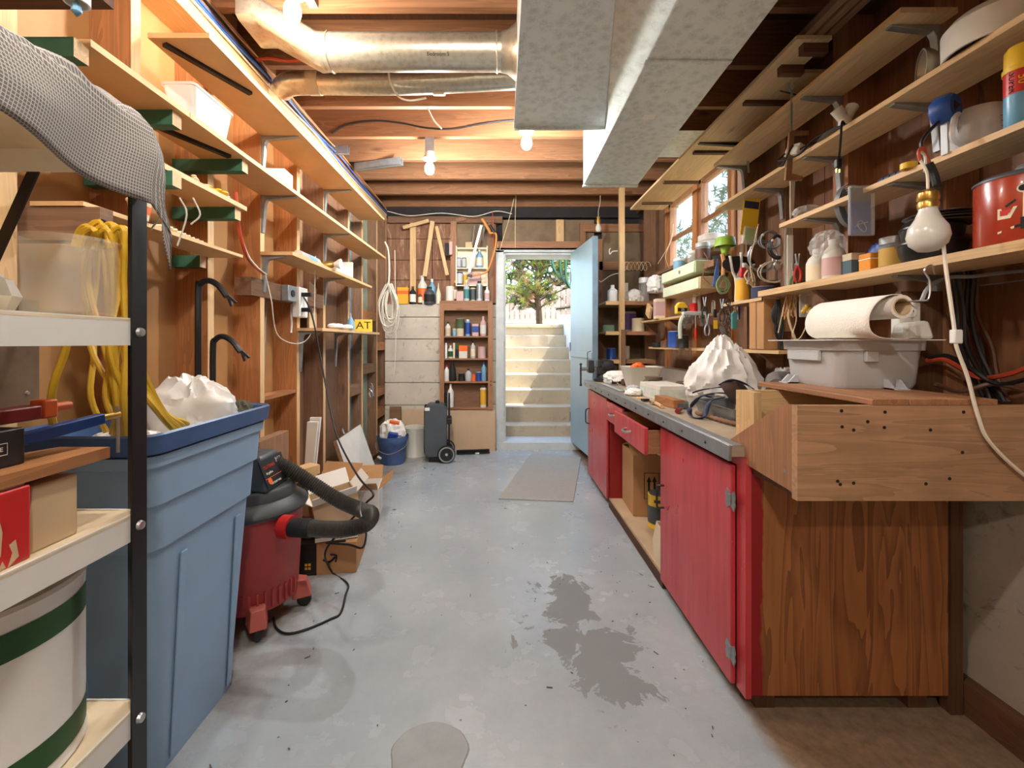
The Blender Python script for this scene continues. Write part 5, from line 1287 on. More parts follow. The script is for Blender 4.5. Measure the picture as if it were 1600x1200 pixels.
# ================================================================ the red workbench
BX, ZT = .757, .825
def endpanel_mat():
    m = NT('fir_plywood_with_red_paint')
    tc = m.n('TexCoord'); mp = m.n('Mapping'); mp.inputs['Scale'].default_value = (5, 5, .45); m.l(tc.outputs['Object'], mp.inputs[0])
    f1 = m.noise(mp.outputs[0], 1.5, 3, .5, 1.0)
    rings = m.math('FRACT', m.math('MULTIPLY', f1, 9.0))
    f2 = m.noise(mp.outputs[0], 14, 4, .7)
    fac = m.math('ADD', m.math('MULTIPLY', rings, .55), m.math('MULTIPLY', f2, .45))
    c = m.ramp(fac, [(.1, S(104, 62, 34)), (.5, S(148, 94, 54)), (.9, S(164, 108, 64))])
    sp = m.n('SeparateXYZ'); m.l(tc.outputs['Object'], sp.inputs[0])
    edge = m.math('ADD', sp.outputs[0], m.math('MULTIPLY', m.noise(tc.outputs['Object'], 4, 5, .6), .06))
    c = m.mix(m.ramp(m.math('ADD', edge, .75), [(.516, g(1)), (.521, g(0))]), c, S(138, 22, 30))
    m.bump(fac, .1, .004)
    return m.set(Base_Color=c, Roughness=.5)
c1 = thing('bench_cabinet', 'red painted bench cabinet with a closed door and bare plywood end', 'cabinet', (1.07, 1.72, .045))
ep = MB().box(BX + .002, 1.385, 1.378, 1.393, .055, .79)
ep = ep.build('end_panel', endpanel_mat(), c1, world=True)
# shift object origin of the end panel so its paint edge follows the front corner
MB().box(BX, BX + .018, 1.3775, 1.43, .045, .79).build('stile', K['benchred'], c1, world=True)
MB().box(BX, BX + .018, 1.43, 2.07, .757, .79).build('rail', K['benchred'], c1, world=True)
MB().box(1.36, 1.385, 1.393, 2.07, .06, .79).build('back', W['dark_z'], c1, world=True)
MB().box(BX + .018, 1.36, 1.393, 2.07, .06, .08).build('bottom', W['dark_y'], c1, world=True)
MB().box(BX + .018, 1.36, 2.052, 2.07, .08, .79).build('side', K['benchred'], c1, world=True)
dd = MB().box(BX - .018, BX - .001, 1.432, 2.066, .05, .754).build('door', K['benchred'], c1, world=True, bevel=.003)
MB().tube([(BX - .018, 2.02, .50), (BX - .045, 2.02, .50), (BX - .05, 2.02, .48), (BX - .05, 2.02, .42), (BX - .045, 2.02, .40), (BX - .018, 2.02, .40)], .005, 8, 3).build('handle', K['iron'], dd, world=True)
for z in (.645, .155):
    m = MB()
    for s in (-1, 1):
        m.prism([(1.431 + s * .004, z - .02), (1.431 + s * .022, z - .032), (1.431 + s * .03, z - .012), (1.431 + s * .026, z), (1.431 + s * .03, z + .012), (1.431 + s * .022, z + .032), (1.431 + s * .004, z + .02)], 'x', BX - .021, BX - .017)
    m.cyl((BX - .022, 1.431, z - .018), (BX - .022, 1.431, z + .018), .006, n=8)
    m.build('hinge', K['zinc'], dd, world=True)
MB().box(.80, .86, 1.40, 1.47, 0, .055).build('foot', W['dark_z'], c1, world=True); MB().box(1.28, 1.34, 1.40, 1.47, 0, .06).build('foot', W['dark_z'], c1, world=True); MB().box(.80, .86, 1.96, 2.03, 0, .06).build('foot', W['dark_z'], c1, world=True)
c2 = thing('bench_open_bay', 'open middle bay of the red bench with two drawers', 'cabinet', (1.07, 2.6, .045))
MB().box(BX, 1.36, 2.075, 3.11, .045, .065).build('bottom_shelf', plain('dusty_shelf_board', S(196, 168, 136), .8, var=.15), c2, world=True)
MB().box(BX - .004, BX + .012, 2.075, 3.11, .0, .05).build('toe_rail', W['dark_y'], c2, world=True)
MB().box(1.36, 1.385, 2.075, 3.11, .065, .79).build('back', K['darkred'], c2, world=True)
MB().box(BX, BX + .018, 2.075, 3.11, .752, .79).build('rail', K['benchred'], c2, world=True)
MB().box(BX + .018, 1.36, 2.075, 3.11, .595, .61).build('drawer_bed', K['offwhite'], c2, world=True)
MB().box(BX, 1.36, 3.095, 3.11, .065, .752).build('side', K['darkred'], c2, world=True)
for y0, y1, xf in ((2.085, 2.64, .672), (2.66, 3.09, .725)):
    fr_ = MB().box(xf, xf + .018, y0, y1, .62, .748).build('drawer', K['benchred'], c2, world=True, bevel=.003)
    for y in (y0 + .006, y1 - .018): MB().box(xf + .018, xf + .50, y, y + .012, .625, .735).build('drawer_side', W['reddish_x'], fr_, world=True)
    MB().box(xf + .018, xf + .50, y0 + .018, y1 - .018, .625, .632).build('drawer_bottom', W['ply_x'], fr_, world=True)
    MB().box(xf + .49, xf + .50, y0 + .018, y1 - .018, .632, .735).build('drawer_back', W['reddish_y'], fr_, world=True)
    ym = (y0 + y1) / 2 - .02
    MB().tube([(xf, ym - .045, .69), (xf - .025, ym - .03, .685), (xf - .03, ym, .683), (xf - .025, ym + .03, .685), (xf, ym + .045, .69)], .006, 8, 4).build('handle', K['steel'], fr_, world=True)
c3 = thing('bench_end_cabinet', 'red bench cabinet with a faded door next to the open house door', 'cabinet', (1.07, 3.45, .045))
MB().box(BX + .018, 1.36, 3.115, 3.80, .06, .08).build('bottom', W['dark_y'], c3, world=True)
MB().box(BX, 1.38, 3.785, 3.80, .06, .79).build('end_panel', K['benchred'], c3, world=True)
MB().box(BX, BX + .018, 3.115, 3.785, .757, .79).build('rail', K['benchred'], c3, world=True)
MB().box(1.36, 1.38, 3.115, 3.785, .08, .79).build('back', W['dark_z'], c3, world=True)
d3 = MB().box(BX - .018, BX - .001, 3.12, 3.79, .05, .754).build('door', K['benchred'], c3, world=True, bevel=.003)
MB().tube([(BX - .018, 3.72, .60), (BX - .045, 3.72, .59), (BX - .05, 3.72, .56), (BX - .05, 3.72, .51), (BX - .045, 3.72, .48), (BX - .018, 3.72, .47)], .005, 8, 3).build('handle', K['iron'], d3, world=True)
MB().box(BX - .02, BX - .016, 3.13, 3.16, .16, .21).build('hinge', K['zinc'], d3, world=True)
MB().box(.80, .86, 3.70, 3.76, 0, .06).build('foot', W['dark_z'], c3, world=True)
wt = thing('bench_worktop', 'grimy worktop with a nailed metal edge strip', 'worktop', (1.09, 2.6, .79))
MB().box(.722, XR - .003, 1.392, 3.84, .792, ZT).build('top', plain('grimy_worktop', S(176, 158, 136), .75, var=.25, scale=7, bump=.1), wt, world=True)
MB().box(.712, .722, 1.392, 3.84, .778, ZT + .003).box(.722, .76, 1.392, 3.84, ZT, ZT + .003).build('edge_strip', K['zinc'], wt, world=True, bevel=.002)
for i in range(12): MB().lathe([(0, -.004), (.004, -.0035), (.006, 0), (0, 0)], 8, axis='x', c=(.712, 1.55 + .2 * i, .802)).build('nail', K['iron'], wt, world=True)
# the heavy box end that carries the grey bin
bx_ = thing('bench_end_box', 'heavy plank box end with a tapered plywood cheek and nail holes', 'box end', (1.1, 1.3, .745))
MB().prism([(1.477, .829), (1.205, .982), (1.166, .987), (1.166, .758), (1.40, .772), (1.477, .776)], 'x', .762, .780).build('cheek', W['reddish_z'], bx_, world=True)
plk = MB().box(.762, 1.465, 1.144, 1.166, .742, .987).build('plank', wood('knotted_old_plank', S(190, 148, 112), .62, 'x', .55, rand=0, stain=.5), bx_, world=True)
rn = random.Random(2)
for x_, y_ in ((1315, 642), (1316, 667), (1334, 672), (1383, 644), (1382, 668), (1356, 659), (1454, 672), (1504, 707), (1506, 644), (1313, 757), (1334, 755), (1447, 756), (1484, 748), (1309, 752)):
    p = at(x_, y_, 1.1435); MB().cyl(p, p + Vector((0, .002, 0)), .0045, n=10).build('nail_hole', K['ink'], plk, world=True)
MB().box(.7615, .7625, 1.19, 1.20, .80, .81).build('screw', K['zinc'], bx_, world=True)
MB().box(.78, 1.465, 1.166, 1.392, .742, .760).build('base_board', W['dark_x'], bx_, world=True)
sb_ = thing('upright_board', 'pale upright board under the shelf that holds the grey bin', 'board', (1.02, 1.56, ZT))
MB().box(-.19, .30, -.01, .012, .0, .158).build('board', W['pine_x'], sb_); MB().box(-.19, -.165, -.10, -.01, .0, .16).build('end_piece', W['pine_z'], sb_)
pl = thing('bin_board', 'loose two-plank board carrying the grey bin', 'board', (1.12, 1.42, .987))
for x0, x1 in ((.96, 1.055), (1.057, 1.155), (1.157, 1.285)): MB().box(x0, x1, 1.15, 1.66, .987, 1.003).build('plank', W['reddish_y'], pl, world=True, bevel=.002)
# grey bin
gb = thing('grey_bin', 'grey plastic bin with moulded feet on the bench end', 'bin', (1.2, 1.53, 1.0035))
loft(MB(), [rrect(-.125, .125, -.115, .125, .0, .03), rrect(-.132, .13, -.122, .13, .015, .03), rrect(-.14, .138, -.13, .138, .120, .03), rrect(-.148, .146, -.138, .146, .121, .03), rrect(-.15, .148, -.14, .148, .152, .03), rrect(-.135, .133, -.125, .133, .152, .025), rrect(-.12, .12, -.11, .12, .02, .025)]).build('body', K['lgrey'], gb)
MB().box(-.152, -.140, -.06, .10, .085, .12).build('side_grip', K['lgrey'], gb, bevel=.003); MB().box(-.06, -.02, -.143, -.13, .085, .12).build('side_grip', K['lgrey'], gb, bevel=.003)
for x, y, r in ((-.13, .09, math.pi / 2), (.03, -.125, math.pi)):
    MB().prism([(0, 0), (.04, 0), (.012, .03), (0, .03)], 'x', -.022, -.016).prism([(0, 0), (.04, 0), (.012, .03), (0, .03)], 'x', .016, .022).box(-.022, .022, 0, .045, 0, .004).build('foot', K['lgrey'], gb, loc=(x, y, 0), rot=(0, 0, r))
tag(MB().box(1.02, 1.37, 1.37, 1.70, 1.1562, 1.159).build('white_sheet', K['paper'], world=True), 'thin white sheet lying over the grey bin', 'sheet')
# paper towel
tw = thing('paper_towel_roll', 'paper towel roll hanging on a wire hook above the grey bin', 'paper towel', (1.15, 1.43, 1.16))
m = MB()
sec = catmull([Vector(q) for q in ((.004, 0, .128), (-.03, 0, .126), (-.062, 0, .106), (-.082, 0, .068), (-.078, 0, .028), (-.05, 0, .006), (0, 0, .001), (.045, 0, .0015))], 6)
def towel(u, v):
    q = sec[min(int(v * (len(sec) - 1) + .5), len(sec) - 1)]
    return (q.x, -.15 + .28 * u + .02 * v * (1 - u), q.z)
m.grid(towel, 12, len(sec) - 1)
m.build('loose_sheet', K['towel'], tw, solid=.002)
MB().lathe([(.026, -.15), (.034, -.15), (.034, .13), (.026, .13), (.026, -.15)], 28, axis='y', c=(.004, 0, .093)).build('roll', K['towel'], tw)
MB().lathe([(.0225, -.151), (.026, -.151), (.026, .131), (.0225, .131), (.0225, -.151)], 24, axis='y', c=(.004, 0, .093)).build('core', K['cardlight'], tw)
MB().tube([(.02, .12, .107), (.02, -.17, .107), (.04, -.19, .11), (.045, -.19, .16), (.03, -.19, .19), (.05, -.19, .205), (.06, -.19, .18)], .0025, 6, 5).build('wire_hook', K['steel'], tw)
el = thing('wall_outlet', 'white outlet with a plugged-in adaptor beside the paper towel', 'outlet', (1.33, 1.45, 1.16))
MB().box(-.035, .04, -.0, .03, .0, .12).build('plate', K['offwhite'], el, bevel=.005); MB().lathe([(0, -.003), (.017, -.003), (.017, 0)], 18, axis='y', c=(.005, 0, .088)).build('receptacle', K['white'], el)
for dx in (-.006, .006): MB().box(.005 + dx - .0012, .005 + dx + .0012, -.0036, -.003, .088, .096).build('slot', K['ink'], el)
MB().hexa([(-.07, -.06, .0), (.03, -.06, 0), (.03, -.001, 0), (-.07, -.001, 0)], [(-.055, -.05, .05), (.02, -.05, .06), (.02, -.001, .06), (-.055, -.001, .05)]).build('adaptor', K['offwhite'], el, bevel=.01)
MB().box(.0, .14, .03, .05, -.33, .16).build('mounting_board', W['dark_z'], el)

# ---- cords and wires at the near end of the bench wall
cable('white_lamp_cord', 'white lamp cord with an inline switch trailing over the plank', [at(1458, 330, 1.20), at(1470, 350, 1.19), at(1478, 420, 1.17), at(1490, 505, 1.15), at(1494, 540, 1.14), at(1512, 590, 1.135), at(1528, 650, 1.132), at(1546, 690, 1.13), at(1600, 742, 1.13), at(1660, 775, 1.13)], .0045, K['whitecable'], cat='cord')
sw_ = tag(MB().obox((0, 0, 0), (.022, .016, .036)).build('inline_switch', K['white'], loc=at(1494, 526, 1.143), bevel=.003), 'white inline switch on the lamp cord', 'switch')
random.seed(8)
def onply(x, y, off=0.0): return at(x, y, min(1.452, dX(x, 1.568)) - off)
sag = ['thick dark cable sagging nearest the outlet', 'dark cable sagging second from the outlet', 'dark cable sagging third from the outlet', 'dark cable in the middle of the sagging bunch', 'dark cable fifth from the outlet in the bunch', 'dark cable next to last in the sagging bunch', 'dark cable last in the sagging bunch']
for i in range(7):
    x0 = 1488 + i * 7; of = .006 + .012 * (i % 3)
    cable('wall_wire', sag[i], [onply(x0 - 4, 412, of), onply(x0 - 3, 440, of), onply(x0 - 2 + random.uniform(-6, 6), 490, of), onply(x0 + 12 + random.uniform(-8, 8), 540, of), onply(x0 + 30 + random.uniform(-8, 8), 590, of), onply(x0 + 46, 628, of)], .006, K['blackcable'] if i % 3 else K['brownp'], group='cables sagging on the plywood wall')
for lab, mt, q in (('red jumper cable curving out behind the grey bin', K['redcable'], ((1448, 563), (1475, 562), (1500, 575), (1530, 590), (1575, 585), (1615, 570))), ('black jumper cable curving out behind the grey bin', K['blackcable'], ((1448, 560), (1480, 556), (1520, 578), (1560, 600), (1615, 590))), ('brown cable looping low behind the grey bin', K['brownp'], ((1462, 600), (1500, 612), (1550, 600), (1615, 612)))):
    cable('jumper_cable', lab, [onply(x, y, .05) for x, y in q], .007, mt)
cable('conduit_cord', 'pale grey cord arching under the lower shelf by the red pot', [at(1440, 470, 1.40), at(1452, 448, 1.40), at(1480, 434, 1.40), at(1520, 432, 1.38), at(1570, 426, 1.36), at(1640, 420, 1.33)], .006, K['grey'], cat='cord')

# ================================================================ things in and on the bench
ab = thing('arrow_carton', 'brown carton printed with two up arrows in the open bay', 'box', (.93, 2.92, .066), -.05)
MB().box(-.10, .10, -.15, .15, 0, .38).build('body', K['cardboard'], ab, bevel=.003)
MB().tube([(-.03, -.1508, .11), (.06, -.1508, .11), (.06, -.1508, .27), (-.03, -.1508, .27)], .0025, 4, closed=True).build('printed_frame', K['ink'], ab)
for x in (-.002, .032): MB().box(x - .006, x + .006, -.1512, -.150, .13, .22).prism([(x - .014, .215), (x + .014, .215), (x, .25)], 'y', -.1512, -.150).build('arrow', K['ink'], ab)
for s in (-1, 1): MB().box(-.10, .10, -.002, .002, 0, .13).build('flap', K['cardboard'], ab, loc=(0, s * .148, .38), rot=(s * 1.25, 0, 0))
yt = bottle('yellow_tub', 'yellow tub with a black lid in the open bay', (.93, 2.62, .066), .062, .20, K['yellow'], K['charcoal'], None, 'can', 'tub')
MB().lathe([(.064, .03), (.064, .13)], 16).build('printed_patch', K['charcoal'], yt)
ptn = thing('black_pan', 'dark pan standing behind the yellow tub', 'pan', (1.05, 2.42, .066))
MB().lathe([(0, 0), (.09, 0), (.10, .20), (.105, .21), (.10, .21), (.085, .01), (0, .01)], 24).build('body', K['iron'], ptn); MB().tube([(-.10, .0, .19), (-.16, .03, .20), (-.20, .05, .20)], .008, 6, 3).build('handle', K['black'], ptn)
for i, (x, y, h, a, lab) in enumerate(((.93, 2.28, .27, .1, 'taller cream paper bag in the open bay'), (.815, 2.17, .18, -.06, 'lower crumpled cream paper bag beside the red door'))):
    pb = thing('paper_bag', lab, 'bag', (x, y, .066), a)
    loft(MB(), [rrect(-.05, .05, -.08, .08, 0, .008, 2), rrect(-.055, .05, -.082, .08, h * .5, .008, 2), rrect(-.035, .04, -.085, .085, h, .006, 2), rrect(-.03, .035, -.08, .08, h - .004, .006, 2), rrect(-.045, .045, -.075, .075, .01, .006, 2)]).build('body', plain('cream_paper_bag', S(226, 210, 176), .8, bump=.5, bscale=12), pb)
tag(MB().cyl((.80, 2.10, .078), (.80, 2.18, .078), .012, n=12).build('orange_tool_handle', K['orange'], world=True), 'small orange tool handle on the dusty bay shelf', 'tool')
# vise
vs_ = thing('bench_vise', 'dark iron vise on the end of the bench', 'vise', (.84, 3.70, ZT + .003))
MB().lathe([(0, 0), (.07, 0), (.07, .02), (.05, .03), (.045, .06), (0, .06)], 20).build('base', K['iron'], vs_)
MB().box(-.05, .12, -.045, .045, .055, .13).build('body', K['iron'], vs_, bevel=.008)
MB().box(-.12, -.075, -.05, .05, .07, .175).build('front_jaw', K['iron'], vs_, bevel=.008); MB().box(-.045, .0, -.05, .05, .12, .175).build('back_jaw', K['iron'], vs_, bevel=.008)
MB().lathe([(0, -.07), (.055, -.06), (.06, -.0), (.05, .04), (0, .05)], 16, axis='x', c=(.05, 0, .12)).build('anvil', K['iron'], vs_)
MB().cyl((-.19, 0, .10), (.02, 0, .10), .014, n=12).build('screw', K['steel'], vs_); MB().cyl((-.18, -.015, -.03), (-.18, -.015, .14), .007, n=8).build('handle', K['iron'], vs_); MB().ball((-.18, -.015, .14), .012, 8).ball((-.18, -.015, -.03), .012, 8).build('handle_knob', K['iron'], vs_)
bs_ = thing('white_basin', 'white plastic basin of odds and ends on the worktop', 'basin', (.99, 3.15, ZT))
loft(MB(), [rrect(-.09, .09, -.07, .07, 0, .025), rrect(-.125, .125, -.10, .10, .15, .03), rrect(-.13, .13, -.105, .105, .155, .03), rrect(-.12, .12, -.095, .095, .152, .03), rrect(-.085, .085, -.065, .065, .01, .02)]).build('body', K['offwhite'], bs_)
crumple('orange_sponge', 'orange mesh sponge poking out of the white basin', (.97, 3.15, .965), (.05, .05, .04), K['orange'], 21, 'sponge', n=24)
crumple('white_cloth_heap', 'white rags heaped between the vise and the basin', (.90, 3.45, .87), (.10, .10, .06), K['paper'], 22, 'rags', n=24)
for lab, p0, p1, r, mt in (('white spray tube lying behind the vise', (.86, 3.42, .87), (1.0, 3.5, .88), .02, K['white']), ('brown bottle lying beside the basin', (.90, 3.30, .855), (.99, 3.32, .855), .024, K['brownp']), ('dark steel bar lying across the bench end', (.84, 3.38, .85), (.98, 3.36, .85), .016, K['iron'])):
    tag(MB().cyl(p0, p1, r, n=14).build('bench_tool', mt, world=True), lab, 'tool')
fr2 = thing('steel_square', 'flat steel carpenter square lying along the bench edge', 'square', (.80, 3.2, ZT + .004))
MB().box(-.03, .03, -.30, .25, 0, .003).build('blade', K['zinc'], fr2); MB().box(-.024, -.018, -.28, .24, .003, .0036).box(-.006, -.001, -.28, .24, .003, .0036).build('rule_mark', K['white'], fr2)
crumple('tissue', 'torn white tissue on the worktop near the edge', (.81, 2.72, .845), (.05, .05, .025), K['paper'], 31, 'tissue', n=20)
crumple('plastic_scrap', 'grey plastic scrap beside the tissue', (.85, 2.86, .845), (.05, .04, .03), K['lgrey'], 32, 'scrap', n=20)
pt_ = thing('pot_stand', 'brown metal stand with a flat round top on the worktop', 'stand', (1.0, 2.92, ZT))
MB().lathe([(0, 0), (.06, 0), (.05, .02), (.035, .06), (.035, .075), (.055, .08), (.055, .10), (0, .10)], 20).build('body', plain('rusty_metal', S(120, 104, 84), .7, .2, var=.3), pt_)
MB().tube([(-.05, 0, .09), (-.07, -.01, .06), (-.06, -.02, .01)], .006, 6, 3).build('handle', K['zinc'], pt_)
wbx = carton('white_flat_carton', 'flat white printed carton lying on the worktop', (.95, 2.60, ZT), (.17, .30, .085), K['offwhite'], 0.05, band=(.2, .75, plain('faded_print', S(206, 214, 206), .7, var=.2, scale=30)))
tag(MB().obox((.86, 2.28, ZT + .022), (.055, .22, .04), (0, 0, .08)).build('timber_scrap', W['stud_y'], world=True), 'short orange timber scrap at the worktop edge', 'timber')
tag(MB().obox((.79, 2.44, ZT + .010), (.035, .03, .012), (0, 0, .3)).build('black_clip', K['black'], world=True), 'little black clip on the worktop edge', 'clip')
pn = thing('steel_pan', 'dull rectangular metal pan under the navy straps', 'pan', (1.0, 1.90, ZT))
loft(MB(), [rrect(-.09, .09, -.16, .16, .0, .02), rrect(-.105, .105, -.18, .18, .065, .02), rrect(-.115, .115, -.19, .19, .066, .02), rrect(-.10, .10, -.175, .175, .064, .02), rrect(-.085, .085, -.155, .155, .005, .02)]).build('body', K['zinc'], pn)
st_ = thing('safety_harness', 'tangle of navy straps with a dark padded cup on the pan', 'straps', (.97, 1.95, .885))
random.seed(44)
def strap(m, pts, w=.022):
    pts = catmull([Vector(p) for p in pts], 6)
    def fn(u, v):
        i = min(int(v * (len(pts) - 1) + .5), len(pts) - 1); q = pts[i]; d = pts[min(i + 1, len(pts) - 1)] - pts[max(i - 1, 0)]
        s = d.cross(Vector((.3, .2, 1))); s = s.normalized() * w / 2 if s.length > 1e-6 else Vector((w / 2, 0, 0))
        return q + s * (2 * u - 1) + Vector((0, 0, .002 * math.sin(9 * v)))
    return m.grid(fn, 1, len(pts) - 1)
for pts in ([(-.04, .02, .02), (-.10, -.02, .03), (-.14, .0, -.02), (-.15, -.03, -.05), (-.12, -.08, -.05), (-.08, -.05, .01), (-.02, -.06, .03)], [(-.08, .12, .03), (-.02, .10, .05), (.05, .10, .06), (.10, .02, .05)], [(-.09, .0, .03), (.0, .03, .04), (.08, -.02, .035), (.12, -.12, .03)], [(.02, .06, .07), (.05, .0, .10), (.10, -.02, .08), (.12, -.08, .04)]):
    strap(MB(), pts).build('strap', K['navy'], st_, solid=.003)
MB().lathe([(0, .06), (.04, .055), (.06, .03), (.065, 0), (.055, 0), (.04, .04), (0, .045)], 18, sx=1.2).build('padded_cup', K['leather'], st_, loc=(.07, .05, .03), rot=(.9, .4, .5))
MB().tube([(-.07, .01, .03), (-.05, .03, .035), (-.03, .01, .035), (-.05, -.01, .03)], .003, 6, closed=True).build('buckle', K['steel'], st_)
tw_ = thing('twig_bundle', 'thick twisted rope end lying along the worktop', 'rope', (.93, 1.76, ZT))
MB().tube([(-.06, .22, .012), (-.05, .10, .012), (-.04, .0, .012), (-.01, -.10, .012)], .011, 8, 6, rad=lambda t: .009 + .003 * math.sin(60 * t)).build('rope', W['brown_y'], tw_)
carton('match_box', 'small black box with an orange label beside the pan', (1.0, 1.66, ZT), (.07, .05, .04), K['black'], .1, band=(.3, .6, K['amber']))
crumple('white_shopping_bag', 'large white plastic bag standing on the worktop', (1.13, 2.27, .96), (.175, .15, .18), K['bag'], 8, n=52, amp=.34, peak=.5)
crumple('clear_bag', 'clear crumpled bag beside the cardboard box on the bench', (1.19, 1.86, .93), (.07, .09, .11), K['clearbag'], 14, n=30)
sk = thing('wool_sock', 'grey wool roll tucked beside the grey bin', 'sock', (1.10, 1.74, ZT + .12))
MB().tube([(-.06, -.06, .04), (-.03, .0, .06), (.04, .04, .06), (.08, .03, .05)], .03, 10, 5).tube([(-.05, -.02, .01), (.0, .03, .02), (.07, .05, .02)], .03, 10, 5).build('roll', K['sock'], sk)
MB().box(-.03, .09, .0, .09, -.12, .0).build('block', W['brown_z'], sk)
tb_ = carton('tall_carton', 'tall brown carton standing on the shelf behind the white bag', (1.385, 2.28, 1.115), (.16, .12, .26), K['cardboard'], .05, band=None)
MB().box(-.0812, -.08, -.005, .005, .0, .26).build('seam_tape', W['brown_z'], tb_); MB().box(.02, .06, -.0612, -.06, .03, .09).build('printed_block', K['brownp'], tb_)

# ---- more small tools scattered on the worktop
for lab, x, y, a, mt in (('yellow handled screwdriver on the worktop behind the carton', 1.12, 2.62, .6, K['yellow']), ('black handled screwdriver near the white basin', 1.10, 2.98, 1.3, K['black']), ('red handled screwdriver by the metal pan', .84, 2.08, 1.0, K['darkred'])):
    t = thing('screwdriver', lab, 'screwdriver', (x, y, ZT + .001), a)
    MB().cyl((-.08, 0, .012), (0, 0, .012), .011, .009, n=10).build('handle', mt, t); MB().cyl((0, 0, .012), (.10, 0, .010), .003, n=6).build('shaft', K['steel'], t)
pbr = thing('paint_brush', 'paint brush with a wooden handle lying by the bench edge', 'brush', (.80, 2.30, ZT + .003), 1.45)
MB().tube([(-.13, 0, .008), (-.06, 0, .010), (0, 0, .008)], .009, 8, 4).build('handle', W['pine_x'], pbr); MB().box(0, .03, -.02, .02, .002, .014).build('ferrule', K['steel'], pbr); MB().hexa([(.03, -.02, .002), (.085, -.018, .004), (.085, .018, .004), (.03, .02, .002)], [(.03, -.02, .014), (.085, -.018, .009), (.085, .018, .009), (.03, .02, .014)]).build('bristles', K['brownp'], pbr)
tph = thing('tape_roll', 'roll of brown tape lying flat on the worktop', 'tape', (1.22, 2.55, ZT)); MB().lathe([(.025, 0), (.045, 0), (.045, .045), (.025, .045), (.025, 0)], 24).build('roll', K['beige'], tph)
for lab, c, s, r, mt in (('thin pine shim on the worktop near the drawers', (.82, 2.50, ZT + .004), (.03, .16, .008), .3, W['pine_y']), ('dark sanding block on the worktop', (.90, 2.20, ZT + .014), (.05, .09, .028), -.4, K['charcoal']), ('square plywood scrap leaning on the bench wall', (1.40, 2.95, ZT + .075), (.02, .16, .15), 0, W['ply_y'])):
    tag(MB().obox((0, 0, 0), s).build('bench_scrap', mt, loc=c, rot=(0, 0, r), bevel=.002), lab, 'scrap')
carton('screw_carton', 'little blue carton of screws on the worktop by the tape roll', (1.30, 2.45, ZT), (.07, .10, .05), K['blue'], .2, band=(.3, .7, K['paper']))

# ================================================================ shelves on the right wall
def rshelf(label, y0, y1, z, xf, t=.018, mat=None, xb=XR, brk=()):
    s = thing('bench_shelf', label, 'shelf', ((xf + xb) / 2, (y0 + y1) / 2, z), group='boards over the bench')
    m = MB().box(xf, xb - .001, y0, y1, z, z + t); m.m[4] = 1
    m.build('board', [mat or W['ply_y'], W['pine_y']], s, world=True)
    for y, l in brk: bracket(s, y, z, l, .16, -1, K['zinc'])
    return s
S1 = thing('window_head_shelf', 'wide plywood shelf with wooden cleats right under the joists', 'shelf', (1.32, 2.9, 2.35))
MB().prism([(1.17, 1.76), (1.31, 1.76), (1.31, 1.98), (1.466, 1.98), (1.466, 4.03), (1.17, 4.03)], 'z', 2.35, 2.366).build('board', W['ply_y'], S1, world=True)
for y in (1.78, 1.92, 2.2, 2.78, 3.3, 3.8): MB().box(1.21, 1.31 if y < 1.95 else 1.466, y, y + .03, 2.334 if y > 2 else 2.312, 2.35).build('cleat', W['dark_x'], S1, world=True)
bracket(S1, 2.66, 2.35, .28, .12, -1, K['iron'])
for x, lab in ((1.20, 'long thin timber batten stored on the high shelf edge'), (1.245, 'second timber batten stored on the high shelf'), (1.285, 'third timber batten stored on the high shelf by the wall')):
    tag(MB().box(x, x + .03, 1.2, 2.6, 2.3665, 2.395).build('timber_batten', W['brown_y'], world=True), lab, 'timber', 'battens on the high shelf')
S2 = rshelf('narrow plywood shelf on steel brackets, second from the ceiling', 1.43, 2.69, 2.21, 1.285, brk=((1.475, .17), (1.905, .17), (2.66, .17)))
SB = rshelf('long plywood shelf with the lamp reflector and white bowl', .85, 2.69, 1.95, 1.296, brk=((1.905, .16), (1.475, .16), (2.30, .15)))
SCc = rshelf('plywood shelf with the measuring jug and tape', .85, 2.08, 1.685, 1.30, brk=((1.475, .16), (1.905, .16)))
SD = rshelf('thick knotty shelf with the red pot and black pans', .85, 2.2, 1.375, 1.27, .027, W['pine_y'], brk=((1.475, .15),))
SE = rshelf('short shelf behind the hanging cords', 2.22, 2.62, 1.36, 1.30, .016, W['brown_y'])
SG = rshelf('low long shelf along the wall above the worktop', 2.1, 3.95, 1.095, 1.31, .016, W['pine_y'])
SF = rshelf('bare shelf end with the yellow tape measure by the window', 3.0, 4.15, 1.33, 1.30, .016, W['pine_y'])
for s_, ys in ((SG, (2.31, 2.67)), (SF, (3.54, 4.17)), (SE, (2.31,)), (SD, (1.9,))):
    for y in ys: MB().prism([(XR - .002, s_.location.z), (XR - .13, s_.location.z), (XR - .002, s_.location.z - .1)], 'y', y, y + .02).build('bracket', W['brown_x'], s_, world=True)

# ---- corner shelves by the door
cs_ = thing('corner_shelves', 'pine corner shelves with a tall post beside the open door', 'shelf unit', (1.2, 4.45, .85))
MB().box(1.118, 1.165, 4.19, 4.235, .829, ZJ).build('post', W['pine_z'], cs_, world=True)
for z in (1.54, 1.255, .985):
    MB().box(.99, 1.46, 4.236, 4.80, z - .018, z).build('shelf_board', W['ply_y'], cs_, world=True)
    MB().box(1.166, 1.46, 4.20, 4.235, z - .035, z).build('shelf_lip', W['reddish_x'], cs_, world=True); MB().box(.99, 1.117, 4.20, 4.235, z - .035, z).build('shelf_lip', W['pine_x'], cs_, world=True)
MB().box(1.13, 1.166, 4.166, 4.19, .829, 1.27).build('post_doubler', W['brown_z'], cs_, world=True)
bottle('white_pill_bottle', 'white bottle on the top corner shelf', put(957, 4.35, 1.54), .05, .17, K['white'], K['white'])
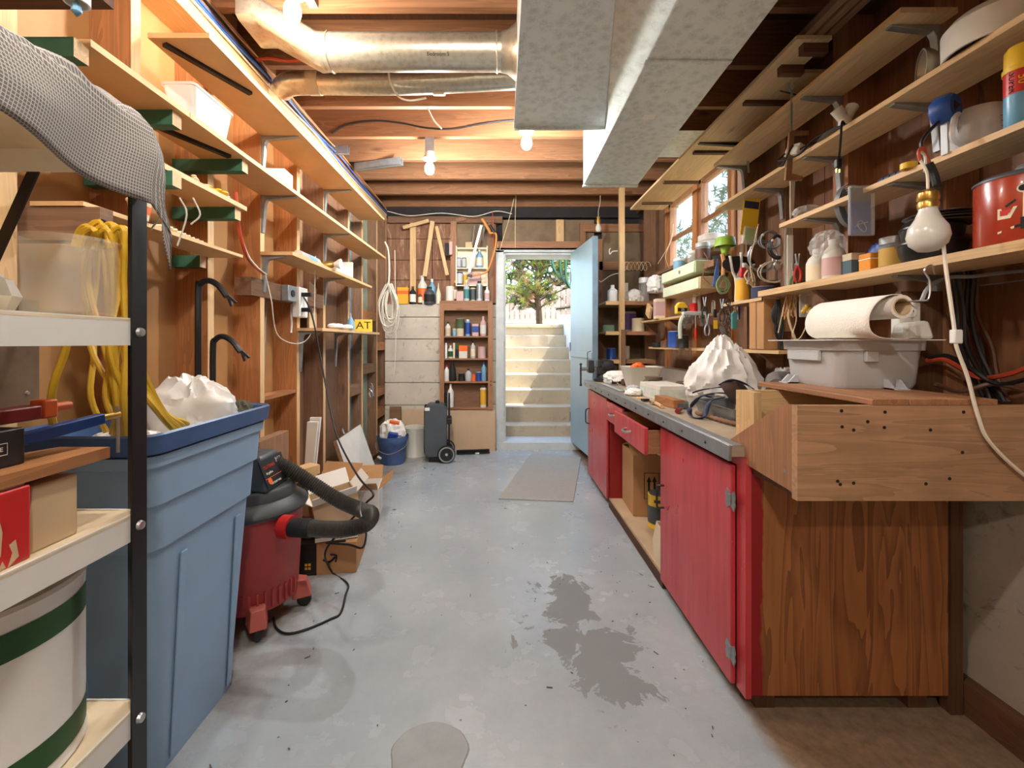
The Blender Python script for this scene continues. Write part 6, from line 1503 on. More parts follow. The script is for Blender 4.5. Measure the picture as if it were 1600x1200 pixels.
carton('tall_white_box', 'narrow cream box on the top corner shelf beside the post', put(977, 4.35, 1.54), (.045, .045, .19), K['cream'])
jr = bottle('clear_jar', 'clear jar with a white lid on the top corner shelf', put(1006, 4.35, 1.54), .05, .24, K['jar'], K['white'], None, 'jar', 'jar')
crumple('plastic_wrap_heap', 'heap of white plastic wrap on the top corner shelf', put(990, 4.33, 1.59), (.09, .06, .07), K['bag'], 41, n=24)
crumple('white_bag_corner', 'white bag tucked below the window corner', put(1026, 4.0, 1.66), (.08, .08, .09), K['bag'], 43, n=24)
bottle('purple_bucket', 'grey tub with a dark label on the middle corner shelf', put(980, 4.45, 1.255), .085, .20, K['grey'], K['grey'], K['purple'], 'can', 'tub')
bottle('tan_tub', 'tan tub in front of the grey one on the middle corner shelf', put(997, 4.34, 1.255), .06, .13, K['beige'], K['beige'], None, 'can', 'tub')
bottle('green_box_tub', 'pale green tub at the edge of the middle corner shelf', put(951, 4.5, 1.255), .06, .07, plain('pale_green_plastic', S(150, 190, 160), .5), K['lgrey'], None, 'can', 'tub')
bottle('blue_tin', 'blue tin on the bottom corner shelf', put(955, 4.40, .985), .045, .11, K['blue'], K['pink'], None, 'can', 'tin')
bottle('white_cylinder_tub', 'white cylinder on the bottom corner shelf', put(978, 4.40, .985), .035, .13, K['white'], K['white'], None, 'can', 'tub')
# springs of wire over the corner shelf
m = MB()
m.tube([at(975 + 38 * i / 60 + 4 * math.cos(i * .63), 416 + 7 * math.sin(i * .63), 4.5) for i in range(61)], .003, 5)
wcoil = thing('wire_coil', 'loosely coiled pale wire on the board above the corner shelf', 'wire', at(995, 425, 4.5)); m.build('coil', K['string'], wcoil, world=True)
MB().tube([at(975, 425, 4.4), at(955, 430, 4.3), at(940, 440, 4.25), at(936, 438, 4.2)], .003, 5, 5).build('tail', K['string'], wcoil, world=True)
hk = tag(MB().tube([at(965, 392, 4.6), at(957, 393, 4.6), at(953, 397, 4.6), at(952, 391, 4.6), at(954, 388, 4.6)], .006, 6, 4).build('screw_hook', K['white'], world=True), 'white screw hook beside the top of the corner post', 'hook')
carton('brochure_box', 'cream printed box standing on the bare shelf by the tape measure', put(1030, 3.70, 1.346), (.075, .07, .165), K['cream'], .0, band=(.15, .85, K['pink']))
tag(MB().obox(at(1014, 486, 3.85), (.02, .10, .10), (.5, 0, 0)).build('pale_wedge', W['pine_y'], world=True), 'pale wedge of wood leaning on the bare shelf', 'wedge')

# ---- mint drawers by the window
md = thing('mint_drawer_box', 'mint painted box with drawers fixed below the window', 'drawer box', (1.35, 3.15, 1.50))
MB().box(1.25, 1.465, 2.86, 3.46, 1.60, 1.68).build('case', plain('mint_case_paint', S(196, 206, 160), .6, var=.1), md, world=True, bevel=.004)
MB().box(1.244, 1.25, 2.87, 3.45, 1.605, 1.675).build('drawer', K['mint'], md, world=True, bevel=.002)
MB().box(1.275, 1.465, 2.85, 3.50, 1.495, 1.575).build('case', W['ply_y'], md, world=True, bevel=.004)
MB().box(1.269, 1.275, 2.86, 3.49, 1.50, 1.572).build('drawer', K['mint'], md, world=True, bevel=.002)
MB().box(1.38, 1.465, 2.87, 3.44, 1.575, 1.60).build('spacer', W['brown_y'], md, world=True)
MB().cyl((1.238, 3.1, 1.64), (1.244, 3.1, 1.64), .012, n=10).build('knob', K['zinc'], md, world=True)
MB().box(1.30, 1.465, 2.72, 2.86, 1.62, 1.66).build('end_block', W['brown_x'], md, world=True)
for nm, lab, x_, d_, r_, h_, b_, c_, l_ in (('screw_jar', 'glass jar of screws on the mint drawer box', 1098, 2.92, .045, .12, K['jar'], K['lgrey'], K['brownp']), ('nail_jar', 'smaller glass jar beside the screw jar', 1084, 3.02, .04, .09, K['jar'], K['offwhite'], None), ('window_jar', 'pale jar at the far end of the mint drawer box', 1060, 3.25, .04, .08, K['ltblue'], K['white'], None)):
    l = put(x_, d_, 1.6805); l.x = min(max(l.x, 1.30), 1.40); bottle(nm, lab, l, r_, h_, b_, c_, l_, 'jar', 'jar')
tag(MB().lathe([(0, 0), (.05, 0), (.056, .03), (.05, .03), (.045, .006), (0, .006)], 18).build('dark_saucer', K['black'], loc=(1.385, 2.79, 1.661)), 'small black saucer on the end of the mint drawer box', 'saucer')

# ---- shelf B (lamp parts) and S2
bw = thing('white_bowl', 'large white upturned bowl on the long shelf', 'bowl', (1.39, 1.24, 1.968))
MB().lathe([(.112, 0), (.118, .0), (.119, .075), (.10, .098), (.07, .104), (0, .106)], 40).build('body', K['offwhite'], bw)
rf = thing('lamp_reflector', 'dusty metal lamp reflector lying on the long shelf', 'reflector', (1.345, 1.42, 2.025), -.5)
MB().lathe([(.052, -.004), (.057, -.004), (.057, .004), (.048, .02), (.032, .04), (.018, .052), (.018, .085), (.014, .085), (.014, .05), (.03, .036), (.046, .016), (.052, .0)], 32, axis='x').build('shade', plain('dusty_aluminium', S(186, 182, 166), .45, .5, var=.15), rf)
MB().lathe([(0, .085), (.015, .085), (.015, .10), (0, .10)], 14, axis='x').build('neck_cap', K['brass'], rf)
ls = thing('lamp_socket_pair', 'white twin lamp socket with a dangling black cord on the long shelf', 'socket', (1.345, 1.74, 1.968))
MB().lathe([(0, 0), (.035, 0), (.035, .02), (.022, .03), (.022, .06), (0, .06)], 18).build('base', K['offwhite'], ls)
MB().cyl((0, 0, .05), (-.035, .0, .095), .018, .022, n=16).build('socket', K['offwhite'], ls); MB().cyl((0, 0, .05), (.03, -.0, .105), .018, .022, n=16).build('socket', K['white'], ls)
MB().lathe([(.0, 0), (.06, 0), (.05, .015), (0, .018)], 20, sx=1.0, sy=1.5).build('pan', K['charcoal'], ls, loc=(-.01, .02, 0))
MB().tube([(-.02, -.03, .012), (-.065, -.07, .01), (-.085, -.09, -.06), (-.075, -.07, -.11), (-.08, -.07, -.13)], .004, 6, 6).build('cord', K['blackcable'], ls)
MB().box(-.09, -.07, -.08, -.06, -.165, -.13).build('plug', K['black'], ls, bevel=.004)
for dx in (-.006, .006): MB().box(-.081 + dx, -.079 + dx, -.074, -.066, -.18, -.165).build('prong', K['brass'], ls)
cd = thing('cord_with_box', 'white junction box trailing looped black cord on the long shelf', 'outlet box', (1.335, 1.98, 1.968))
MB().obox((-.02, 0, .03), (.06, .07, .05), (.2, .3, .3)).build('box', K['white'], cd, bevel=.006)
MB().tube([(-.05, -.02, .05), (-.09, -.05, .0), (-.08, .0, -.03), (-.06, .05, .0), (-.02, -.06, .03), (.02, -.12, .03), (.02, -.2, .03)], .004, 6, 6).build('cord', K['blackcable'], cd)
MB().tube([(-.06, .02, .03), (-.10, .0, -.01), (-.07, -.09, -.02), (-.03, -.13, .03), (.0, -.2, .035)], .004, 6, 6).build('cord', K['blackcable'], cd)
# tools hung from S2 and B
wl_ = thing('wooden_square', 'wooden L-shaped try square hanging from the shelf edge', 'square', at(1240, 210, 1.98))
o0 = Vector(wl_.location)
MB().prism([((q[0] - 1240) * 1.98 / F, (210 - q[1]) * 1.98 / F) for q in ((1233, 205), (1262, 205), (1262, 211), (1240, 212), (1236, 272), (1253, 276), (1253, 282), (1226, 282))], 'y', -.006, .006).build('blade', W['reddish_z'], wl_)
wr_ = thing('long_wrench', 'thin steel wrench hanging above the wooden square', 'wrench', at(1236, 170, 1.97))
MB().bar((0, 0, -.10), (.003, 0, .08), .008, .006).build('shaft', K['zinc'], wr_); MB().tube([(-.008, 0, .115), (-.010, 0, .09), (.003, 0, .08), (.014, 0, .092), (.012, 0, .118)], .004, 6, 3).build('jaw', K['zinc'], wr_)
for i, (x0, y0, x1, y1, d_, lab) in enumerate(((1219, 142, 1252, 150, 1.98, 'nail stuck in the shelf edge beside the wrench'), (1300, 245, 1312, 330, 1.95, 'nothing'),)):
    if lab == 'nothing': continue
    tag(MB().cyl(at(x0, y0, d_), at(x1, y1, d_), .003, n=6).build('nail', K['iron'], world=True), lab, 'nail')
bar_ = thing('hanging_clamp_bar', 'slim steel clamp bar hanging over the window', 'clamp', at(1168, 235, 2.60))
MB().tube([(-.01, 0, .10), (-.008, 0, .0), (.0, 0, -.05), (.008, 0, -.13)], .006, 6, 4).build('bar', K['zinc'], bar_); MB().tube([(.0, 0, .10), (.014, 0, .02), (.012, 0, -.05)], .004, 6, 3).build('handle', K['steel'], bar_)
yp = thing('yellow_packet', 'yellow header card with blue lettering hanging on a hook', 'packet', at(1172, 340, 2.48), .0, rot=(0, .12, 0))
MB().box(-.045, .045, -.002, .002, -.10, .14).build('card', K['yellow'], yp); MB().box(-.04, .04, -.003, -.002, .05, .09).build('printed_block', K['navy'], yp); text('lettering', '3M', .035, K['navy'], yp, (0, -.003, .115), FRONT)
MB().box(-.03, .05, -.012, .012, -.15, -.05).build('blister', K['clearbag'], yp, bevel=.008); MB().box(-.02, .035, -.004, .004, -.13, -.06).build('green_tool', K['lime'], yp, bevel=.004)
# hanging wires, loops, funnels on the wall by the window
gf = thing('green_funnel', 'green plastic funnel hanging upside down by the window', 'funnel', at(1133, 385, 2.75))
MB().lathe([(.058, 0), (.062, .0), (.055, .05), (.05, .055), (.0, .055)], 22).build('cone', K['lime'], gf); MB().lathe([(.016, -.06), (.03, .0), (.028, .0)], 14).build('spout', K['lime'], gf)
ms = thing('measuring_spool', 'stack of white discs on the window sill', 'spool', (1.44, 3.05, 1.80)); MB().lathe([(0, 0), (.09, 0), (.09, .03), (.07, .035), (.085, .045), (.085, .08), (.06, .09), (0, .09)], 24).build('discs', K['white'], ms)
bwre = thing('blue_wire_bundle', 'bundle of blue wire hanging under the green funnel', 'wire', at(1118, 430, 2.72))
for i in range(4): MB().tube([(.012, 0, .10), (.0 + .006 * i, 0, .03), (-.02 + .012 * i, 0, -.07)], .004, 6, 3).build('strand', K['bluecable'], bwre)
tk = thing('twine_loops', 'loops of pale green twine hanging under the funnel', 'twine', at(1130, 435, 2.70))
random.seed(6)
for i in range(6):
    w_, h_ = random.uniform(.025, .045), random.uniform(.06, .09); MB().tube([(0, .004 * i, .02), (-w_, .004 * i, -.03), (-w_ * .5, .004 * i, -h_), (w_ * .5, .004 * i, -h_), (w_, .004 * i, -.03)], .004, 6, 5, closed=True).build('loop', plain('green_twine', S(150, 170, 130), .8) if i == 0 else bpy.data.materials['green_twine'], tk)
MB().tube([(0, 0, .02), (.004, 0, .10), (-.006, 0, .15)], .012, 6, 4).build('twist', K['jute'], tk)
sc2 = thing('garden_shears', 'long white handled shears hanging beside the twine', 'shears', at(1150, 440, 2.58))
MB().tube([(-.035, 0, .15), (-.02, 0, .06), (0, 0, .0), (.006, 0, -.22)], .008, 8, 5).build('handle', K['white'], sc2); MB().tube([(.03, 0, .17), (.03, 0, .08), (.004, 0, 0), (-.004, 0, -.2)], .008, 8, 5).build('handle', K['offwhite'], sc2); MB().lathe([(0, 0), (.045, 0), (.05, .004), (0, .012)], 18, axis='y', sy=2.0, c=(.02, 0, .10)).build('black_guard', K['black'], sc2)
MB().box(-.002, .022, -.004, .004, -.22, -.12).build('blue_sheath', K['blue'], sc2)
pch = thing('red_padlock_pouch', 'small red pouch hanging among the wires', 'pouch', at(1163, 425, 2.5)); MB().box(-.025, .025, -.012, .012, -.035, .025).build('body', K['red'], pch, bevel=.006); MB().lathe([(0, .025), (.012, .025), (.012, .05), (0, .05)], 10).build('cap', K['lgrey'], pch)
wire_labels = ['upper big loop of grey wire hanging on the wall', 'wide brown wire loop with pale clips', 'lower grey wire loop around the red pouch', 'tight coil of dark wire next to the white cables', 'small ring of wire low beside the white cables']
for i, (cx_, cy_, rx_, ry_, n_, mt, dd_) in enumerate(((1205, 375, .055, .05, 4, K['grey'], 2.38), (1192, 400, .075, .085, 3, K['zinc'], 2.42), (1210, 425, .085, .06, 2, K['rope'], 2.36), (1218, 385, .045, .06, 5, K['iron'], 2.34), (1216, 415, .02, .02, 2, K['steel'], 2.34))):
    wt_ = thing('wire_loop', wire_labels[i], 'wire', at(cx_, cy_, dd_), group='wire loops on the wall')
    for j in range(n_):
        k1, k2 = random.uniform(.8, 1.1), random.uniform(.8, 1.1)
        MB().tube([(rx_ * k1 * math.cos(t_), .006 * j + .004 * math.sin(2 * t_), ry_ * k2 * math.sin(t_)) for t_ in [math.pi * 2 * q / 20 for q in range(20)]], .0032, 5, closed=True).build('turn', mt, wt_)
    for a_ in (.5, 2.6): MB().ball((rx_ * math.cos(a_), -.004, ry_ * math.sin(a_)), .008, 8).build('clip', K['offwhite'], wt_)
wcb = thing('white_cable_bundle', 'tall bundle of white cables hanging from the shelf end', 'cables', at(1232, 400, 2.12))
for i in range(6): MB().tube([(.03 - .004 * i, .0, .38), (.02 - .002 * i, .0, .2), (-.012 + .006 * i, .004 * (i % 2), .12), (-.012 + .006 * i, .004 * (i % 3), -.16)], .004, 6, 4).build('strand', K['whitecable'] if i % 2 else K['greycable'], wcb)
MB().box(-.012, .02, -.008, .012, -.15, .10).build('sleeve', K['white'], wcb, bevel=.004)
jt = thing('jute_tassel', 'orange jute tassel hanging at the corner of the knotty shelf', 'string', at(1238, 460, 2.1))
for i in range(16): MB().tube([(random.uniform(-.01, .01), 0, .03), (random.uniform(-.035, .03), random.uniform(-.01, .01), -.03), (random.uniform(-.05, .04), 0, random.uniform(-.13, -.07))], .0025, 5, 4).build('strand', K['jute'] if i % 3 else K['string'], jt)
MB().tube([(0, 0, .0), (-.02, 0, -.1), (.01, 0, -.2), (.02, 0, -.24)], .005, 6, 4).build('tail', K['string'], jt)
bkc = thing('black_cord_bundle', 'bundle of black cords hanging beside the tall carton', 'cords', at(1216, 510, 2.15))
for i in range(8): MB().tube([(random.uniform(-.01, .01), 0, .13), (random.uniform(-.03, .02), 0, .05), (random.uniform(-.02, .03), 0, -.03), (random.uniform(.0, .05), 0, -.11)], .005, 6, 4).build('cord', K['blackcable'], bkc)
zb = thing('zip_bag', 'clear bag with yellow bits hanging below the knotty shelf', 'bag', at(1257, 480, 2.0)); MB().box(-.03, .035, -.004, .004, -.045, .06).build('bag', K['clearbag'], zb); 
for i in range(5): MB().ball((-.015 + .009 * i, 0, -.02 + .012 * (i % 3)), .010, 8).build('yellow_bit', K['yellow'], zb)
zb.location.y -= .012
bg2 = thing('bulldog_tags', 'cluster of metal fasteners hanging below the wire loops', 'fasteners', at(1172, 430, 2.45))
for i in range(9): MB().tube([(random.uniform(-.03, .03), 0, .06), (random.uniform(-.03, .03), .01, .0), (random.uniform(-.025, .03), 0, random.uniform(-.08, -.04))], .005, 6, 3).build('strand', (K['string'], K['zinc'], K['jute'])[i % 3], bg2)
# things on E, F, G shelves
bottle('navy_tape_roll', 'navy and white roll on the short shelf behind the cords', put(1192, 2.30, 1.376), .055, .06, K['navy'], K['white'], None, 'can', 'tape')
bottle('brown_tin', 'dark brown tin on the short shelf behind the cords', put(1201, 2.45, 1.376), .06, .11, K['brownp'], K['brownp'], None, 'can', 'tin')
bottle('tan_can', 'tan can on the short shelf by the shears', put(1160, 2.52, 1.376), .035, .14, K['beige'], K['zinc'], K['amber'], 'can', 'can')
tm = thing('tape_measure', 'yellow and black tape measure marked 25', 'tape measure', put(1064, 3.12, 1.346))
MB().prism([(-.04, 0), (.045, 0), (.045, .05), (.02, .085), (-.02, .085), (-.04, .06)], 'y', -.02, .02).build('case', K['yellow'], tm, bevel=.008); MB().box(-.03, .036, -.0215, -.02, .02, .045).build('label_plate', K['black'], tm); text('lettering', '25', .024, K['paper'], tm, (.004, -.022, .033), FRONT)
br_ = thing('wire_brush', 'grey tufted brush hanging below the tape measure', 'brush', at(1078, 492, 3.0)); MB().tube([(.03, 0, .0), (-.04, 0, -.01), (-.065, 0, -.06), (-.065, 0, -.16)], .014, 8, 5).build('handle', plain('pale_green_handle', S(196, 206, 190), .5), br_)
hair = MB()
for i in range(60): x_ = random.uniform(-.04, .09); hair.cyl((x_, random.uniform(-.02, .02), .0), (x_ + random.uniform(-.01, .01), random.uniform(-.025, .025), -.06), .003, .001, 4)
o = hair.build('bristles', K['sock'], br_); o['kind'] = 'stuff'; MB().box(-.05, .10, -.022, .022, -.005, .022).build('back', K['lgrey'], br_, bevel=.006)
bottle('red_can', 'small red can beside the tape measure', put(1084, 3.02, 1.346) , .025, .07, K['red'], K['red'], None, 'can', 'can')
for i, (x_, h_, lab) in enumerate(((1076, .14, 'glass tube standing behind the tape measure'), (1083, .16, 'taller glass tube behind the tape measure'), (1108, .09, 'short glass vial on the bare shelf'))):
    l = put(x_, 3.1 if i < 2 else 3.02, 1.346); l.x = min(l.x + .04, 1.44); bottle('glass_tube', lab, l, .013, h_, K['jar'], K['white'], None, 'spray', 'tube', 'glass tubes on the bare shelf')
sd = thing('red_screwdriver', 'red handled screwdriver hanging from the bare shelf', 'screwdriver', at(1087, 515, 2.95)); MB().cyl((0, 0, -.07), (0, 0, .01), .008, n=10).build('handle', K['red'], sd); MB().cyl((0, 0, .01), (0, 0, .10), .003, n=6).build('shaft', K['steel'], sd)
chn = thing('key_chain', 'dark chain hanging beside the tall carton', 'chain', at(1138, 500, 2.5))
lk = None
for i in range(9):
    if lk is None: lk = MB().tube([(.012 * math.cos(t_), 0, .018 * math.sin(t_)) for t_ in [math.pi * 2 * q / 12 for q in range(12)]], .0035, 5, closed=True).build('link', K['iron'], chn, loc=(0, 0, .10))
    else: share(lk, 'link', chn, (.004 * (i % 2), 0, .10 - .026 * i), (0, 0, math.pi / 2 * (i % 2)))
tgs = thing('yellow_tag_tool', 'black tool with a yellow tag hanging below the bare shelf', 'tool', at(1117, 495, 2.62)); MB().obox((0, 0, .02), (.02, .015, .05)).build('body', K['black'], tgs, bevel=.004); MB().obox((.004, 0, -.045), (.022, .004, .05)).build('tag', K['yellow'], tgs); MB().tube([(0, 0, .045), (0, 0, .09)], .002, 5).build('cord', K['string'], tgs)
tcl = thing('teal_clamp', 'teal spring clamp hanging beside the tall carton', 'clamp', at(1147, 500, 2.4)); MB().prism([(-.012, -.05), (.012, -.05), (.016, .03), (0, .05), (-.016, .03)], 'y', -.008, .008).build('body', K['teal'], tcl, bevel=.003)
for x_, d_, r_, h_, st, b_, c_, lab in ((1055, 3.2, .05, .12, 'can', K['blue'], K['lgrey'], 'blue tin on the low wall shelf'), (1040, 3.3, .035, .05, 'can', K['brownp'], K['orange'], 'orange lidded pot on the low wall shelf'), (1066, 3.08, .04, .09, 'can', K['iron'], K['zinc'], 'dark tin beside the blue one on the low wall shelf'), (1028, 3.4, .04, .04, 'can', K['ink'], K['ink'], 'flat black tin on the low wall shelf')):
    bottle('shelf_tin', lab, put(x_, d_, 1.111), r_, h_, b_, c_, None, st, 'tin')
for i, (x_, d_, mt, lab) in enumerate(((1005, 3.75, K['bluecable'], 'blue plier handles on the low wall shelf'), (1015, 3.6, K['orange'], 'orange plier handles on the low wall shelf'), (1010, 3.68, K['iron'], 'dark pliers on the low wall shelf end'))):
    p = put(x_, d_, 1.12); p.x = 1.34 + .02 * i
    pl_ = thing('pliers', lab, 'pliers', p, .4 * i, 'pliers on the low wall shelf'); MB().tube([(-.02, -.10, 0), (-.012, -.03, 0), (0, 0, 0), (.004, .05, 0)], .006, 6, 4).tube([(.02, -.10, 0), (.012, -.03, 0), (0, 0, 0), (-.004, .05, 0)], .006, 6, 4).build('body', mt, pl_)
tg = thing('tool_heap', 'heap of brown tool handles lying behind the white basin', 'tools', (1.22, 2.75, ZT))
for i in range(12): MB().tube([(random.uniform(-.12, .0), random.uniform(-.1, .1), .012 + .006 * i), (random.uniform(0, .15), random.uniform(-.12, .12), .02 + .006 * i)], .008, 6).build('handle', (W['dark_x'], K['iron'], W['brown_x'])[i % 3], tg)
carton('red_white_carton', 'small red and white carton behind the tool handles', (1.34, 2.72, ZT), (.10, .06, .11), K['paper'], 0, band=(.2, .55, K['red']))

# ---- shelf C: jug, spray can, tapes
jg = thing('measuring_jug', 'cloudy plastic measuring jug with red marks lying upside down', 'jug', (1.395, 1.30, 1.7035))
MB().lathe([(.070, 0), (.074, 0), (.066, .105), (.055, .122), (0, .125), (0, .121), (.052, .118), (.062, .104)], 36).build('body', K['frosted'], jg)
MB().tube([(-.066, -.02, .015), (-.105, -.03, .03), (-.10, -.03, .085), (-.085, -.025, .10)], .008, 8, 4).build('handle', K['frosted'], jg)
for z in (.03, .045, .06, .075): MB().box(-.012, .012, -.0745 + z * .07, -.0735 + z * .07, z, z + .002).build('measure_mark', K['red'], jg)
sp = thing('aerosol_can', 'yellow capped aerosol can with red and blue print', 'can', (1.336, 1.14, 1.7035))
MB().lathe([(0, 0), (.031, 0), (.033, .004), (.033, .14), (.029, .15), (0, .15)], 28).build('body', plain('aerosol_blue', S(96, 160, 196), .35), sp); MB().lathe([(.0335, .08), (.0335, .14)], 28).build('red_band', K['red'], sp)
MB().lathe([(0, .14), (.036, .138), (.036, .150), (.033, .152), (.032, .195), (.026, .205), (0, .206)], 28).build('cap', K['yellow'], sp)
text('lettering', 'SUPER', .019, K['ink'], sp, (-.0335, -.006, .108), (math.pi / 2, math.pi / 2, -math.pi / 2 + .5)); text('lettering', '50', .024, K['yellow'], sp, (-.026, -.0225, .11), (math.pi / 2, math.pi / 2, -math.pi / 2 + .85))
bt = thing('blue_tape_reel', 'blue octagonal cord reel hanging under the long shelf', 'reel', at(1477, 172, 1.30))
MB().lathe([(0, -.025), (.036, -.025), (.042, -.018), (.042, .018), (.036, .025), (0, .025)], 8, axis='y').build('case', K['blue'], bt, rot=(0, .4, .4)); MB().obox((0, -.027, 0), (.02, .004, .02), (0, .7, 0)).build('hub', K['ink'], bt)
MB().tube([(-.02, 0, -.035), (-.055, 0, -.07), (-.07, 0, -.10), (-.06, 0, -.13)], .005, 6, 5).build('cord', K['blackcable'], bt); MB().bar((.02, 0, -.03), (.045, .0, -.13), .02, .006).build('strap', K['lgrey'], bt); MB().bar((-.002, 0, -.03), (.0, .0, -.13), .02, .006).build('strap', K['lgrey'], bt)
so = thing('socket_strip', 'strip of dark blue sockets on the jug shelf edge', 'sockets', put(1405, 1.50, 1.7035))
for i in range(6): MB().cyl((-.0, -.07 + .024 * i, .013), (.0, -.05 + .024 * i, .013), .013, n=10).build('socket', K['navy'], so)
yt_ = thing('yellow_tape_roll', 'small yellow tape roll beside the dark sockets', 'tape', put(1420, 1.42, 1.7035)); MB().lathe([(.012, 0), (.022, 0), (.022, .018), (.012, .018), (.012, 0)], 18).build('roll', K['yellow'], yt_)
mr = thing('masking_roll', 'roll of metal strapping standing on the knotty shelf', 'strapping', at(1357, 322, 1.78))
for i in range(5): MB().lathe([(.052 + .008 * i, -.009), (.054 + .008 * i, -.009), (.054 + .008 * i, .009), (.052 + .008 * i, .009), (.052 + .008 * i, -.009)], 28, axis='y').build('turn', K['zinc'], mr, rot=(0, 0, .35))
mr.location.x = min(mr.location.x, 1.40)
sh_bag = crumple('parts_bag', 'clear bag of small parts on the far end of the jug shelf', put(1262, 2.0, 1.735), (.06, .06, .025), K['clearbag'], 51, n=24)
# unlit bulb on a cord
ub = thing('hanging_bulb', 'large unlit frosted bulb in a brass socket hanging before the pans', 'lamp', at(1450, 322, 1.20))
MB().lathe([(0, -.125), (.022, -.121), (.040, -.104), (.046, -.082), (.042, -.058), (.028, -.034), (.020, -.012), (.020, .0), (0, .0)], 32).build('bulb', K['bulb_off'], ub)
MB().lathe([(0, 0), (.022, -.006), (.023, .006), (.021, .012), (.024, .018), (.022, .035), (.012, .044), (0, .045)], 24).build('socket', K['brass'], ub)
MB().tube([(0, 0, .045), (-.003, 0, .09), (-.012, .01, .13), (-.006, .02, .155), (.02, .03, .15), (.022, .03, .12), (.01, .02, .10)], .0035, 6, 6).build('cord', K['whitecable'], ub)
MB().tube([(-.012, .01, .125), (-.016, .01, .15), (.004, .02, .165), (.026, .03, .145), (.03, .02, .11)], .004, 6, 5).build('twisted_lead', K['redcable'], ub); MB().tube([(.012, .01, .12), (.026, .01, .09), (.024, .0, .055)], .009, 8, 4).build('taped_joint', K['black'], ub)
# ---- shelf D: bottles, boxes, pans, pot
ZD = 1.4025
bottle('white_jug', 'white plastic jug at the far end of the knotty shelf', put(1278, 1.95, ZD), .045, .155, K['offwhite'], K['white'], K['cream'], 'jug', 'jug')
bottle('spray_jug', 'white trigger bottle wrapped in plastic on the knotty shelf', put(1303, 1.83, ZD), .042, .17, K['offwhite'], K['white'], K['pink'], 'jug', 'jug')
crumple('plastic_wrap', 'loose clear plastic over the white jugs', put(1293, 1.86, ZD + .15), (.06, .06, .06), K['clearbag'], 61, n=28)
cx1_ = carton('teal_carton', 'narrow tan and teal carton on the knotty shelf', put(1334, 1.76, ZD), (.058, .05, .098), K['beige'], 0, band=(.0, .72, plain('slate_teal_card', S(72, 96, 108), .7)))
cx2_ = carton('orange_carton', 'small orange carton on the knotty shelf', put(1364, 1.68, ZD), (.065, .055, .082), plain('orange_card', S(226, 148, 46), .7), 0, band=(.72, .76, K['paper']))
bp = thing('blister_pack', 'clear blister pack with a blue card hanging from the jug shelf', 'packet', at(1342, 335, 1.60))
MB().box(-.038, .042, -.001, .001, -.075, .095).build('card', K['blue'], bp); MB().box(-.042, .046, -.016, -.001, -.078, .10).build('blister', K['clearbag'], bp, bevel=.003)
MB().box(-.038, .042, -.002, -.001, .045, .095).build('header', K['charcoal'], bp); MB().tube([(-.02, -.008, -.05), (.0, -.008, -.025), (.02, -.008, -.05), (.01, -.008, -.065), (-.01, -.008, -.04), (.025, -.008, -.03)], .002, 5, 5).build('steel_hook', K['steel'], bp)
mj = bottle('mustard_jar', 'glass jar with a yellow label on the knotty shelf', put(1397, 1.56, ZD), .042, .115, K['jar'], K['zinc'], plain('mustard_label', S(196, 160, 74), .7), 'jar', 'jar')
crumple('blue_packet', 'crumpled blue packet behind the mustard jar', put(1378, 1.70, ZD + .07), (.035, .05, .06), K['blue'], 71, 'packet', n=24)
for i, (z_, r_, lab) in enumerate(((0, .085, 'lowest black frying pan of the stack on the knotty shelf'), (.05, .078, 'upper black pan of the stack on the knotty shelf'))):
    pp = thing('frying_pan', lab, 'pan', (1.375, 1.42, ZD + z_), group='stacked black pans')
    MB().lathe([(0, 0), (r_ * .8, 0), (r_ * .95, .03), (r_, .058), (r_ * 1.04, .06), (r_ * 1.02, .066), (r_ * .96, .06), (r_ * .78, .006), (0, .006)], 36).build('body', K['black_metal'], pp)
lids = thing('pan_lids', 'pile of thin metal lids on the black pans', 'lids', (1.385, 1.40, ZD + .118))
for i in range(4): MB().lathe([(0, .004), (.07, .004), (.088, 0), (.09, .001), (.07, .007), (0, .008)], 32).build('lid', K['steel'], lids, loc=(.004 * (-1) ** i, 0, .0085 * i))
rp_ = thing('red_pot', 'red enamel pot with white and black kitchen drawings', 'pot', (1.375, 1.16, ZD))
PR = .10
MB().lathe([(0, 0), (PR * .97, 0), (PR, .006), (PR, .168), (PR * .985, .172), (PR * .97, .168), (PR * .96, .01), (0, .01)], 48).build('body', plain('red_enamel', S(172, 58, 34), .25, var=.08, coat=.4), rp_)
ld_ = MB().lathe([(PR * 1.02, .168), (PR * 1.02, .174), (PR * .9, .182), (PR * .4, .19), (0, .191)], 40).build('lid', K['charcoal'], rp_); MB().lathe([(0, .19), (.02, .19), (.024, .204), (.018, .212), (0, .213)], 18).build('knob', K['zinc'], ld_)
def decal(name, pts, mat, lift=.0008):
    """flat print wrapped on the pot wall: pts are (pixel x, pixel y) of the photograph"""
    m = MB(); out = []
    for x_, y_ in pts:
        a = -math.pi / 2 - 1.42 + (x_ - 1497) / 103 * 1.75
        z_ = .178 - (y_ - 285) / 100 * .172
        out.append((a, z_))
    n = len(out); R_ = PR + lift
    vs = [(R_ * math.cos(a), R_ * math.sin(a), z_) for a, z_ in out]
    m.add(vs, [tuple(range(n))]); return m.build(name, mat, rp_, smooth=0)
wh, bk_ = K['cream'], K['ink']
def ell(cx_, cy_, rx_, ry_, n=14): return [(cx_ + rx_ * math.cos(2 * math.pi * i / n), cy_ + ry_ * math.sin(2 * math.pi * i / n)) for i in range(n)]
decal('spoon_print', ell(1526, 312, 8, 7), wh); decal('spoon_print', ell(1525, 312, 5, 4.5), bk_, .0014); decal('spoon_print', [(1524.5, 318), (1527.5, 318), (1527, 356), (1524, 356)], wh)
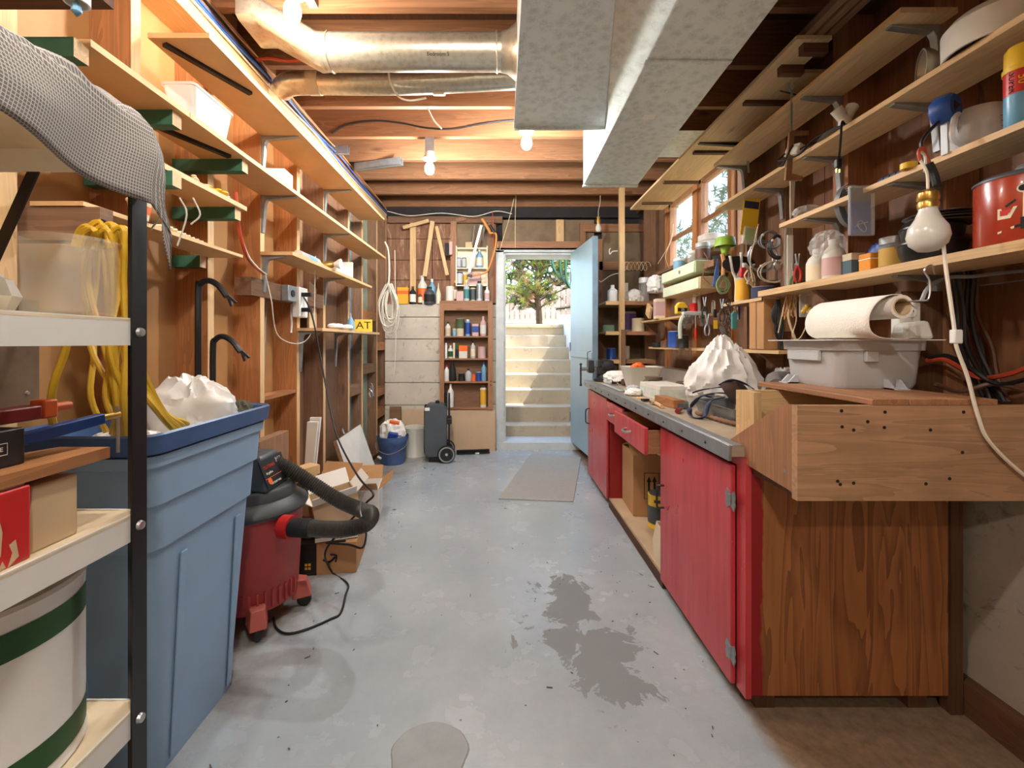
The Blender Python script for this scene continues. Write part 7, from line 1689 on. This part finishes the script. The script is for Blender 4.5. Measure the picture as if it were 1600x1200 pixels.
decal('spoon_print', [(1522, 354), (1527, 354), (1528, 372), (1522, 371)], bk_, .0014); decal('mallet_print', [(1516, 365), (1535, 361), (1535, 364), (1516, 369)], bk_, .0016); decal('mallet_print', [(1498, 371), (1516, 365), (1517, 368), (1498, 374)], wh)
decal('pan_print', [(1498, 337), (1519, 337), (1512, 353), (1498, 353)], wh); decal('pan_print', [(1501, 340), (1514, 340), (1509, 348), (1501, 348)], K['red'], .0014); decal('pan_print', [(1506, 334), (1517, 326), (1518, 329), (1508, 337)], bk_)
decal('flask_print', [(1557, 305), (1567, 305), (1567, 338), (1557, 338)], bk_, .0014); decal('flask_print', [(1567, 304), (1570, 304), (1570, 338), (1567, 338)], wh); decal('flask_print', [(1573, 304), (1577, 304), (1577, 326), (1573, 326)], wh)
decal('flask_print', [(1557, 337), (1574, 337), (1586, 345), (1588, 353), (1582, 364), (1549, 366), (1543, 355), (1546, 346)], wh); decal('flask_print', [(1545, 350), (1583, 347), (1580, 360), (1552, 363)], bk_, .0014); decal('flask_print', [(1559, 294), (1567, 293), (1567, 303), (1560, 304)], K['dkgreen'])
decal('canister_print', [(1592, 290), (1606, 290), (1606, 309), (1592, 309)], bk_)

# ---- many small tools hung along the shelf edges
random.seed(77)
hung = [('scissors', 'small scissors with black handles hung under the mint box', 1101, 478, 2.75, K['black']), ('scissors', 'red handled scissors hung beside the white cables', 1246, 415, 2.06, K['red']),
        ('pincers', 'dark pincers hung below the short shelf', 1128, 482, 2.55, K['iron']), ('pincers', 'green handled pincers hung beside the red scissors', 1240, 430, 2.08, K['green']), ('pincers', 'steel pincers hung over the large white bag', 1105, 505, 2.7, K['zinc'])]
for nm, lab, x_, y_, d_, mt in hung:
    t = thing(nm, lab, nm, at(x_, y_, d_))
    for sgn in (-1, 1):
        MB().tube([(0, 0, .0), (sgn * .014, 0, -.03), (sgn * .012, 0, -.065), (sgn * .004, 0, -.075)], .005, 6, 4).build('handle', mt, t)
        MB().bar((0, .002 * sgn, -.005), (-sgn * .008, .002 * sgn, .055), .008, .003).build('blade', K['steel'], t)
keyl = ['bunch of keys hung under the bare shelf', 'bunch of washers on a wire hung by the tape measure', 'bunch of brass rings hung below the short shelf', 'bunch of steel clips hung beside the chain']
for i, (x_, y_, d_, mt) in enumerate(((1096, 500, 2.85, K['steel']), (1070, 503, 3.0, K['zinc']), (1150, 487, 2.45, K['brass']), (1130, 510, 2.6, K['zinc']))):
    t = thing('hung_bunch', keyl[i], 'fittings', at(x_, y_, d_), group='small bunches on hooks')
    MB().tube([(.012 * math.cos(a), 0, .012 * math.sin(a) + .02) for a in [q * .5236 for q in range(12)]], .002, 5, closed=True).build('ring', K['steel'], t)
    for j in range(4): MB().obox((random.uniform(-.01, .01), .003 * j, -.012 - random.uniform(0, .012)), (.010, .002, .045), (0, random.uniform(-.5, .5), 0)).build('piece', mt, t)
for i, (p, lab, mt) in enumerate((([at(1240, 470, 2.08), at(1244, 500, 2.08), at(1238, 525, 2.08), at(1250, 528, 2.08), at(1262, 500, 2.08), at(1258, 478, 2.08)], 'pale string looping down behind the grey bin', K['string']), ([at(1228, 465, 2.1), at(1222, 490, 2.1), at(1216, 520, 2.1)], 'thin cotton cord hanging beside the black cords', K['string']),
        ([at(1185, 350, 2.4), at(1178, 380, 2.4), at(1172, 410, 2.4), at(1176, 440, 2.4)], 'yellowed string hanging below the header card', K['string']), ([at(1100, 395, 2.8), at(1108, 412, 2.8), at(1098, 430, 2.8), at(1110, 445, 2.8)], 'copper wire twisting down over the mint box end', K['copper']),
        ([at(1046, 420, 3.6), at(1040, 400, 3.55), at(1050, 372, 3.5), at(1052, 350, 3.5)], 'white net string strung up beside the far window', K['string']), ([at(1028, 412, 4.0), at(1044, 385, 3.8), at(1052, 360, 3.7)], 'second white string slanting up to the window', K['string']))):
    cable('hanging_twine', lab, p, .0025, mt, 5, 5, 'string')
random.seed(31)
m = MB()
for i in range(90):
    y_ = random.uniform(1.2, 4.2); x_ = random.choice((random.uniform(.45, .72), random.uniform(-.8, -.5), random.uniform(-.5, .6)))
    a_ = random.uniform(0, 3.1); l_ = random.choice((.004, .004, .008, .02)); 
    m.obox((x_, y_, .0022), (l_, .003, .002), (0, 0, a_))
tag(m.build('debris', plain('floor_debris', S(104, 90, 72), .9, rand=.0), world=True), 'crumbs and wood shavings scattered over the painted floor', 'debris', kind='stuff')
